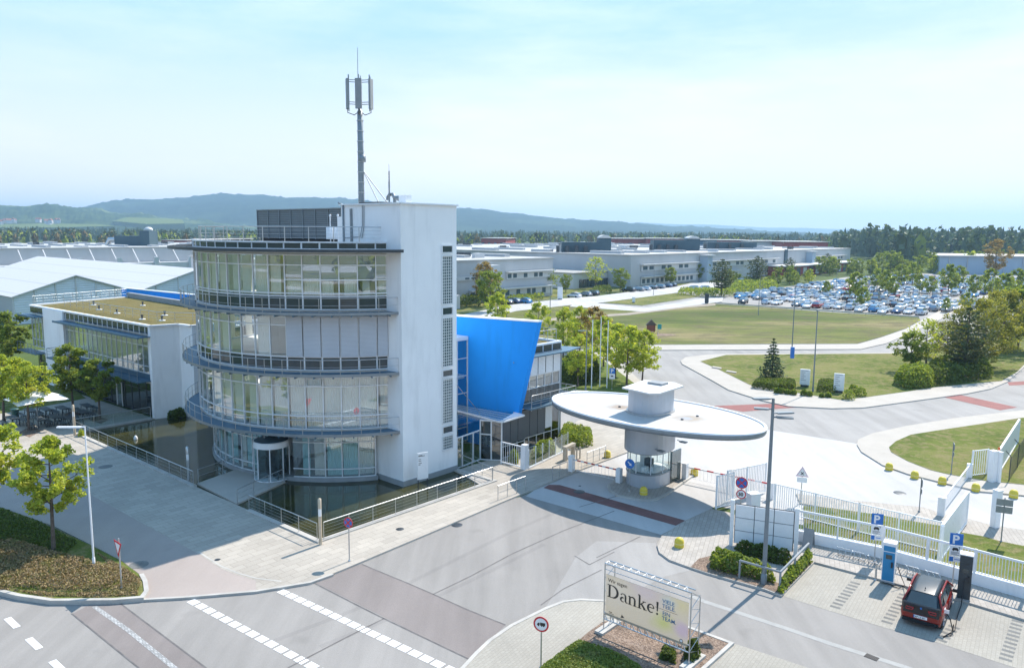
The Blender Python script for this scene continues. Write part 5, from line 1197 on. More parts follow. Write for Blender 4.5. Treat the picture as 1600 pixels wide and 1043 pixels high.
o = bn.location
me = bpy.data.meshes.new('banner_sheet'); me.from_pydata([tuple(Vector(f.P(x, y)) - o) for x, y in ((-wb / 2, 0), (wb / 2, 0), (wb / 2, hb), (-wb / 2, hb))], [], [(0, 1, 2, 3)]); me.materials.append(m); uvquad(me, 1.6, 1.1)
bs = bpy.data.objects.new('banner_sheet', me); COL.objects.link(bs); bs.parent = bn
# serif lettering drawn as flat strokes: each glyph is a list of (points, widths)
def stroke_word(parent, glyphs, x, y, size, m_):
    mb = MB()
    for adv, strokes in glyphs:
        for si, (pts, ws) in enumerate(strokes):
            P = [Vector((p[0], p[1])) for p in pts]; Ls, Rs = [], []
            for i, p in enumerate(P):
                t = (P[min(i + 1, len(P) - 1)] - P[max(i - 1, 0)]).normalized(); nn_ = Vector((-t.y, t.x)); w_ = (ws[i] if isinstance(ws, (list, tuple)) else ws) * 1.3
                Ls.append(p + nn_ * w_ / 2); Rs.append(p - nn_ * w_ / 2)
            for i in range(len(P) - 1):
                q = [Ls[i], Rs[i], Rs[i + 1], Ls[i + 1]]; vs = [f.P(x + v_.x * size, y + v_.y * size, .012 + .0004 * si) for v_ in q]; mb.add(vs, [(0, 1, 2, 3)])
        x += adv * size
    return mb.build('lettering', m_, parent)
def bow(cx_, cy_, rx, ry, a0, a1, n=14): return [(cx_ + rx * cos(radians(a0 + (a1 - a0) * i / n)), cy_ + ry * sin(radians(a0 + (a1 - a0) * i / n))) for i in range(n + 1)]
def wv(n, thin, thick, ph=0): return [thin + (thick - thin) * abs(cos(pi * i / n + ph)) for i in range(n + 1)]
gD = (.80, [([(.14, .03), (.14, .69)], .10), ([(.0, .018), (.34, .018)], .035), ([(0, .70), (.34, .70)], .035), (bow(.30, .36, .36, .34, -90, 90), [.035 + .075 * abs(cos(radians(-90 + 180 * i / 14))) for i in range(15)])])
ga = (.52, [(bow(.22, .33, .15, .14, 160, 0, 10), [.075, .05, .04, .035, .035, .035, .045, .06, .075, .085, .085]), ([(.37, .33), (.37, .08), (.42, .02), (.5, .04)], [.085, .085, .06, .03]), (bow(.2, .13, .13, .12, 60, 300, 10), [.035, .05, .07, .08, .085, .08, .07, .05, .04, .035, .035])])
gn = (.60, [([(.12, .02), (.12, .46)], .085), ([(.02, .45), (.14, .47)], .04), ([(0, .016), (.24, .016)], .032), (bow(.28, .30, .15, .16, 150, 0, 10), [.03, .035, .045, .05, .06, .065, .07, .08, .085, .085, .085]), ([(.43, .31), (.43, .02)], .085), ([(.32, .016), (.56, .016)], .032)])
gk = (.58, [([(.12, .02), (.12, .74)], .085), ([(.02, .73), (.13, .75)], .04), ([(0, .016), (.24, .016)], .032), ([(.15, .22), (.42, .45)], .04), ([(.3, .45), (.52, .45)], .03), ([(.24, .28), (.46, .03)], .085), ([(.36, .016), (.58, .016)], .032)])
ge = (.50, [(bow(.24, .24, .18, .22, 12, 310, 18), [.06, .05, .04, .036, .036, .04, .05, .065, .08, .09, .095, .095, .09, .08, .065, .05, .045, .04, .035]), ([(.07, .27), (.42, .28)], .035)])
gx = (.3, [([(.12, .72), (.12, .2)], [.10, .05]), (bow(.12, .06, .025, .025, 0, 360, 10), .06)])
stroke_word(bs, [gD, ga, gn, gk, ge, gx], -wb * .475, hb * .47, hb * .42, 'letter_dark')
f.text(bs, 'Wir sagen', hb * .125, 'letter_dark', -wb * .47, hb * .83, .012)
for k, wd in enumerate(('VIELE', 'TEILE.', 'EIN', 'TEAM.')): f.text(bs, wd, hb * .128, 'letter_blue', wb * (.2 if wd != 'EIN' else .205), hb * (.80 - .115 * k - (.05 if k > 1 else 0)), .012, bold=.001)
mb = MB(); f.rect(mb, wb * .12, hb * .64, wb * .38, hb * .647, .01, .013); f.rect(mb, -wb * .45, hb * .11, -wb * .41, hb * .125, .01, .013); f.rect(mb, -wb * .45, hb * .08, -wb * .385, hb * .09, .01, .013)
f.poly(mb, [(-wb * .3, hb * .08), (-wb * .25, hb * .1), (-wb * .285, hb * .16), (-wb * .29, hb * .115)], .01, .013); f.disc(mb, hb * .042, .01, .012, 0, (wb * .43, hb * .09)); mb.build('printed_lines', 'letter_dark', bs)
mb = MB(); f.disc(mb, hb * .03, .012, .015, 0, (wb * .43, hb * .09)); mb.build('round_emblem', 'white_sign', bs)
# ---------------------------------------------------------------- the red electric car
def loft(mb, secs, mi=0, smooth=True, close=True):
    """secs: list of closed rings with the same number of points"""
    n = len(secs[0]); vs = [p for s_ in secs for p in s_]
    mb.add(vs, [(i * n + j, i * n + (j + 1) % n, (i + 1) * n + (j + 1) % n, (i + 1) * n + j) for i in range(len(secs) - 1) for j in range(n)], mi, smooth)
    if close: mb.add(vs, [tuple(range(n - 1, -1, -1)), tuple(range(len(vs) - n, len(vs)))], mi)
def wheel(th, c, r=.35, w=.18, side=1):
    mb = MB(); prof = [(r * .72, -w / 2), (r * .95, -w / 2), (r, -w * .3), (r, w * .3), (r * .95, w / 2), (r * .72, w / 2)]; n = 20; vs = []
    for rr_, y in prof: vs += [(c[0] + y, c[1] + rr_ * cos(2 * pi * k / n), c[2] + rr_ * sin(2 * pi * k / n)) for k in range(n)]
    mb.add(vs, [(i * n + k, i * n + (k + 1) % n, (i + 1) * n + (k + 1) % n, (i + 1) * n + k) for i in range(5) for k in range(n)], 0, True)
    wh = mb.build('wheel', 'tyre', th)
    mb = MB(); x = c[0] + side * w * .42; vs = [(x, c[1] + r * .72 * cos(2 * pi * k / n), c[2] + r * .72 * sin(2 * pi * k / n)) for k in range(n)]
    mb.add(vs, [tuple(range(n))]); 
    for k in range(5): a = 2 * pi * k / 5; mb.bar((x + side * .012, c[1], c[2]), (x + side * .012, c[1] + r * .7 * cos(a), c[2] + r * .7 * sin(a)), .07, .03, 1)
    mb.build('rim', ['black_gloss', 'alloy'], wh); return wh
rc = thing('electric_car', 'small red and black electric hatchback seen from behind, parked in a charging bay', 'car', (0, 0, 0))
# local: y forward, x right; rear at y=-2
prof = [(-1.98, .42, .62, .70), (-1.94, .3, 1.0, .80), (-1.82, .24, 1.08, .86), (-1.3, .22, 1.06, .885), (-.4, .2, .99, .885), (.5, .2, 1.0, .885), (1.2, .22, 1.02, .87), (1.7, .25, .9, .82), (1.95, .32, .74, .66)]
secs = []
for y, z0, z1, hw in prof:
    m_ = (z0 + z1) / 2
    secs.append([(-hw * .93, y, z0), (-hw, y, m_ - .1), (-hw * .99, y, m_ + .12), (-hw * .9, y, z1 - .03), (-hw * .6, y, z1), (hw * .6, y, z1), (hw * .9, y, z1 - .03), (hw * .99, y, m_ + .12), (hw, y, m_ - .1), (hw * .93, y, z0)])
mb = MB(); loft(mb, secs); mb.build('body', 'car_red', rc)
gh_ = [(-1.9, .98, .98, .80, .80), (-1.72, .98, 1.2, .80, .68), (-1.42, .98, 1.5, .81, .62), (-.9, .98, 1.57, .81, .64), (0, .96, 1.58, .81, .65), (.7, .98, 1.5, .8, .63), (1.25, 1.0, 1.18, .8, .7), (1.5, .98, .99, .78, .76)]
secs = [[(-w0, y, z0), (-(w0 * .45 + w1 * .55), y, z0 + (z1 - z0) * .6), (-w1, y, z1 - .02), (-w1 * .7, y, z1 + .01), (w1 * .7, y, z1 + .01), (w1, y, z1 - .02), ((w0 * .45 + w1 * .55), y, z0 + (z1 - z0) * .6), (w0, y, z0)] for y, z0, z1, w0, w1 in gh_]
mb = MB(); loft(mb, secs); mb.build('glasshouse', 'black_gloss', rc)
mb = MB(); secs = [[(-w1 * .93, y, z1 + .004), (-w1 * .6, y, z1 + .03), (w1 * .6, y, z1 + .03), (w1 * .93, y, z1 + .004), (w1 * .9, y, z1 - .01), (-w1 * .9, y, z1 - .01)] for y, z0, z1, w0, w1 in gh_[2:6]]; loft(mb, secs); mb.lathe([(.03, 0), (.02, .06), (.005, .1)], (0, -1.15, 1.6), 8); mb.build('roof', 'charger_dark', rc)
for s_ in (-1, 1):
    mb = MB(); P_ = [(s_ * (w1 + .01), y, z1) for y, z0, z1, w0, w1 in gh_[2:6]] + [(s_ * .8, 1.28, 1.12), (s_ * .82, 1.5, 1.0)]; mb.tube([(s_ * .815, -1.75, 1.05), (s_ * .72, -1.62, 1.3)] + P_, .045, 6); mb.build('roof_rail', 'car_red', rc)
mb = MB(); secs = []
for y, z0, z1, w0 in ((-2.0, .66, 1.06, .6), (-1.97, .64, 1.1, .74), (-1.88, .62, 1.13, .82)): secs.append([(-w0, y, z0), (-w0, y, z1), (w0, y, z1), (w0, y, z0)])
loft(mb, secs, 0, False); mb.build('tailgate', 'black_gloss', rc)
mb = MB(); mb.quad((-.62, -1.925, 1.12), (.62, -1.925, 1.12), (.52, -1.46, 1.5), (-.52, -1.46, 1.5)); mb.build('rear_window', 'spandrel', rc)
for s_ in (-1, 1):
    mb = MB(); mb.tube([(s_ * .3, -2.015, .93), (s_ * .62, -2.0, .93), (s_ * .62, -2.0, .82), (s_ * .36, -2.012, .82), (s_ * .3, -2.015, .93)], .03, 6); mb.build('tail_light', 'lamp_red', rc)
mb = MB(); mb.box((0, -2.03, .56), (.56, .03, .13)); mb.box((-.26, -2.048, .56), (.045, .004, .12), 1); pl = mb.build('number_plate', ['white_sign', 'blue_sign'], rc)
text('RP LZ 831', .1, 'black_sign', pl, (-.21, -2.05, .525), (pi / 2, 0, 0))
mb = MB(); mb.tube([(0, -2.02, .98), (0, -2.0, .98)], .045, 12); mb.build('badge', 'blue_sign', rc)
mb = MB(); mb.box((0, -1.96, .33), (1.5, .12, .16)); mb.build('bumper', 'black_gloss', rc)
for x in (-.78, .78):
    for y in (-1.28, 1.3): wheel(rc, (x, y, .35), .35, .17, 1 if x > 0 else -1)
for s_ in (-1, 1):
    for y0, y1, z0, z1 in ((-.95, -.1, 1.03, 1.4), (.0, .8, 1.03, 1.38)):
        mb = MB(); mb.quad((s_ * .83, y0, z0), (s_ * .83, y1, z0), (s_ * .7, y1 - .05, z1), (s_ * .7, y0 + .1, z1)); mb.build('side_window', 'spandrel', rc)
    mb = MB(); mb.box((s_ * .895, .35, .66), (.012, 1.05, .5)); mb.build('door', 'car_red', rc)
    mb = MB(); mb.box((s_ * .89, 0, .27), (.04, 2.1, .12)); mb.build('side_skirt', 'black_gloss', rc)
for s_ in (-1, 1): mb = MB(); mb.box((s_ * 1.0, .85, 1.05), (.2, .09, .14)); mb.bar((s_ * .85, .9, 1.0), (s_ * .95, .87, 1.03), .04); mb.build('wing_mirror', 'black_gloss', rc)
mb = MB(); mb.box((.89, -1.42, .93), (.02, .2, .2)); mb.box((.98, -1.5, .93), (.2, .02, .18)); mb.build('charging_flap', 'white_sign', rc)
fwd = Vector((sin(radians(37)), cos(radians(37)))); dd = Vector((fwd.y, -fwd.x)); cc_ = (Vector(G(1413, 963)) + Vector(G(1470.5, 979))) / 2 + fwd * 1.2
rc.location = (cc_.x, cc_.y, .016); rc.rotation_euler = (0, 0, atan2(fwd.y, fwd.x) - pi / 2)
def carp(x, y, z): return (cc_.x + dd.x * x + fwd.x * y, cc_.y + dd.y * x + fwd.y * y, z)
def charger(base, h, w_, dep, az, label, front, side, cap):
    th = thing('charging_post', label, 'charging post', base); rz = radians(-az); mb = MB(); f = Face((base[0], base[1], base[2]), az)
    f.rect(mb, -w_ / 2, .06, w_ / 2, h, -dep / 2, dep / 2); mb.build('body', side, th); mb = MB(); f.rect(mb, -w_ / 2 - .02, 0, w_ / 2 + .02, .07, -dep / 2 - .02, dep / 2 + .02); mb.build('plinth', 'plinth_grey', th)
    mb = MB(); f.rect(mb, -w_ / 2 - .015, h, w_ / 2 + .015, h + .05, -dep / 2 - .015, dep / 2 + .015); mb.build('cap', cap, th)
    mb = MB(); f.rect(mb, -w_ / 2 + .03, .12, w_ / 2 - .03, h - .45, dep / 2, dep / 2 + .012); f.rect(mb, -w_ / 2 + .03, h - .4, w_ / 2 - .03, h - .12, dep / 2, dep / 2 + .012); mb.build('front_panel', front, th)
    mb = MB(); f.rect(mb, -.14, h * .62, .14, h * .62 + .22, dep / 2 + .012, dep / 2 + .03); sc = mb.build('screen', 'spandrel', th); mb = MB(); f.rect(mb, .12, h * .42, .2, h * .55, dep / 2 + .012, dep / 2 + .1); mb.build('plug_holder', 'black_sign', th)
    return th, f
c1_ = G3(1387, 907, ZP); charger(c1_, 2.1, .6, .5, 212, 'white charging post with bright blue front by the white fence', 'charger_blue', 'white_metal', 'white_metal')
c2_ = G3(1505, 934, ZP); charger(c2_, 2.3, .56, .5, 212, 'tall dark charging post with white cap right of the red car', 'charger_dark', 'charger_dark', 'white_metal')
for p, lb in (((1368, 905), 'left steel crash hoop post in front of the blue charging post'), ((1395, 912), 'right steel crash hoop post in front of the blue charging post')):
    b = G3(p[0], p[1], .02); mb = MB(); mb.tube([b, (b[0], b[1], .95)], .05, 8); mb.lathe([(.11, 0), (.11, .04), (.06, .05)], b, 8); tag(mb.build('guard_post', 'steel'), lb, 'post')
def sag(a, b, drop, n=14, lie=.05): return [tuple(Vector(a).lerp(Vector(b), i / n) - Vector((0, 0, drop * sin(pi * i / n)))) for i in range(n + 1)]
mb = MB(); q0 = (c1_[0] + .3, c1_[1] - .3, 1.05); mb.tube([q0, (q0[0] + .15, q0[1] - .1, .6), (q0[0] + .3, q0[1] - .3, .16), G3(1392, 914, .06), G3(1404, 918, .06), G3(1412, 915, .1), carp(-.9, .6, .5), carp(-.87, .4, .8)], .022, 6); tag(mb.build('charging_cable', 'black_rubber'), 'black cable looping from the blue charging post to the left side of the red car', 'cable')
mb = MB(); q0 = (c2_[0] - .2, c2_[1] - .3, 1.2); mb.tube([carp(.92, -1.42, .93), carp(1.15, -1.5, .6), carp(1.3, -1.6, .12), G3(1490, 975, .05), G3(1486, 992, .05), G3(1474, 994, .05), G3(1492, 984, .05), G3(1496, 962, .05), G3(1502, 944, .05), q0], .022, 6); tag(mb.build('charging_cable', 'black_rubber'), 'black cable on the paving between red car and dark charging post', 'cable')

# ---------------------------------------------------------------- foliage
def leaf_mat(name, c1, c2, c3=None, trans=.5):
    m, nt, b = new_mat(name); g = nt.nodes.new('ShaderNodeNewGeometry'); v = coords(nt)
    f = noise(nt, v, .9, 3)
    col = ramp(nt, g.outputs['Random Per Island'], [(0, c1), (.5, tuple((x + y) / 2 for x, y in zip(c1, c2))), (1, c2)])
    if c3: col = mixc(nt, ramp(nt, f, [(.55, 0.0), (.75, .7)]), col, c3)
    nt.links.new(col, b.inputs['Base Color']); b.inputs['Roughness'].default_value = .6; b.inputs['Specular IOR Level'].default_value = .25
    t = N(nt, 'ShaderNodeBsdfTranslucent'); nt.links.new(mixc(nt, 1.0, col, (1.25, 1.2, .7), 'MULTIPLY'), t.inputs[0]); mx = nt.nodes.new('ShaderNodeMixShader'); mx.inputs[0].default_value = trans
    nt.links.new(b.outputs[0], mx.inputs[1]); nt.links.new(t.outputs[0], mx.inputs[2]); nt.links.new(mx.outputs[0], nt.nodes['Material Output'].inputs['Surface'])
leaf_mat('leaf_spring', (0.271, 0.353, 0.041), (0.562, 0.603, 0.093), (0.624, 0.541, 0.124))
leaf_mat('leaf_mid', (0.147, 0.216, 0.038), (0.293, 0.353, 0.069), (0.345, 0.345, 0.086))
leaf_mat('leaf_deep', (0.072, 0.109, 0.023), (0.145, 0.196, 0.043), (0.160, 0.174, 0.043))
leaf_mat('leaf_rust', (0.208, 0.143, 0.046), (0.338, 0.247, 0.091), (0.221, 0.208, 0.065))
leaf_mat('needle', (.055, .095, .05), (.105, .15, .07), None, .25)
leaf_mat('pine_olive', (.07, .10, .042), (.14, .16, .065), None, .3)
leaf_mat('leaf_olive', (.20, .22, .04), (.33, .32, .07), (.26, .25, .08))
leaf_mat('needle_pale', (0.060, 0.090, 0.053), (0.120, 0.150, 0.075), None, .12)
leaf_mat('heath', (0.211, 0.150, 0.088), (0.386, 0.290, 0.140), (0.211, 0.228, 0.053), .2)
leaf_mat('grass_blade', (0.135, 0.195, 0.030), (0.255, 0.300, 0.068), (0.300, 0.270, 0.105), .3)
mat('bark', (.13, .10, .08), .95, var=.3, scale=6)
mat('bark_pale', (.20, .17, .14), .95, var=.25, scale=6)
RN = random.Random(11)
def rdir(rn, up=0.0):
    while True:
        v = Vector((rn.uniform(-1, 1), rn.uniform(-1, 1), rn.uniform(-1, 1)))
        if .05 < v.length < 1: v.z += up; return v.normalized()
def leaf(mb, p, s, rn, flat=0.0):
    d = rdir(rn); n = rdir(rn, flat); u = d.cross(n)
    if u.length < .1: u = Vector((1, 0, 0))
    u.normalize(); w = u.cross(d).normalized(); s *= rn.uniform(.65, 1.35)
    a, b = d * s * .5, u * s * .36
    mb.add([p - a, p + b + w * s * .12, p + a, p - b + w * s * .12], [(0, 1, 2), (0, 2, 3)])
def tree(name, label, cat, H, cb, R, nl, ls, leafm, bark='bark', shape='round', seed=1, limbs=16, tr=.12, clump=.55, group=None, dens=1.0):
    rn = random.Random(seed); th = thing(name, label, cat, (0, 0, 0), group); tb = MB(); cbm = MB()
    lean = Vector((rn.uniform(-.03, .03), rn.uniform(-.03, .03), 0)) * H; top = Vector((0, 0, H * .93)) + lean
    tp = [Vector((0, 0, 0)), Vector((0, 0, cb * .6)) + lean * .3, Vector((0, 0, cb)) + lean * .5, Vector((0, 0, (cb + H) / 2)) + lean * .8, top]
    tb.tube(tp, [tr * 1.25, tr, tr * .85, tr * .5, tr * .1], 8)
    def env(t):
        if shape == 'round': return sqrt(max(0, 1 - (2 * t - .95) ** 2 * .95)) * R
        if shape == 'oval': return (sin(pi * min(1, t * .86 + .12)) ** .7) * R
        if shape == 'cone': return (1.02 - t) ** .8 * R
        return R * (.6 + .4 * sin(pi * t))
    tips = []
    for i in range(limbs):
        t = (i + rn.random()) / limbs; z = cb + (H - cb) * t * .95; az = i * 2.4 + rn.uniform(-.4, .4); r = env(t) * rn.uniform(.7, 1.08)
        p0 = Vector((0, 0, max(cb * .75, z - r * .45))) + lean * .7; p1 = Vector((r * cos(az), r * sin(az), z)) + lean * .8; mid = p0.lerp(p1, .5) + Vector((0, 0, -.06 * r))
        tb.tube([p0, mid, p1], [tr * .42 * (1.1 - t * .5), tr * .25, tr * .06], 5)
        for k in range(4): tips.append(p0.lerp(p1, rn.uniform(.45, 1.0)) + rdir(rn) * r * .22)
        for k in range(2):
            q = p1 + rdir(rn, .2) * r * .35; tips.append(q); tb.tube([mid.lerp(p1, .4), q], [tr * .14, tr * .04], 4)
    tips.append(top + Vector((0, 0, H * .03)))
    per = max(1, int(nl / len(tips)))
    for c in tips:
        rc_ = clump * rn.uniform(.6, 1.25)
        for k in range(per):
            d = rdir(rn) * rc_ * rn.random() ** .45; d.z *= .75; leaf(cbm, c + d, ls, rn, .6)
    tb.build('trunk', bark, th); cbm.build('crown', leafm, th); return th
def conifer(name, label, H, R, leafm, seed=1, cb=.6, tiers=12, nl=1500, ls=.3, group=None, pine=False):
    rn = random.Random(seed); th = thing(name, label, 'tree', (0, 0, 0), group); tb = MB(); cm = MB(); tb.tube([(0, 0, 0), (0, 0, H * .5), (0, 0, H)], [H * .018, H * .012, .02], 7)
    tot = 0
    for i in range(tiers):
        t = i / (tiers - 1); z = cb + (H - cb) * t * .97; r = R * (1 - t) ** .85 + .12
        if pine: r = R * (sin(pi * (.15 + t * .83)) ** .8) * rn.uniform(.7, 1.1)
        nb = max(4, int(9 - 4 * t))
        for k in range(nb):
            az = k * 2 * pi / nb + i * .7 + rn.uniform(-.25, .25); rr_ = r * rn.uniform(.75, 1.1); p0 = Vector((0, 0, z)); p1 = Vector((rr_ * cos(az), rr_ * sin(az), z - rr_ * (.22 if not pine else -.15)))
            tb.tube([p0, p1], [.03 * H / 6, .008], 4); m_ = max(3, int(nl / (tiers * 6.5) * (1 - t * .6)))
            for q in range(m_): c = p0.lerp(p1, rn.uniform(.25, 1.05)); leaf(cm, c + Vector((rn.uniform(-1, 1), rn.uniform(-1, 1), rn.uniform(-.5, .4))) * rr_ * .16, ls, rn, 1.2)
    for q in range(10): leaf(cm, Vector((0, 0, H - rn.random() * .5)), ls * .7, rn)
    tb.build('trunk', 'bark', th); cm.build('crown', leafm, th); return th
def plant(pr, items, z=ZP, sc=True, rnd=5):
    """stand copies of a prototype: items are (foot px, top px y or height m, label)"""
    rn = random.Random(rnd); H0 = max(v.co.z for c in pr.children for v in c.data.vertices); first = True
    for (fx, fy), top, lb in items:
        x, y = G(fx, fy, z); h = top if top < 60 else HT((fx, fy), (fx, top), z) - z; s = h / H0
        if first: o = pr; o.location = (x, y, z); o.rotation_euler = (0, 0, rn.uniform(0, 6)); o['label'] = lb; first = False
        else: o = dup(pr, (x, y, z), rn.uniform(0, 6), lb)
        w_ = rn.uniform(.9, 1.12); o.scale = (s * w_, s * w_, s)
near = tree('maple_tree', 'x', 'tree', 6.2, 2.5, 1.5, 6600, .18, 'leaf_spring', shape='oval', seed=3, limbs=18, tr=.09, clump=.34)
plant(near, [((84, 862), 678, 'young maple with bright yellow green leaves standing in the planted corner bed'), ((-24, 845), 648, 'bright green maple cut off by the left frame edge, left of the bed maple')], .2)
near2 = tree('maple_tree', 'x', 'tree', 6.0, 2.4, 1.6, 6000, .19, 'leaf_spring', shape='round', seed=8, limbs=16, tr=.09, clump=.36, group=None)
plant(near2, [((45, 672), 562, 'sunlit maple growing from the square of bare earth by the outdoor tables'), ((6, 662), 552, 'bright maple behind the outdoor tables at the left frame edge')])
dk = tree('maple_tree', 'x', 'tree', 6.6, 2.5, 1.7, 5200, .22, 'leaf_mid', shape='round', seed=5, limbs=16, tr=.09, clump=.4)  # shade on the wing maples is put into this darker leaf colour
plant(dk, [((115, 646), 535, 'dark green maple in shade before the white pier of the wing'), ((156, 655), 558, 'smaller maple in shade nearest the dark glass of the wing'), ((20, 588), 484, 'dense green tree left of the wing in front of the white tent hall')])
fl = tree('lime_tree', 'x', 'tree', 7.0, 2.0, 2.0, 4600, .22, 'leaf_spring', shape='oval', seed=21, limbs=20, tr=.1, clump=.42)
plant(fl, [((1003, 600), 512, 'rightmost light green tree of the row behind the gatehouse'), ((979, 603), 506, 'second light green tree from the right behind the gatehouse'), ((961, 590), 503, 'third light green tree from the right behind the gatehouse'), ((943, 573), 492, 'light green tree right behind the flagpoles'),
           ((903, 604), 520, 'light green tree beside the entrance building and grey lamp'), ((880, 560), 478, 'light green tree above the awning of the entrance building'), ((906, 548), 476, 'light green tree beyond the flagpoles by the road'), ((840, 542), 470, 'tree crown showing above the right end of the blue wall'), ((778, 530), 455, 'light green tree crown showing above the middle of the blue wall')])
yl = tree('lime_tree', 'x', 'tree', 7.0, 2.0, 2.1, 3000, .24, 'leaf_rust', shape='oval', seed=33, limbs=18, tr=.11, clump=.5)
plant(yl, [((925, 556), 477, 'brownish yellow tree behind the flagpoles'), ((757, 478), 407, 'tall thin tree with bronze leaves beside the grey hall'), ((1553, 436), 372, 'orange brown tree beside the far blue shed')])
rl = tree('maple_tree', 'x', 'tree', 8.5, 2.2, 3.0, 3800, .36, 'leaf_mid', shape='round', seed=41, limbs=22, tr=.15, clump=.65)
plant(rl, [((766, 487), 420, 'round green tree standing before the grey hall left of the lamp pole'), ((852, 461), 414, 'round green tree in front of the long white window strip of the hall'), ((1423, 580), 514, 'leftmost slim tree of the clump on the right lawn'), ((1047, 446), 416, 'bushy green tree before the glass stair tower of the hall'), ((969, 456), 417, 'light green tree in front of the hall with the row of dark cars'), ((1092, 440), 411, 'small green tree right of the glass stair tower of the hall'), ((884, 457), 427, 'small leafy tree right of the lamp pole by the white pylon'), ((1002, 441), 422, 'tiny tree at the corner of the grey hall'), ((1590, 545), 440, 'green tree cut by the right frame edge beyond the clump')])
sp = tree('lime_tree', 'x', 'tree', 9.0, 2.4, 3.0, 1300, .33, 'leaf_spring', 'bark_pale', 'oval', seed=52, limbs=26, tr=.15, clump=.7)
plant(sp, [((1447, 578), 496, 'thin leaved tree with open branches in the clump on the right lawn'), ((931, 451), 400, 'nearly bare tree in front of the low hall entrance')])
bg2 = tree('maple_tree', 'x', 'tree', 11.0, 2.0, 5.4, 8000, .34, 'leaf_olive', shape='round', seed=61, limbs=30, tr=.2, clump=.95)
plant(bg2, [((1532, 572), 463, 'broad yellow green tree filling the middle of the clump on the right'), ((1478, 560), 500, 'low spreading yellow tree behind the thin leaved tree on the right lawn'), ((1566, 548), 450, 'bright green tree at the right end of the clump by the road')])
pn = conifer('pine_tree', 'x', 9, 3.4, 'pine_olive', 71, 2.0, 13, 2300, .45, pine=True)
plant(pn, [((1507, 588), 478, 'dark pine in the middle of the clump on the right lawn'), ((1127, 462), 404, 'large dark pine left of the big car park'), ((1182, 446), 399, 'dark pine behind the bushes by the car park corner'), ((1233, 440), 402, 'dark pine before the red loading bays of the hall'), ((1292, 425), 395, 'dark pine at the right end of the long hall')])
fr_ = conifer('spruce_tree', 'x', 5.2, 1.7, 'needle', 77, .3, 14, 2600, .26)
plant(fr_, [((1206, 592), 527, 'small spruce alone on the lawn behind the clipped hedge')])
# car park trees
cpt = tree('maple_tree', 'x', 'tree', 7.0, 2.2, 2.1, 1100, .5, 'leaf_mid', shape='oval', seed=81, limbs=14, tr=.1, clump=.6, group='young trees in the car park')
cpl = 'young tree with small oval crown planted among the parked cars'
plant(cpt, [((a, b), c, cpl) for a, b, c in ((1291, 462, 438), (1336, 470, 424), (1346, 482, 448), (1383, 462, 420), (1393, 465, 432), (1436, 460, 428), (1453, 464, 430), (1425, 448, 408), (1481, 462, 411), (1497, 452, 414), (1520, 466, 428), (1545, 470, 418), (1478, 488, 464), (1568, 478, 425), (1588, 466, 418), (1510, 486, 456), (1407, 450, 412), (1370, 455, 418))])
# belt of trees round the car park
bl = tree('broadleaf_tree', 'x', 'tree', 10.0, 1.2, 3.4, 1300, .7, 'leaf_mid', shape='round', seed=91, limbs=18, tr=.18, clump=.85, group='trees around the car park')
bll = 'leafy green tree in the belt between the car park and the far forest'
rn = random.Random(7); it = []
for k in range(30): x = 1140 + k * 15.5 + rn.uniform(-5, 5); yb = 447 - (x - 1140) * .03 + rn.uniform(-3, 3) - (12 if x > 1270 else 0); it.append(((x, yb), yb - rn.uniform(15, 30) - (6 if x > 1280 else 0), bll))
plant(bl, it)
bl2 = tree('broadleaf_tree', 'x', 'tree', 10.0, 1.2, 3.2, 1100, .7, 'leaf_spring', shape='round', seed=95, limbs=18, tr=.18, clump=.8, group='pale trees around the car park')
plant(bl2, [((x + 4, yb + rn.uniform(-3, 2)), t + rn.uniform(-4, 8), 'pale green tree in the belt between the car park and the far forest') for (x, yb), t, _ in it[::2]])

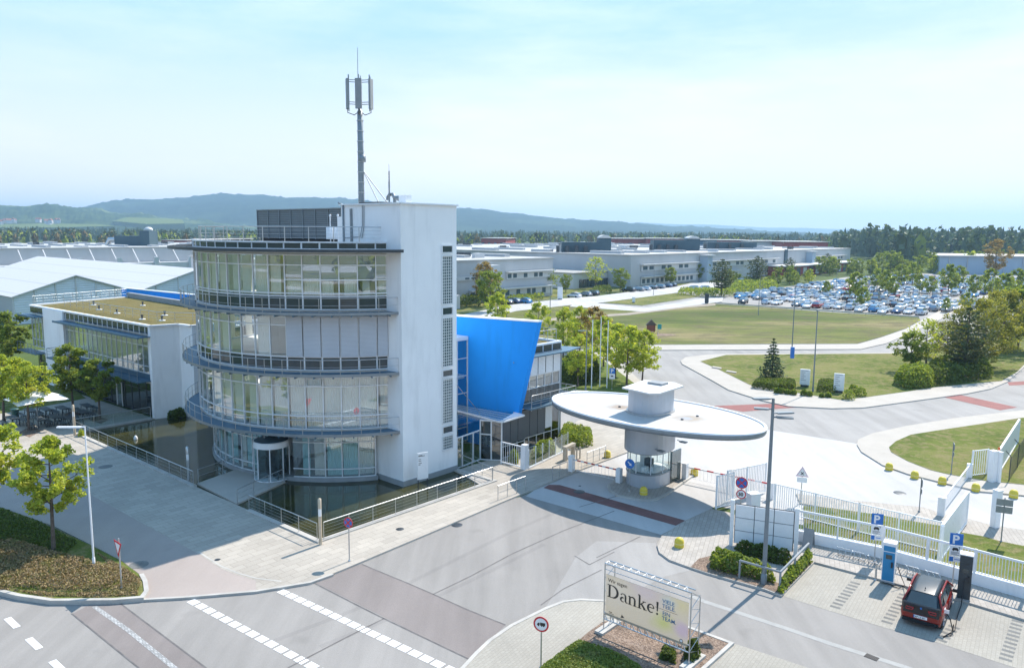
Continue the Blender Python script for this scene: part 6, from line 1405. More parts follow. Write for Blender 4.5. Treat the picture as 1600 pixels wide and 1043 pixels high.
# ---------------------------------------------------------------- hedges and shrubs
def hedge(name, label, poly, z0, h, n, ls, leafm, cat='hedge', seed=1, lump=.25, group=None, kind=None, step=.35):
    """leafy mass over a ground polygon: an uneven core and leaf faces all over it"""
    rn = random.Random(seed); xs = [p[0] for p in poly]; ys = [p[1] for p in poly]; cx_, cy_ = sum(xs) / len(xs), sum(ys) / len(ys)
    def inside(x, y):
        c = False; j = len(poly) - 1
        for i in range(len(poly)):
            if (poly[i][1] > y) != (poly[j][1] > y) and x < (poly[j][0] - poly[i][0]) * (y - poly[i][1]) / (poly[j][1] - poly[i][1]) + poly[i][0]: c = not c
            j = i
        return c
    def edge(x, y):
        m_ = 1e9
        for i in range(len(poly)):
            a = Vector(poly[i - 1][:2]); b = Vector(poly[i][:2]); p = Vector((x, y)); t = max(0, min(1, (p - a).dot(b - a) / max(1e-6, (b - a).length_squared))); m_ = min(m_, (p - a - (b - a) * t).length)
        return m_
    mb = MB(); k = 0; tries = 0
    while k < n and tries < n * 40:
        tries += 1; x, y = rn.uniform(min(xs), max(xs)), rn.uniform(min(ys), max(ys))
        if not inside(x, y): continue
        e = min(1, edge(x, y) / (h * .55 + .01)); top = h * (sqrt(1 - (1 - e) ** 2) * .9 + .1) * (1 - lump + 2 * lump * (mn.noise(Vector((x * 1.3 / max(.5, h), y * 1.3 / max(.5, h), seed))) * .5 + .5))
        zz = top * (1 - rn.random() ** 2.2 * .95); leaf(mb, Vector((x, y, z0 + zz)), ls, rn, .8); k += 1
    if kind: o = mb.build(name, leafm); o['kind'] = kind; o['label'] = label; return o
    th = thing(name, label, cat, (cx_, cy_, z0), group); mb.build('foliage', leafm, th)
    mb = MB()
    for i in range(max(2, int(n / 500))):
        for _ in range(30):
            x, y = rn.uniform(min(xs), max(xs)), rn.uniform(min(ys), max(ys))
            if inside(x, y): break
        mb.tube([(x, y, z0 - .02), (x + rn.uniform(-.1, .1), y + rn.uniform(-.1, .1), z0 + h * .6)], [.03, .012], 5)
    mb.build('stem', 'bark', th); return th
pz_ = lambda pts, z=ZP: [G(p[0], p[1], z) for p in pts]
hedge('shrub_bed', 'loose green shrubs filling the bed at the foot of the road lamp', pz_([(1112, 890), (1108, 880), (1118, 872), (1140, 876), (1170, 887), (1205, 899), (1212, 912), (1160, 901)]), ZP, .8, 1900, .19, 'leaf_mid', 'shrub', 2, .7)
hedge('hedge', 'dark low hedge along the foot of the white notice wall', pz_([(1147, 863), (1155, 856), (1200, 866), (1236, 876), (1228, 884), (1185, 875)]), ZP, .65, 1500, .17, 'leaf_deep', 'hedge', 3, .5)
hedge('shrub_bed', 'strip of green shrubs along the kerb of the first charging bay', pz_([(1215, 925), (1225, 905), (1258, 874), (1270, 876), (1245, 902), (1222, 927)]), ZP, .7, 1000, .2, 'leaf_mid', 'shrub', 4, .7)
struct(MB().sheet(px([(1079, 885), (1104, 893), (1195, 918), (1221, 928), (1270, 878), (1262, 874), (1222, 912), (1150, 890), (1110, 868), (1092, 872)], ZP), ZP + .012).build('planting_bed', 'mulch'))
hedge('hedge', 'bright green clipped hedge behind the turnstile on the pavement', pz_([(872, 690), (880, 672), (925, 682), (926, 696), (905, 702), (885, 700)]), ZP, 1.0, 2400, .22, 'leaf_mid', 'hedge', 5)
hedge('hedge', 'green shrubs behind the white post fence', pz_([(826, 727), (835, 714), (864, 703), (868, 710), (838, 725)]), ZP, 1.5, 1700, .24, 'leaf_mid', 'shrub', 6)
hedge('shrub', 'small green shrub behind the pedestrian gate', pz_([(795, 722), (798, 716), (810, 718), (808, 726)]), ZP, 1.2, 700, .22, 'leaf_mid', 'shrub', 7)
hedge('hedge', 'low clipped hedge in front of the small spruce, left of the white pylon', pz_([(1174, 606), (1180, 599), (1243, 600), (1242, 610), (1215, 611)], .15), .15, .8, 2200, .24, 'leaf_deep', 'hedge', 8, .1)
hedge('hedge', 'low clipped hedge right of the white pylon by the lamp pole', pz_([(1276, 612), (1278, 600), (1310, 601), (1308, 614)], .15), .15, .8, 1000, .24, 'leaf_deep', 'hedge', 9, .1)
for k, (x, y, r) in enumerate(((1214, 613, .35), (1222, 614, .38), (1231, 615, .35), (1240, 616, .36), (1256, 617, .4), (1265, 618, .35), (1326, 623, .7), (1345, 618, .65), (1334, 612, .6), (1294, 620, .35), (1284, 620, .3))):
    c = G(x, y, .15); hedge('shrub', ('tiny round cushion shrub at the kerb in front of the clipped hedge' if r < .5 else ('round ball shrub nearest the kerb right of the pylon', 'round shrub right of the ball shrub by the pylon', 'small round shrub behind the ball shrub by the pylon')[k - 6]), [(c[0] + r * cos(a), c[1] + r * sin(a)) for a in [i * pi / 4 for i in range(8)]], .15, r * 1.5, 260, .2, 'leaf_mid', 'shrub', 20 + k, .1, 'round cushion shrubs in front of the hedge' if r < .5 else None)
hedge('shrub', 'big rounded shrub at the left foot of the tree clump on the lawn', pz_([(1396, 600), (1402, 590), (1440, 588), (1462, 598), (1455, 606), (1415, 608)], .15), .15, 2.0, 3000, .34, 'leaf_mid', 'shrub', 40)
hedge('shrub', 'dark undergrowth beneath the tree clump on the right lawn', pz_([(1440, 590), (1460, 575), (1540, 572), (1552, 590), (1500, 600), (1460, 603)], .15), .15, 1.9, 4200, .36, 'leaf_deep', 'shrub', 41)
hedge('hedge', 'tall dark bush between the entrance building and the lamp on the grass', pz_([(874, 600), (880, 585), (935, 585), (938, 597), (900, 604)]), ZP, 3.4, 3600, .36, 'leaf_deep', 'shrub', 42)
hedge('hedge', 'long low hedge by the crossing left of the big pine', pz_([(1058, 461), (1062, 456), (1150, 457), (1150, 463), (1100, 464)]), ZP, 1.6, 1500, .6, 'leaf_mid', 'hedge', 43)
hedge('hedge', 'rounded bushes behind the first row of the car park, right of the pine', pz_([(1140, 458), (1145, 448), (1210, 444), (1216, 452), (1170, 457)]), ZP, 2.4, 1500, .7, 'leaf_mid', 'shrub', 44)
hedge('hedge', 'low hedge in front of the hall entrance behind the dark cars', pz_([(925, 458), (927, 452), (955, 451), (956, 459)]), ZP, 1.4, 700, .5, 'leaf_deep', 'hedge', 45)
hedge('hedge', 'dark hedge at the foot of the grey hall behind the bronze tree', pz_([(715, 480), (716, 472), (752, 471), (750, 480)]), ZP, 2.2, 900, .55, 'leaf_deep', 'hedge', 46)
hedge('hedge', 'low mixed shrubs on the bank before the hall window strip', pz_([(790, 472), (800, 464), (850, 462), (852, 468), (815, 474)]), ZP, 1.3, 900, .5, 'leaf_mid', 'shrub', 47)
hedge('reeds', 'tuft of green reeds in the pond at the corner of the white wing', pz_([(262, 653), (268, 647), (288, 645), (290, 652), (275, 655)], .03), .03, .75, 1100, .26, 'leaf_deep', 'reeds', 48, .5)
hedge('shrub', 'small green plant at the foot of the far light post by the pond', pz_([(122, 684), (124, 679), (132, 678), (132, 684)], .03), .03, .6, 220, .2, 'leaf_spring', 'plant', 49)
hedge('shrub', 'green bush behind the right truss foot of the banner', pz_([(1068, 1030), (1075, 1015), (1090, 1012), (1094, 1030), (1080, 1040)]), ZP, .8, 700, .16, 'leaf_deep', 'shrub', 50, .6)
hedge('shrub', 'low dark shrub under the middle of the banner', pz_([(1030, 1030), (1035, 1018), (1056, 1024), (1055, 1038)]), ZP, .4, 500, .14, 'leaf_deep', 'shrub', 51, .6)
hedge('heather', 'brown heath ground cover in the planted corner bed', pz_([(-120, 905), (-60, 860), (20, 845), (100, 868), (180, 888), (196, 905), (170, 922), (110, 924), (30, 918), (-60, 925)], .2), .18, .3, 15000, .11, 'heath', seed=60, kind='stuff', lump=.4)
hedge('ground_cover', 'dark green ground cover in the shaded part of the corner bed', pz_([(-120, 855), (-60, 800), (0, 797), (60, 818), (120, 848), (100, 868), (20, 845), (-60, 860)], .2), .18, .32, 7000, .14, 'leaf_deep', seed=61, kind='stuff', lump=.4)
hedge('grass', 'short rough grass along the rim of the corner bed', pz_([(-100, 930), (0, 917), (60, 930), (140, 933), (215, 930), (220, 905), (200, 890), (150, 862), (195, 905), (170, 924), (110, 927), (20, 921)], .2), .18, .1, 3200, .1, 'heath', seed=62, kind='stuff')
hedge('grass', 'fresh green grass on the banner island', pz_([(903, 1002), (850, 1040), (820, 1075), (1020, 1080), (998, 1040), (955, 1018)]), ZP + .05, .12, 9000, .1, 'grass_blade', seed=63, kind='stuff')
# ---------------------------------------------------------------- outdoor tables and small things on the plaza
tb0 = thing('picnic_table', 'x', 'table', (0, 0, 0), 'tables on the terrace under the trees')
mb = MB()
for k in range(4): mb.box((0, -.3 + k * .2, .74), (1.9, .17, .04))
mb.build('tabletop', 'bench_wood', tb0)
for x in (-.8, .8): mb = MB(); mb.bar((x, -.32, 0), (x, -.25, .72), .05); mb.bar((x, .32, 0), (x, .25, .72), .05); mb.bar((x, -.3, .68), (x, .3, .68), .05); mb.build('leg', 'dark_metal', tb0)
be0 = thing('bench', 'x', 'bench', (0, 0, 0), 'benches on the terrace under the trees'); mb = MB()
for k in range(2): mb.box((0, -.1 + k * .2, .44), (1.9, .17, .04))
mb.build('seat', 'bench_wood', be0)
for x in (-.8, .8): mb = MB(); mb.bar((x, -.14, 0), (x, -.1, .42), .05); mb.bar((x, .14, 0), (x, .1, .42), .05); mb.build('leg', 'dark_metal', be0)
rn = random.Random(3); first = True
TB = [(62, 666), (86, 662), (110, 664), (72, 650), (98, 648), (130, 654), (136, 644), (20, 664), (48, 652)]
for k, (x, y) in enumerate(TB):
    c = G(x, y, ZP); rz = BROT + pi / 2 + rn.uniform(-.06, .06); lb = 'dark wooden table on the shaded terrace beneath the maples and big parasol'
    if first: tb0.location = (c[0], c[1], ZP); tb0.rotation_euler = (0, 0, rz); tb0['label'] = lb
    else: dup(tb0, (c[0], c[1], ZP), rz, lb)
    for s_ in (-1, 1):
        q = (c[0] - s_ * .72 * sin(rz), c[1] + s_ * .72 * cos(rz), ZP); l2 = 'dark wooden bench drawn up to a table on the shaded terrace'
        if first: be0.location = q; be0.rotation_euler = (0, 0, rz); be0['label'] = l2; first = False
        else: dup(be0, q, rz, l2)
b = G3(60, 668, ZP); um = thing('parasol', 'big square white parasol spread over the terrace tables', 'parasol', b); mb = MB(); mb.tube([b, (b[0], b[1], 3.6)], .06, 8); mb.build('pole', 'grey_metal', um)
b2 = G3(60, 655, ZP)
mb = MB(); ap = (b[0], b[1], 3.75); R_ = 2.9; cs = [(b[0] + R_ * cos(BROT + pi / 4 + i * pi / 2), b[1] + R_ * sin(BROT + pi / 4 + i * pi / 2), 2.75) for i in range(4)]
for i in range(4): m_ = tuple((Vector(cs[i]) + Vector(cs[(i + 1) % 4])) / 2 + Vector((0, 0, .12))); mb.add([ap, cs[i], m_], [(0, 1, 2)]); mb.add([ap, m_, cs[(i + 1) % 4]], [(0, 1, 2)])
mb.build('cloth', 'parasol_cloth', um); mb = MB()
for i in range(4): mb.tube([(b[0], b[1], 3.7), tuple(Vector(cs[i]) - Vector((0, 0, .03)))], .02, 5)
mb.build('rib', 'grey_metal', um)
b = G3(24, 652, ZP); mb = MB(); mb.lathe([(.3, 0), (.34, .7), (.38, .78), (.36, .85), (.1, .9)], b, 14); tag(mb.build('litter_bin', 'bin_green'), 'dark green round litter bin on the terrace behind the tables', 'bin')
for q in ([(27, 676), (48, 666), (66, 672), (46, 683)], [(140, 656), (152, 650), (170, 655), (158, 662)], [(100, 648), (112, 641), (128, 646), (116, 653)]): struct(MB().sheet(px(q, ZP), ZP + .008).build('tree_pit', 'mulch'))
sheet('lawn', 'lawn', px([(-60, 655), (40, 640), (135, 622), (105, 600), (40, 590), (-80, 600)], ZP), ZP + .007)
for q, r_ in (((135, 731), .35), ((175, 733), .3)):
    pass
for (x, y), m_, r_ in (((1406, 770), 'dark_metal', .42), ((905, 768), 'dark_metal', .4), ((906, 759), 'dark_metal', .1), ((165, 731), 'dark_paver', .5), ((217, 885), 'dark_paver', .5), ((625, 829), 'dark_metal', .25), ((714, 820), 'dark_metal', .35), ((340, 877), 'dark_metal', .16)):
    c = G(x, y); zz = ZP + .004 if (x, y) in ((165, 731), (217, 885), (625, 829), (340, 877)) else .022
    tag(MB().lathe([(r_, zz), (r_ * .96, zz + .006), (r_ * .2, zz + .007)], (c[0], c[1], 0), 20).build('manhole_cover', m_), None, None, None, 'structure')
a, b = Vector(G(1353, 1023)), Vector(G(1371, 1030)); mb = MB()
for i in range(9): c = a.lerp(b, i / 8); mb.box((c.x, c.y, .024), (.05, .34, .012), 0, atan2((b - a).y, (b - a).x))
struct(mb.build('drain_grate', 'black_rubber'))
# pylons and the insect hotel
def pylon(p, h, w_, az, lb, m='white_metal', lines=True):
    b = G3(p[0], p[1], .14); th = thing('sign_pylon', lb, 'sign', b); f = Face(b, az); mb = MB(); f.rect(mb, -w_ / 2, .25, w_ / 2, h, -.12, .12); q = mb.build('panel', m, th)
    mb = MB(); f.rect(mb, -w_ / 2 + .1, 0, w_ / 2 - .1, .25, -.08, .08); mb.build('base', 'dark_metal', th)
    if lines:
        mb = MB()
        for k in range(6): f.rect(mb, -w_ * .38, h * (.92 - k * .11), -w_ * .38 + w_ * (.7, .4, .3, .45, .3, .5)[k], h * (.945 - k * .11), .12, .125)
        mb.build('printed_lines', 'grey_metal', q)
pylon((1257, 604), 2.1, 1.1, 205, 'white sign pylon left of the tall lamp pole on the right lawn'); pylon((1310, 613), 2.2, 1.1, 205, 'white sign pylon on the lawn right of the tall lamp pole')
pylon((875, 468), 3.4, 1.4, 190, 'far white sign pylon beside the row of dark cars before the hall', lines=False); pylon((990, 473), 1.5, .8, 190, 'small white box sign by the path into the car park', lines=False); pylon((1104, 474), 2.6, 1.0, 190, 'dark grey ticket machine at the corner of the car park', 'charger_dark', False)
b = G3(1017, 519, .15); ih = thing('insect_hotel', 'small wooden insect hotel with pitched roof standing on the meadow', 'insect hotel', b); mb = MB(); mb.box((b[0], b[1], .95), (1.5, .5, 1.2)); mb.build('body', 'terracotta', ih)
mb = MB(); mb.add([(b[0] - 1.0, b[1] - .4, 1.5), (b[0] + 1.0, b[1] - .4, 1.5), (b[0], b[1] - .4, 2.5), (b[0] - 1.0, b[1] + .4, 1.5), (b[0] + 1.0, b[1] + .4, 1.5), (b[0], b[1] + .4, 2.5)], [(0, 1, 2), (3, 5, 4), (0, 2, 5, 3), (1, 4, 5, 2), (0, 3, 4, 1)]); mb.build('roof', 'bark', ih)
mb = MB()
for x in (-.6, .6): mb.bar((b[0] + x, b[1], .1), (b[0] + x, b[1], .5), .12)
mb.build('leg', 'bark', ih)
b = G3(1028, 521, .15); th = thing('info_board', 'small turquoise notice beside the insect hotel on the meadow', 'sign', b); f = Face(b, 180); mb = MB(); f.rect(mb, -.1, .8, .6, 1.7, -.03, .03); mb.build('panel', 'teal_line', th); pole(th, b, .9, .05)
struct(MB().sheet([(G(1027, 524)[0] + 3.4 * cos(a), G(1027, 524)[1] + 1.6 * sin(a)) for a in [i * pi / 8 for i in range(16)]], .17).build('planting_bed', 'mulch'))
for k, q in enumerate(([(1112, 574), (1126, 576.5), (1128, 575), (1114, 572.5)], [(1134, 580.5), (1150, 583), (1151, 581.5), (1136, 579)])): tag(MB().prism(px(q, .15), .14, .24).build('stone_slab', 'walk_concrete'), ('pale stone slab lying in the grass left of the small spruce, farther one', 'pale stone slab lying in the grass nearest the small spruce')[k], 'stone slab')
lamp((1185, 492), 9, 'thin lamp pole at the meadow edge of the car park, left of the middle', 'single', 90, 'grey_metal', r=.07)
for k, (p, lb) in enumerate((((1305, 473), 'thin lamp pole standing among the front rows of the car park'), ((1021, 461), 'thin lamp pole by the row of dark cars in front of the hall'), ((1358, 462), 'thin lamp pole in the middle of the car park'), ((1548, 484), 'lamp pole behind the bright tree at the right of the car park'))): lamp(p, 9, lb, 'single', -90, 'grey_metal', r=.07)
gr = thing('guard_rail', 'long low grey guard rail along the meadow edge of the car park', 'guard rail', G3(1119, 473, .1)); mb = MB(); ga_, gb_ = Vector(G3(1119, 473, .55)), Vector(G3(1436, 495, .55)); mb.bar(ga_, gb_, .08, .3); mb.build('rail', 'steel', gr); mb = MB()
for i in range(14): c = ga_.lerp(gb_, i / 13); mb.bar((c.x, c.y, .1), (c.x, c.y, .6), .1)
mb.build('post', 'steel', gr)

# ---------------------------------------------------------------- parked cars
CARC = {'white': (.75, .75, .76), 'silver': (.55, .58, .61), 'grey': (.22, .24, .265), 'black': (.04, .045, .05), 'dark blue': (.04, .09, .2), 'blue': (.05, .25, .5), 'red': (.32, .025, .03)}
for c in CARC: mat('car_' + c.replace(' ', '_'), CARC[c], .25, .2 if c == 'silver' else 0, var=.02)
mat('car_glass', (.30, .37, .42), .1, .7, var=.1)
def car_mesh(kind):
    L, Wd = (4.5, 1.8) if kind else (4.2, 1.78)
    mb = MB(); hw = Wd / 2
    if kind == 0: body = [(-L / 2, .35, .62), (-L / 2 + .1, .25, .98), (-L / 2 + .9, .22, 1.0), (.9, .22, .98), (1.6, .24, .86), (L / 2 - .1, .28, .66), (L / 2, .4, .55)]; roof = [(-L / 2 + .1, .98, .98), (-L / 2 + .55, 1.42, .98), (-.3, 1.5, .98), (.35, 1.44, .98), (1.15, .98, .98)]
    elif kind == 1: body = [(-L / 2, .35, .6), (-L / 2 + .12, .26, .95), (-1.3, .22, .98), (.9, .22, .97), (1.7, .24, .85), (L / 2 - .1, .28, .66), (L / 2, .4, .55)]; roof = [(-1.75, .97, .97), (-1.0, 1.38, .97), (-.3, 1.45, .97), (.3, 1.4, .97), (1.15, .97, .97)]
    else: body = [(-L / 2, .4, .7), (-L / 2 + .1, .3, 1.08), (-1.3, .28, 1.1), (1.0, .28, 1.06), (1.8, .3, .96), (L / 2 - .1, .34, .75), (L / 2, .45, .6)]; roof = [(-L / 2 + .12, 1.06, 1.06), (-L / 2 + .4, 1.6, 1.06), (-.3, 1.7, 1.06), (.3, 1.66, 1.06), (1.2, 1.06, 1.06)]
    loft(mb, [[(-hw * .95, y, z0), (-hw, y, (z0 + z1) / 2), (-hw * .9, y, z1), (hw * .9, y, z1), (hw, y, (z0 + z1) / 2), (hw * .95, y, z0)] for y, z0, z1 in body], 0)
    loft(mb, [[(-hw * .88, y, zb_ - .02), (-hw * .68, y, zt_), (hw * .68, y, zt_), (hw * .88, y, zb_ - .02)] for y, zt_, zb_ in roof], 1, False)
    r_ = roof[1:4]; loft(mb, [[(-hw * .66, y, zt_ + .005), (-hw * .64, y, zt_ + .03), (hw * .64, y, zt_ + .03), (hw * .66, y, zt_ + .005)] for y, zt_, zb_ in r_], 0, False)
    for x in (-hw + .08, hw - .08):
        for y in (-L * .3, L * .31): mb.add([(x + s_, y + .32 * cos(k * pi / 5), .32 + .32 * sin(k * pi / 5)) for s_ in (-.1, .1) for k in range(10)], [tuple(range(9, -1, -1)), tuple(range(10, 20))] + [(k, (k + 1) % 10, 10 + (k + 1) % 10, 10 + k) for k in range(10)], 2)
    for x in (-.6, .6): mb.box((x, L / 2 - .03, .66), (.3, .1, .1), 3); mb.box((x, -L / 2 + .03, .78), (.25, .1, .12), 4)
    return mb
CM = {}
def parked(x, y, rz, color, kind, label, group='cars in the far car park', z=.02):
    k = (color, kind)
    if k not in CM: o = car_mesh(kind).build('parked_car', ['car_' + color.replace(' ', '_'), 'car_glass', 'tyre', 'lamp_glass', 'lamp_red']); CM[k] = o
    else: o = CM[k].copy(); COL.objects.link(o)
    o.location = (x, y, z); o.rotation_euler = (0, 0, rz); tag(o, label, 'car', group); return o
rcol = random.Random(17); PICK = ['white'] * 9 + ['silver'] * 9 + ['grey'] * 5 + ['black'] * 6 + ['dark blue'] * 3 + ['blue'] * 2 + ['red'] * 2
LOT = [(1121, 468), (1180, 458), (1235, 449), (1320, 436), (1440, 430), (1600, 432), (1720, 440), (1720, 468), (1565, 476), (1512, 488), (1440, 494), (1300, 485)]
lotp = [G(*p) for p in LOT]; sheet('car_park', 'asphalt_worn', [G(*p) for p in [(1110, 473), (1180, 456), (1240, 446), (1320, 433), (1440, 427), (1600, 428), (1900, 435), (1900, 475), (1572, 480), (1512, 494), (1436, 497)]], .02)
def inpoly(p, poly):
    c = False; j = len(poly) - 1
    for i in range(len(poly)):
        if (poly[i][1] > p[1]) != (poly[j][1] > p[1]) and p[0] < (poly[j][0] - poly[i][0]) * (p[1] - poly[i][1]) / (poly[j][1] - poly[i][1]) + poly[i][0]: c = not c
        j = i
    return c
ga0 = toab(*G(1119, 474)); cars = []
b = ga0[1] + 8
row = 0
while b < ga0[1] + 290:
    a = 60
    while a > -330:
        x, y = W2(a, b)
        if inpoly((x, y), lotp) and rcol.random() < .86 and not (row in (6, 7, 11) and a > -150): cars.append((hypot(x, y), x, y, row))
        a -= 2.62
    b += 5.4 if row % 2 == 1 else 12.0; row += 1
cars.sort(); rest = MB()
CLR = {c: c + ' car parked in the crowded rows of the car park beyond the meadow' for c in CARC}
for i, (dd_, x, y, r_) in enumerate(cars):
    col = rcol.choice(PICK); kd = rcol.choice((0, 0, 1, 2)); rz = radians(-41.5) + (pi if rcol.random() < .4 else 0) + rcol.uniform(-.03, .03)
    if i < 270: parked(x + rcol.uniform(-.15, .15), y + rcol.uniform(-.3, .3), rz, col, kd, CLR[col], col + ' cars in the far car park')
    elif i < 420:
        cmb = car_mesh(kd); cs, sn = cos(rz), sin(rz); o = len(rest.v); mi = list(CARC).index(col)
        rest.v.extend((x + p[0] * cs - p[1] * sn, y + p[0] * sn + p[1] * cs, p[2] + .02) for p in cmb.v); rest.f.extend(tuple(q + o for q in f_) for f_ in cmb.f); rest.m.extend((mi if q == 0 else 7 + min(q, 2) - 1) for q in cmb.m); rest.sm.extend(cmb.sm)
if rest.v: o = rest.build('parked_cars', ['car_' + c.replace(' ', '_') for c in CARC] + ['car_glass', 'tyre']); o['kind'] = 'stuff'; o['label'] = 'the farthest rows of parked cars'
for (x, y), col, kd, rot, lb in (((1161, 474), 'black', 2, 1, 'black estate car waiting alone in front of the first row of the car park'), ((1261, 481), 'white', 1, 1, 'white car waiting in the lane in front of the first row of the car park'), ((1342, 487), 'silver', 1, 1, 'silver car in the lane by the guard rail, left of two'), ((1378, 490), 'silver', 1, 1, 'silver car in the lane by the guard rail, right of two'),
        ((819, 474), 'blue', 0, 0, 'bright blue car parked before the hall left of the lamp pole'), ((802, 474), 'dark blue', 0, 0, 'dark blue car next to the bright blue car before the hall'), ((790, 476), 'black', 0, 0, 'black car next to the dark blue car before the hall'), ((897, 465), 'white', 0, 0, 'white car at the foot of the far white pylon'), ((914, 463), 'grey', 0, 0, 'grey car right of the white car by the far pylon'), ((925, 462), 'black', 2, 0, 'black van like car two right of the far white pylon'),
        ((982, 456), 'black', 2, 0, 'large black car at the left end of the row before the hall'), ((997, 455), 'grey', 0, 0, 'grey car second in the row before the hall'), ((1007, 454), 'silver', 0, 0, 'silver car third in the row before the hall'), ((1018, 452), 'black', 0, 0, 'black car fourth in the row before the hall'), ((1029, 451), 'grey', 2, 0, 'grey tall car fifth in the row before the hall'), ((1041, 449), 'dark blue', 0, 0, 'dark blue car sixth in the row before the hall'), ((1048, 448), 'black', 0, 0, 'black car at the right end of the row before the hall'),
        ((1082, 453), 'silver', 0, 2, 'silver car on the crossing behind the low hedge'), ((1099, 453), 'white', 0, 2, 'white car on the crossing right of the silver one'), ((1153, 442), 'white', 2, 2, 'white van like car between the pines behind the car park'), ((898, 634), 'white', 0, 2, 'white car half hidden behind the oval gatehouse roof')):
    x, y = G(x, y); parked(x, y, {0: radians(48), 1: radians(150), 2: radians(100)}[rot], col, kd, lb, None)

# ---------------------------------------------------------------- factory halls
def sheet_metal(name, c, per=1.2, dark=.9):
    m, nt, b = new_mat(name); v = coords(nt); f = noise(nt, coords(nt, (1, 1, .15)), .2, 4); bg_ = noise(nt, v, .03, 3)
    col = mixc(nt, ramp(nt, f, [(.3, 0.0), (.7, 1.0)]), tuple(x * dark for x in c), c); col = mixc(nt, 1.0, col, ramp(nt, bg_, [(.3, .9), (.7, 1.05)]), 'MULTIPLY')
    nt.links.new(col, b.inputs['Base Color']); b.inputs['Roughness'].default_value = .6
for nm, c in (('hall_wall', (.50, .51, .52)), ('hall_wall_pale', (.62, .63, .64)), ('hall_roof', (.46, .455, .435)), ('tent_roof', (.6, .6, .62)), ('teal_clad', (.05, .10, .13)), ('red_clad', (.36, .05, .05)), ('blue_clad', (.05, .13, .24)), ('shed_blue', (.36, .46, .56))): sheet_metal(nm, c)
stripes('tent_wall', (.68, .74, .82), 2, .45, dark=.82)
def roof_rib(name, c):
    m, nt, b = new_mat(name); v = coords(nt, (1, 1, 1), PR); sx = nt.nodes.new('ShaderNodeSeparateXYZ'); nt.links.new(v, sx.inputs[0])
    wv_ = N(nt, 'ShaderNodeMath', operation='PINGPONG'); nt.links.new(sx.outputs[0], wv_.inputs[0]); wv_.inputs[1].default_value = 2.5
    r = ramp(nt, wv_.outputs[0], [(0, .7), (.2, 1.0)]); nt.links.new(mixc(nt, 1.0, c, r, 'MULTIPLY'), b.inputs['Base Color']); b.inputs['Roughness'].default_value = .6
roof_rib('tent_roof_ribbed', (.56, .55, .54))
def AB(p, da=0.0, db=0.0): return (p[0] + AX[0] * da + BX[0] * db, p[1] + AX[1] * da + BX[1] * db)
def hall(name, label, c, la, lb, h, wall='hall_wall', roof='hall_roof', z0=0.0, lights=True, seed=1, rows=4):
    th = thing(name, label, 'factory hall', (c[0], c[1], z0)); poly = [c, AB(c, la), AB(c, la, lb), AB(c, 0, lb)]
    mb = MB(); mb.prism(poly, z0, h - .35); mb.build('wall', wall, th); mb = MB(); g = .3; s1, s2 = (1 if la > 0 else -1), (1 if lb > 0 else -1)
    mb.prism([AB(c, -g * s1, -g * s2), AB(c, la + g * s1, -g * s2), AB(c, la + g * s1, lb + g * s2), AB(c, -g * s1, lb + g * s2)], h - .34, h); rf = mb.build('roof', roof, th)
    if lights:
        rn = random.Random(seed); na, nb = max(2, int(abs(la) / 26)), max(2, int(abs(lb) / 14))
        sk = []
        for i in range(na):
            for j in range(nb): sk.append((i, j))
        rn.shuffle(sk)
        for i, j in sk[:70]:
            q = AB(c, la * (i + .5) / na, lb * (j + .5) / nb); mb = MB(); L1, L2 = rn.choice(((13, 2.2), (9, 2.2), (4, 3), (16, 1.6))); ax = [AB(q, sa * L1 / 2, sb * L2 / 2) for sa, sb in ((-1, -1), (1, -1), (1, 1), (-1, 1))]
            mb.prism(ax, h, h + rn.uniform(.5, 1.0), 0, 1); mb.build('skylight', ['canopy_white', 'hall_wall'], rf)
        for i in range(16):
            q = AB(c, la * rn.random(), lb * rn.random()); mb = MB(); mb.box((q[0], q[1], h + .6), (rn.uniform(1, 5), rn.uniform(1, 2.5), 1.2), 0, BROT + (pi / 2 if rn.random() < .5 else 0)); mb.build('roof_unit', 'dark_metal' if i % 3 else 'hall_wall_pale', rf)
    return th
Cb = (39.0, 254.0)
hB = hall('factory_hall', 'very long grey factory hall with flat white roof beyond the car park', Cb, 175, 215, 11.0, rows=6, seed=2)
def band(th, c, da0, db0, da1, db1, z0, z1, m, nm, t=.3):
    mb = MB(); wall_panel(mb, AB(c, da0, db0), AB(c, da1, db1), z0, z1, t); return mb.build(nm, m, th)
# the right wall of the long hall runs along b at a = 0
for b0, b1 in ((6, 44), (52, 118), (158, 205)):
    band(hB, Cb, -.25, b0, -.25, b1, 5.4, 7.4, 'hall_wall_pale', 'window_band'); n = int((b1 - b0) / 4)
    for k in range(n):
        if k % 3 < 2: band(hB, Cb, -.45, b0 + 1 + k * 4, -.45, b0 + 3.6 + k * 4, 5.8, 7.0, 'teal_clad', 'window', .1)
    band(hB, Cb, -.9, b0 - .5, -.9, b1 + .5, 7.45, 7.75, 'canopy_white', 'eave', 1.4)
for b0, b1 in ((6, 44), (52, 80)):
    band(hB, Cb, -.25, b0, -.25, b1, .8, 3.2, 'hall_wall_pale', 'window_band')
    for k in range(int((b1 - b0) / 3)): band(hB, Cb, -.45, b0 + .6 + k * 3, -.45, b0 + 2.3 + k * 3, 1.3, 2.7, 'teal_clad', 'window', .1)
    band(hB, Cb, -.9, b0, -.9, b1, 3.3, 3.6, 'canopy_white', 'eave', 1.4)
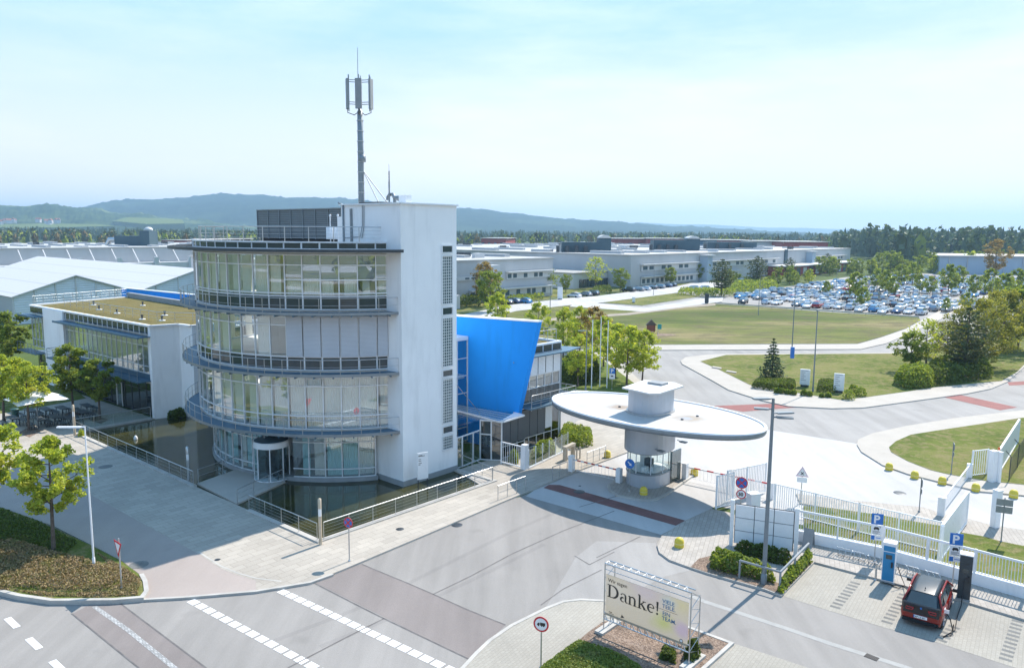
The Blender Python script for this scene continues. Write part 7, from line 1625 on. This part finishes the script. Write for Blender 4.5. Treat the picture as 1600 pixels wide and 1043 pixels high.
for b0 in (47, 152):
    mb = MB(); mb.prism([AB(Cb, -.1, b0), AB(Cb, -3, b0 + .5), AB(Cb, -3, b0 + 4.5), AB(Cb, -.1, b0 + 5)], 0, 9.8); t_ = mb.build('stair_tower', 'shed_blue', hB); mb = MB(); mb.prism([AB(Cb, 0, b0 - .6), AB(Cb, -4, b0), AB(Cb, -4, b0 + 5), AB(Cb, 0, b0 + 5.6)], 9.85, 10.3); mb.build('cap', 'canopy_white', t_)
band(hB, Cb, -.3, 126, -.3, 129, 0, 11.3, 'teal_clad', 'dark_strip', .5)
lb_ = thing('loading_bays', 'low red loading bays with white roof along the right end of the long hall', 'building', AB(Cb, -4, 130)); mb = MB(); mb.prism([AB(Cb, -.5, 108), AB(Cb, -9, 108), AB(Cb, -9, 200), AB(Cb, -.5, 200)], 0, 4.2); mb.build('wall', 'red_clad', lb_); mb = MB(); mb.prism([AB(Cb, -.5, 107), AB(Cb, -10.5, 107), AB(Cb, -10.5, 201), AB(Cb, -.5, 201)], 4.25, 4.7); mb.build('roof', 'canopy_white', lb_)
for k in range(12): mb = MB(); wall_panel(mb, AB(Cb, -9.15, 111 + k * 7.4), AB(Cb, -9.15, 115 + k * 7.4), .3, 3.6, .2); mb.build('bay_door', 'teal_clad' if k % 2 else 'hall_wall_pale', lb_)
for k, (x0, x1, yb, yt, xt, ytt) in enumerate(((878, 934, 394, 378, 952, 368), (1022, 1071, 391, 375, 1088, 369.5), (1106, 1174, 388.5, 378, 0, 0))):
    p, q = G(x0, yb, 11), G(x1, yb, 11); D = p[1]; zt_ = GZ(x0, yt, D)[1]; th = thing('roof_plant', ('dark teal ventilation plant with rounded tower on the hall roof, leftmost', 'dark teal ventilation plant with rounded tower in the middle of the hall roof', 'long low dark teal ventilation plant right of the two with towers')[k], 'roof plant', (p[0], p[1], 11))
    mb = MB(); mb.box(((p[0] + q[0]) / 2, p[1] + 5, (11 + zt_) / 2), (q[0] - p[0], 9, zt_ - 11)); mb.build('housing', 'teal_clad', th)
    if xt: 
        x2 = G(xt, yb, 11)[0]; z2 = GZ(xt, ytt, D)[1]; mb = MB(); mb.box(((q[0] + x2) / 2, p[1] + 4.5, (11 + z2 - 1) / 2 + .1), (x2 - q[0], 8, z2 - 1 - 11)); mb.build('tower', 'teal_clad', th); mb = MB(); n = 8; r_ = (x2 - q[0]) / 2
        pr_ = [((q[0] + x2) / 2 + r_ * cos(pi * i / n), z2 - 1.1 + 1.3 * sin(pi * i / n)) for i in range(n + 1)]; vs = [(x, p[1] + .5, z) for x, z in pr_] + [(x, p[1] + 8.5, z) for x, z in pr_]
        mb.add(vs, [tuple(range(n, -1, -1)), tuple(range(n + 1, 2 * n + 2))] + [(i, i + 1, n + 2 + i, n + 1 + i) for i in range(n)]); mb.build('rounded_cap', 'canopy_white', th)
    mb = MB()
    for i in range(4): mb.box((p[0] - 1.5 + i * (q[0] - p[0]) / 4, p[1] - .6, 12.2), (1.2, 1.2, 2.4))
    mb.build('duct', 'dark_metal', th)
Ea = (11.5, 220.0)
hA = hall('factory_hall', 'grey hall with white window strips right behind the white shaft', Ea, 70, -72, 11.0, seed=5)
for b0, b1, z0, z1 in ((-20, -.5, 5.6, 7.3), (-58, -22, 5.9, 6.9), (-34, -.5, 1.0, 3.0)):
    band(hA, Ea, -.25, b0, -.25, b1, z0, z1, 'hall_wall_pale', 'window_band')
    for k in range(int((b1 - b0) / 2.2)):
        if (k * 7) % 5 < 3: band(hA, Ea, -.45, b0 + .3 + k * 2.2, -.45, b0 + 1.7 + k * 2.2, z0 + .3, z1 - .3, 'teal_clad', 'window', .1)
    if z1 > 7 or z0 < 2: band(hA, Ea, -.9, b0 - .3, -.9, b1, z1 + .05, z1 + .35, 'canopy_white', 'eave', 1.4)
mb = MB(); mb.prism([AB(Ea, -.1, -30), AB(Ea, -3, -30), AB(Ea, -3, -25.5), AB(Ea, -.1, -25.5)], 0, 9.6); mb.build('stair_tower', 'hall_wall_pale', hA)
mb = MB(); mb.prism([AB(Ea, -.1, -46), AB(Ea, -9, -46), AB(Ea, -9, -60), AB(Ea, -.1, -60)], 0, 3.3); mb.build('annex', 'hall_wall_pale', hA)
Le = (19.5, 246.0)
lo = hall('entrance_hall', 'low white building with a row of dark windows before the long hall', Le, 40, 31, 5.3, 'hall_wall_pale', 'roof_gravel', lights=False)
for k in range(13): band(lo, Le, -.3, 3 + k * 2.1, -.3, 4.7 + k * 2.1, .4, 3.0, 'spandrel', 'window', .2)
# hall on the left
Lh = (-182.0, 273.0)
hL = hall('factory_hall', 'long grey hall with slanting white struts behind the white tents', AB(Lh, 0, -60), 105, 240, 11.0, seed=9)
for k in range(22):
    q = AB(Lh, -.3, -50 + k * 8); mb = MB(); mb.bar(q + (10.3,), AB(q, -5.5) + (5.2,), .3, .3); mb.build('strut', 'hall_wall_pale', hL)
mb = MB(); mb.prism([AB(Lh, -.4, -55), AB(Lh, -7, -55), AB(Lh, -7, 140), AB(Lh, -.4, 140)], 0, 5.0); mb.build('annex', 'hall_wall_pale', hL)
for k in range(6): mb = MB(); q = AB(Lh, -7.4, 10 + k * 14); mb.box((q[0], q[1], 3.6), (1.6, 1.6, 7.2), 0, BROT); mb.build('pier', 'hall_wall_pale', hL)
p = G(160, 383.5, 11); th = thing('roof_plant', 'dark teal ventilation plant with tower and pipes on the left hall roof', 'roof plant', (p[0], p[1], 11)); sc_ = p[1] / 1200
mb = MB(); mb.box((p[0] + 38 * sc_, p[1] + 5, 13), (40 * sc_, 9, 4.4)); mb.build('housing', 'teal_clad', th); mb = MB(); mb.box((p[0] + 66 * sc_, p[1] + 4, 14.2), (15 * sc_, 8, 6.5)); mb.lathe([(.1, 0), (6.8 * sc_, 0), (6.5 * sc_, .8), (4 * sc_, 1.5), (.1, 1.7)], (p[0] + 66 * sc_, p[1] + 4, 17.4), 12, 1); mb.build('tower', ['teal_clad', 'canopy_white'], th)
mb = MB(); mb.tube([(p[0] + 20 * sc_, p[1] + 3, 13.5), (p[0] + 6 * sc_, p[1] + 3, 13.5), (p[0] + 2 * sc_, p[1] + 3, 11)], 1.1, 10); mb.build('pipe', 'steel', th)
# tent halls
def tent(label, a0, a1, br, half, ze, zp):
    th = thing('tent_hall', label, 'tent hall', W((a0 + a1) / 2, br, 0)); P = lambda a, b, z: W(a, b, z)
    mb = MB(); o = .5
    mb.add([P(a0 - o, br - half - .4, ze - .1), P(a1, br - half - .4, ze - .1), P(a1, br, zp), P(a0 - o, br, zp), P(a0 - o, br + half, ze), P(a1, br + half, ze), P(a0 - o, br - half - .4, ze - .3), P(a0 - o, br, zp - .22), P(a0 - o, br + half, ze - .2)], [(0, 3, 2, 1), (3, 4, 5, 2), (0, 6, 7, 3), (3, 7, 8, 4)]); mb.build('roof', 'tent_roof_ribbed', th)
    mb = MB(); mb.add([P(a0, br - half, 0), P(a0, br + half, 0), P(a0, br + half, ze - .2), P(a0, br, zp - .25), P(a0, br - half, ze - .2)], [(0, 1, 2, 3, 4)]); mb.build('gable_wall', 'tent_wall', th)
    mb = MB(); mb.add([P(a0, br - half, 0), P(a1, br - half, 0), P(a1, br - half, ze - .15), P(a0, br - half, ze - .15)], [(0, 1, 2, 3)]); mb.build('side_wall', 'hall_wall', th)
    mb = MB()
    for k in range(7): b_ = br - half + 2 * half * k / 6; z = ze + (zp - ze) * (1 - abs(b_ - br) / half) - .3; mb = MB(); mb.bar(P(a0 - .1, b_, 0), P(a0 - .1, b_, z), .22); mb.build('gable_post', 'hall_wall_pale', th)
tent('white tent hall with broad pale blue gable behind the left wing', 124.5, 239, 22, 11, 5.4, 9.0)
tent('larger white tent hall roof behind the nearer tent gable', 131, 239, 50.5, 15, 4.4, 9.2)
# low buildings beyond the halls
for k, (x0, x1, yb, yt, m_, lb) in enumerate(((752, 790, 379, 371.5, 'red_clad', 'small red warehouse seen over the hall roofs right of the white shaft'), (948, 1012, 379, 372, 'red_clad', 'long dark red warehouse behind the left roof plant tower'), (1012, 1068, 380, 372, 'red_clad', 'red warehouse between the two roof plant towers'), (1078, 1120, 383, 374, 'blue_clad', 'blue warehouse right of the second roof plant tower'),
        (1120, 1172, 383, 374.5, 'red_clad', 'red warehouse behind the long low roof plant'), (1172, 1225, 386, 376, 'hall_wall_pale', 'pale warehouse with white front at the far end of the long hall roof'), (1225, 1294, 392, 377, 'red_clad', 'tall red warehouse with dark doors at the right end of the long hall'), (252, 290, 380, 374.5, 'red_clad', 'small orange red warehouse at the left edge of the tower'))):
    D = 18 * 1200 / (yb - 364 + 22) if k != 6 else 560; D = (620, 640, 600, 560, 600, 560, 520, 640)[k]; X0, z1 = GZ(x0, yt, D); X1, _ = GZ(x1, yt, D); th = thing('warehouse', lb, 'warehouse', ((X0 + X1) / 2, D, 0)); mb = MB(); mb.prism([(X0, D), (X1, D), (X1 + 8, D + 60), (X0 + 8, D + 60)], 0, z1 - .5); mb.build('wall', m_, th)
    mb = MB(); mb.prism([(X0 - 1, D - 1), (X1 + 1, D - 1), (X1 + 9, D + 61), (X0 + 7, D + 61)], z1 - .45, z1); mb.build('roof', 'hall_roof', th)
    for i in range(4): mb = MB(); xa = X0 + (X1 - X0) * (i + .3) / 4; mb.box((xa, D - .3, z1 * .45), ((X1 - X0) * .1, .5, z1 * .55)); mb.build('door', 'teal_clad' if i % 2 else 'blue_clad', th)
p0, p1 = G(1467, 428), G(1640, 430); th = thing('shed', 'long pale blue shed behind the right end of the car park', 'shed', p0 + (0,)); mb = MB(); mb.prism([p0, p1, (p1[0] + 30, p1[1] + 40), (p0[0] + 20, p0[1] + 45)], 0, 8.3); mb.build('wall', 'shed_blue', th); mb = MB(); mb.prism([(p0[0] - 1, p0[1] - 1), (p1[0], p1[1] - 1), (p1[0] + 31, p1[1] + 41), (p0[0] + 19, p0[1] + 46)], 8.32, 8.8); mb.build('roof', 'hall_roof', th)
for i in range(6): c = Vector(p0).lerp(Vector(p1), (i + .5) / 6); mb = MB(); mb.box((c.x, c.y - .15, 4.1), (.35, .2, 8.2)); mb.build('seam', 'hall_wall', th)

# ---------------------------------------------------------------- woods
def forest(name, label, spots, hmin, hmax, seed, conif=.7, mats_=('needle', 'leaf_deep', 'leaf_mid'), soft=0):
    rn = random.Random(seed); mb = MB()
    for (x, y) in spots:
        h = rn.uniform(hmin, hmax); mi = 0 if rn.random() < conif else rn.choice((1, 1, 2)); r = h * (.19 if mi == 0 else .26) * rn.uniform(.8, 1.25); n = 6
        if mi == 0 and soft and rn.random() < soft:
            for q in range(22): d = rdir(rn); t_ = rn.random(); leaf(mb, Vector((x, y, h * (.35 + .62 * t_))) + Vector((d.x, d.y, d.z * .5)) * r * (1.15 - .8 * t_), h * .17, rn, .5)
            mb.add([(x + r * .55 * cos(2 * pi * i / 6), y + r * .55 * sin(2 * pi * i / 6), h * (.25 + .3 * (i % 2))) for i in range(6)] + [(x, y, h * .95), (x, y, h * .1)], [(i, (i + 1) % 6, 6) for i in range(6)] + [((i + 1) % 6, i, 7) for i in range(6)], mi)
        elif mi == 0:
            for t0, t1, k in ((.1, .62, 1.0), (.3, .84, .9), (.55, 1.0, .62)):
                ph = rn.random() * 6; vs = [(x + r * k * cos(ph + 2 * pi * i / n) * rn.uniform(.7, 1.2), y + r * k * sin(ph + 2 * pi * i / n) * rn.uniform(.7, 1.2), h * t0 + rn.uniform(-.04, .04) * h) for i in range(n)] + [(x + rn.uniform(-.2, .2), y, h * t1)]
                mb.add(vs, [(i, (i + 1) % n, n) for i in range(n)], mi)
        else:
            for q in range(30):
                d = rdir(rn); c = Vector((x, y, h * .62)) + Vector((d.x * r, d.y * r, d.z * h * .36)) * rn.uniform(.6, 1.0); leaf(mb, c, h * .19, rn, .5)
            mb.add([(x + r * .7 * cos(2 * pi * i / 6), y + r * .7 * sin(2 * pi * i / 6), h * (.3 + .35 * (i % 2))) for i in range(6)] + [(x, y, h * .9), (x, y, h * .15)], [(i, (i + 1) % 6, 6) for i in range(6)] + [((i + 1) % 6, i, 7) for i in range(6)], mi)
    o = mb.build(name, list(mats_)); o['kind'] = 'stuff'; o['label'] = label; return o
rn = random.Random(23)
sp_ = []
for i in range(3600):
    t = rn.random() ** .8; D = 395 + t * 1500; x = rn.uniform(1300, 1850); q = GZ(x, 400, D)[0]
    if D < 470 + max(0, 1400 - x) * 1.9: continue
    sp_.append((q, D))
forest('forest', 'dark conifer forest rising behind the car park', sp_, 15, 26, 3, .86, soft=.75)
sp_ = [(GZ(rn.uniform(-150, 1500), 370, D)[0], D) for D in [rn.uniform(1100, 2600) for _ in range(5200)]]
forest('forest', 'wide belt of far forest across the plain', sp_, 13, 23, 4, .72)
sp_ = []
for i in range(460):
    D = rn.uniform(690, 900); x = rn.uniform(-120, 1320); sp_.append((GZ(x, 370, D)[0], D))
forest('wood', 'loose belt of yellowish trees behind the halls', sp_, 11, 20, 6, .05, ('needle_pale', 'leaf_spring', 'leaf_rust'))
# wood and meadows behind the viewer (seen in the glass; pale road strips added to brighten it)
sheet('road', 'walk_concrete', [(-200, -190), (200, -170), (200, -150), (-200, -172)], .03); sheet('road', 'concrete_road', [(-120, -300), (120, -290), (120, -230), (-120, -240)], .032); sheet('meadow', 'meadow', [(-400, -500), (400, -500), (400, -70), (-400, -70)], .012); sheet('road', 'walk_concrete', [(-400, -135), (400, -105), (400, -95), (-400, -122)], .03); sheet('road', 'walk_concrete', [(-30, -400), (-16, -400), (20, -62), (4, -62)], .028)
sp_ = [(rn.uniform(-260, 200), rn.uniform(-230, -150)) for _ in range(60)] + [(rn.uniform(-140, 60), rn.uniform(-95, -66)) for _ in range(16)]
forest('wood', 'trees on the other side of the road, mirrored in the glass', sp_, 8, 14, 8, .0, ('needle', 'leaf_spring', 'leaf_mid'))

# ---------------------------------------------------------------- hills
def hill_mat(name, base, dark, field):
    m, nt, b = new_mat(name); v = coords(nt); f = noise(nt, v, .02, 9, .8); f2 = noise(nt, v, .0022, 4, .5)
    sx = nt.nodes.new('ShaderNodeSeparateXYZ'); nt.links.new(coords(nt), sx.inputs[0])
    col = mixc(nt, ramp(nt, f, [(.42, 0.0), (.58, 1.0)]), dark, base)
    col = mixc(nt, ramp(nt, f2, [(.56, 0.0), (.62, .85)]), col, field)
    nt.links.new(col, b.inputs['Base Color']); b.inputs['Roughness'].default_value = 1; b.inputs['Specular IOR Level'].default_value = 0
hill_mat('hill_wood', (.03, .05, .028), (.01, .02, .014), (.045, .07, .035)); hill_mat('hill_fields', (.06, .09, .03), (.02, .04, .018), (.13, .16, .06)); hill_mat('mountain', (.05, .08, .04), (.04, .06, .03), (.08, .10, .05))
def hill(name, m, prof, Y, Y0, Y1, seed, rough=1.0, nx=420, ny=30):
    """prof: skyline pixels at depth Y; the slope starts at Y0, ends at Y1"""
    def sky_z(x):
        for (xa, ya), (xb, yb) in zip(prof, prof[1:]):
            if xa <= x <= xb: t = (x - xa) / (xb - xa); t = t * t * (3 - 2 * t) * .5 + t * .5; return ya + (yb - ya) * t
        return prof[0][1] if x < prof[0][0] else prof[-1][1]
    vs, fs = [], []
    for i in range(nx + 1):
        xp = prof[0][0] + (prof[-1][0] - prof[0][0]) * i / nx; yp = sky_z(xp); X, Z = GZ(xp, yp, Y); ang = X / Y
        for j in range(ny + 1):
            t = j / ny; D = Y0 + (Y - Y0) * t / .75 if t <= .75 else Y + (Y1 - Y) * (t - .75) / .25
            k = t / .75 if t <= .75 else 1 - (t - .75) / .25; k = k * k * (3 - 2 * k)
            nz = (mn.fractal(Vector((ang * 26 + seed, D * .004, seed)), .9, 2.1, 5) + .5 * mn.noise(Vector((ang * 260, D * .02, seed)))) * rough
            z = max(0, Z) * k + nz * (3 + 12 * k * (1 - .75 * (k > .98))) * (k > 0); vs.append((ang * D, D, max(-.5, z) if 0 < j < ny else -1))
    for i in range(nx):
        for j in range(ny): a = i * (ny + 1) + j; fs.append((a, a + ny + 1, a + ny + 2, a + 1))
    mb = MB(); mb.add(vs, fs, 0, True); return struct(mb.build(name, m))
hill('hill', 'hill_wood', [(-500, 330), (-200, 326), (0, 330), (60, 332), (110, 328), (160, 317), (200, 313), (240, 312.5), (290, 310), (330, 305.5), (370, 304.5), (410, 306), (450, 309), (520, 310), (560, 313), (600, 317), (660, 322), (715, 325), (760, 328), (800, 333), (850, 339), (900, 344), (950, 347), (1000, 350), (1060, 354), (1150, 358.5), (1250, 364), (1350, 369)], 4300, 2600, 5200, 3)
hill('hill', 'hill_fields', [(-500, 318), (-200, 320), (0, 321.5), (40, 322), (60, 320.5), (110, 322.5), (150, 327), (200, 335), (260, 340), (320, 347), (400, 355), (480, 361)], 3000, 1900, 3600, 8)
hill('mountain', 'mountain', [(700, 352), (900, 351), (1000, 348), (1060, 350.5), (1100, 351), (1150, 353), (1200, 356), (1250, 355.5), (1300, 358), (1350, 358.5), (1450, 362), (1600, 366), (1900, 372)], 8800, 7200, 9400, 14, .6)
# fields on the hillside
for k, (q, m_) in enumerate((([(175, 345), (200, 339), (285, 343), (288, 349), (230, 350)], 'lawn_lush'), ([(-60, 352), (60, 349), (150, 350), (180, 353), (60, 356), (-60, 358)], 'lawn_lush'), ([(0, 341), (40, 340), (60, 343), (0, 345)], 'meadow'))):
    D0 = 2100; bp = [(GZ(x, y, D0 + (356 - y) * 26)[0], D0 + (356 - y) * 26, GZ(x, y, D0 + (356 - y) * 26)[1]) for x, y in q]
    n = len(bp); mb = MB(); mb.add(bp + [(p[0], p[1] + 8, p[2] - 30) for p in bp], [tuple(range(n)), tuple(range(2 * n - 1, n - 1, -1))] + [(i, n + i, n + (i + 1) % n, (i + 1) % n) for i in range(n)]); struct(mb.build('field', m_))
h0 = thing('house', 'x', 'house', (0, 0, 0), 'houses of the village on the far hillside'); mb = MB(); mb.box((0, 0, 2.5), (12, 9, 9)); mb.build('wall', 'hall_wall_pale', h0); mb = MB(); mb.add([(-6.5, -5, 6.9), (6.5, -5, 6.9), (6.5, 5, 6.9), (-6.5, 5, 6.9), (-6.5, 0, 11), (6.5, 0, 11)], [(0, 1, 5, 4), (2, 3, 4, 5), (0, 4, 3), (1, 2, 5)]); mb.build('roof', 'terracotta', h0)
rn = random.Random(31)
for k in range(16):
    x = rn.choice((rn.uniform(-10, 22), rn.uniform(55, 100))); y = rn.uniform(343, 347); D = 2060 + rn.uniform(0, 60); X, Z = GZ(x, y, D); lb = 'small red roofed house of the village on the far left hillside'
    if k == 0: h0.location = (X, D, Z - 5); h0['label'] = lb
    else: dup(h0, (X, D, Z - 5), rn.uniform(0, 3), lb)

# ---------------------------------------------------------------- the air
hz = bpy.data.materials.new('air'); hz.use_nodes = True; hn = hz.node_tree; hn.nodes.clear(); ho = hn.nodes.new('ShaderNodeOutputMaterial'); hv = hn.nodes.new('ShaderNodeVolumePrincipled')
hv.inputs['Color'].default_value = (.48, .75, 1.0, 1); hv.inputs['Density'].default_value = HAZE; hv.inputs['Anisotropy'].default_value = .25; hn.links.new(hv.outputs[0], ho.inputs['Volume']); MATS['air'] = hz
if HAZE > 0:
    mb = MB(); mb.box((0, 3550, 139), (19400, 12500, 280)); o = mb.build('haze', 'air'); o['kind'] = 'stuff'; o['label'] = 'pale summer haze over the plain'
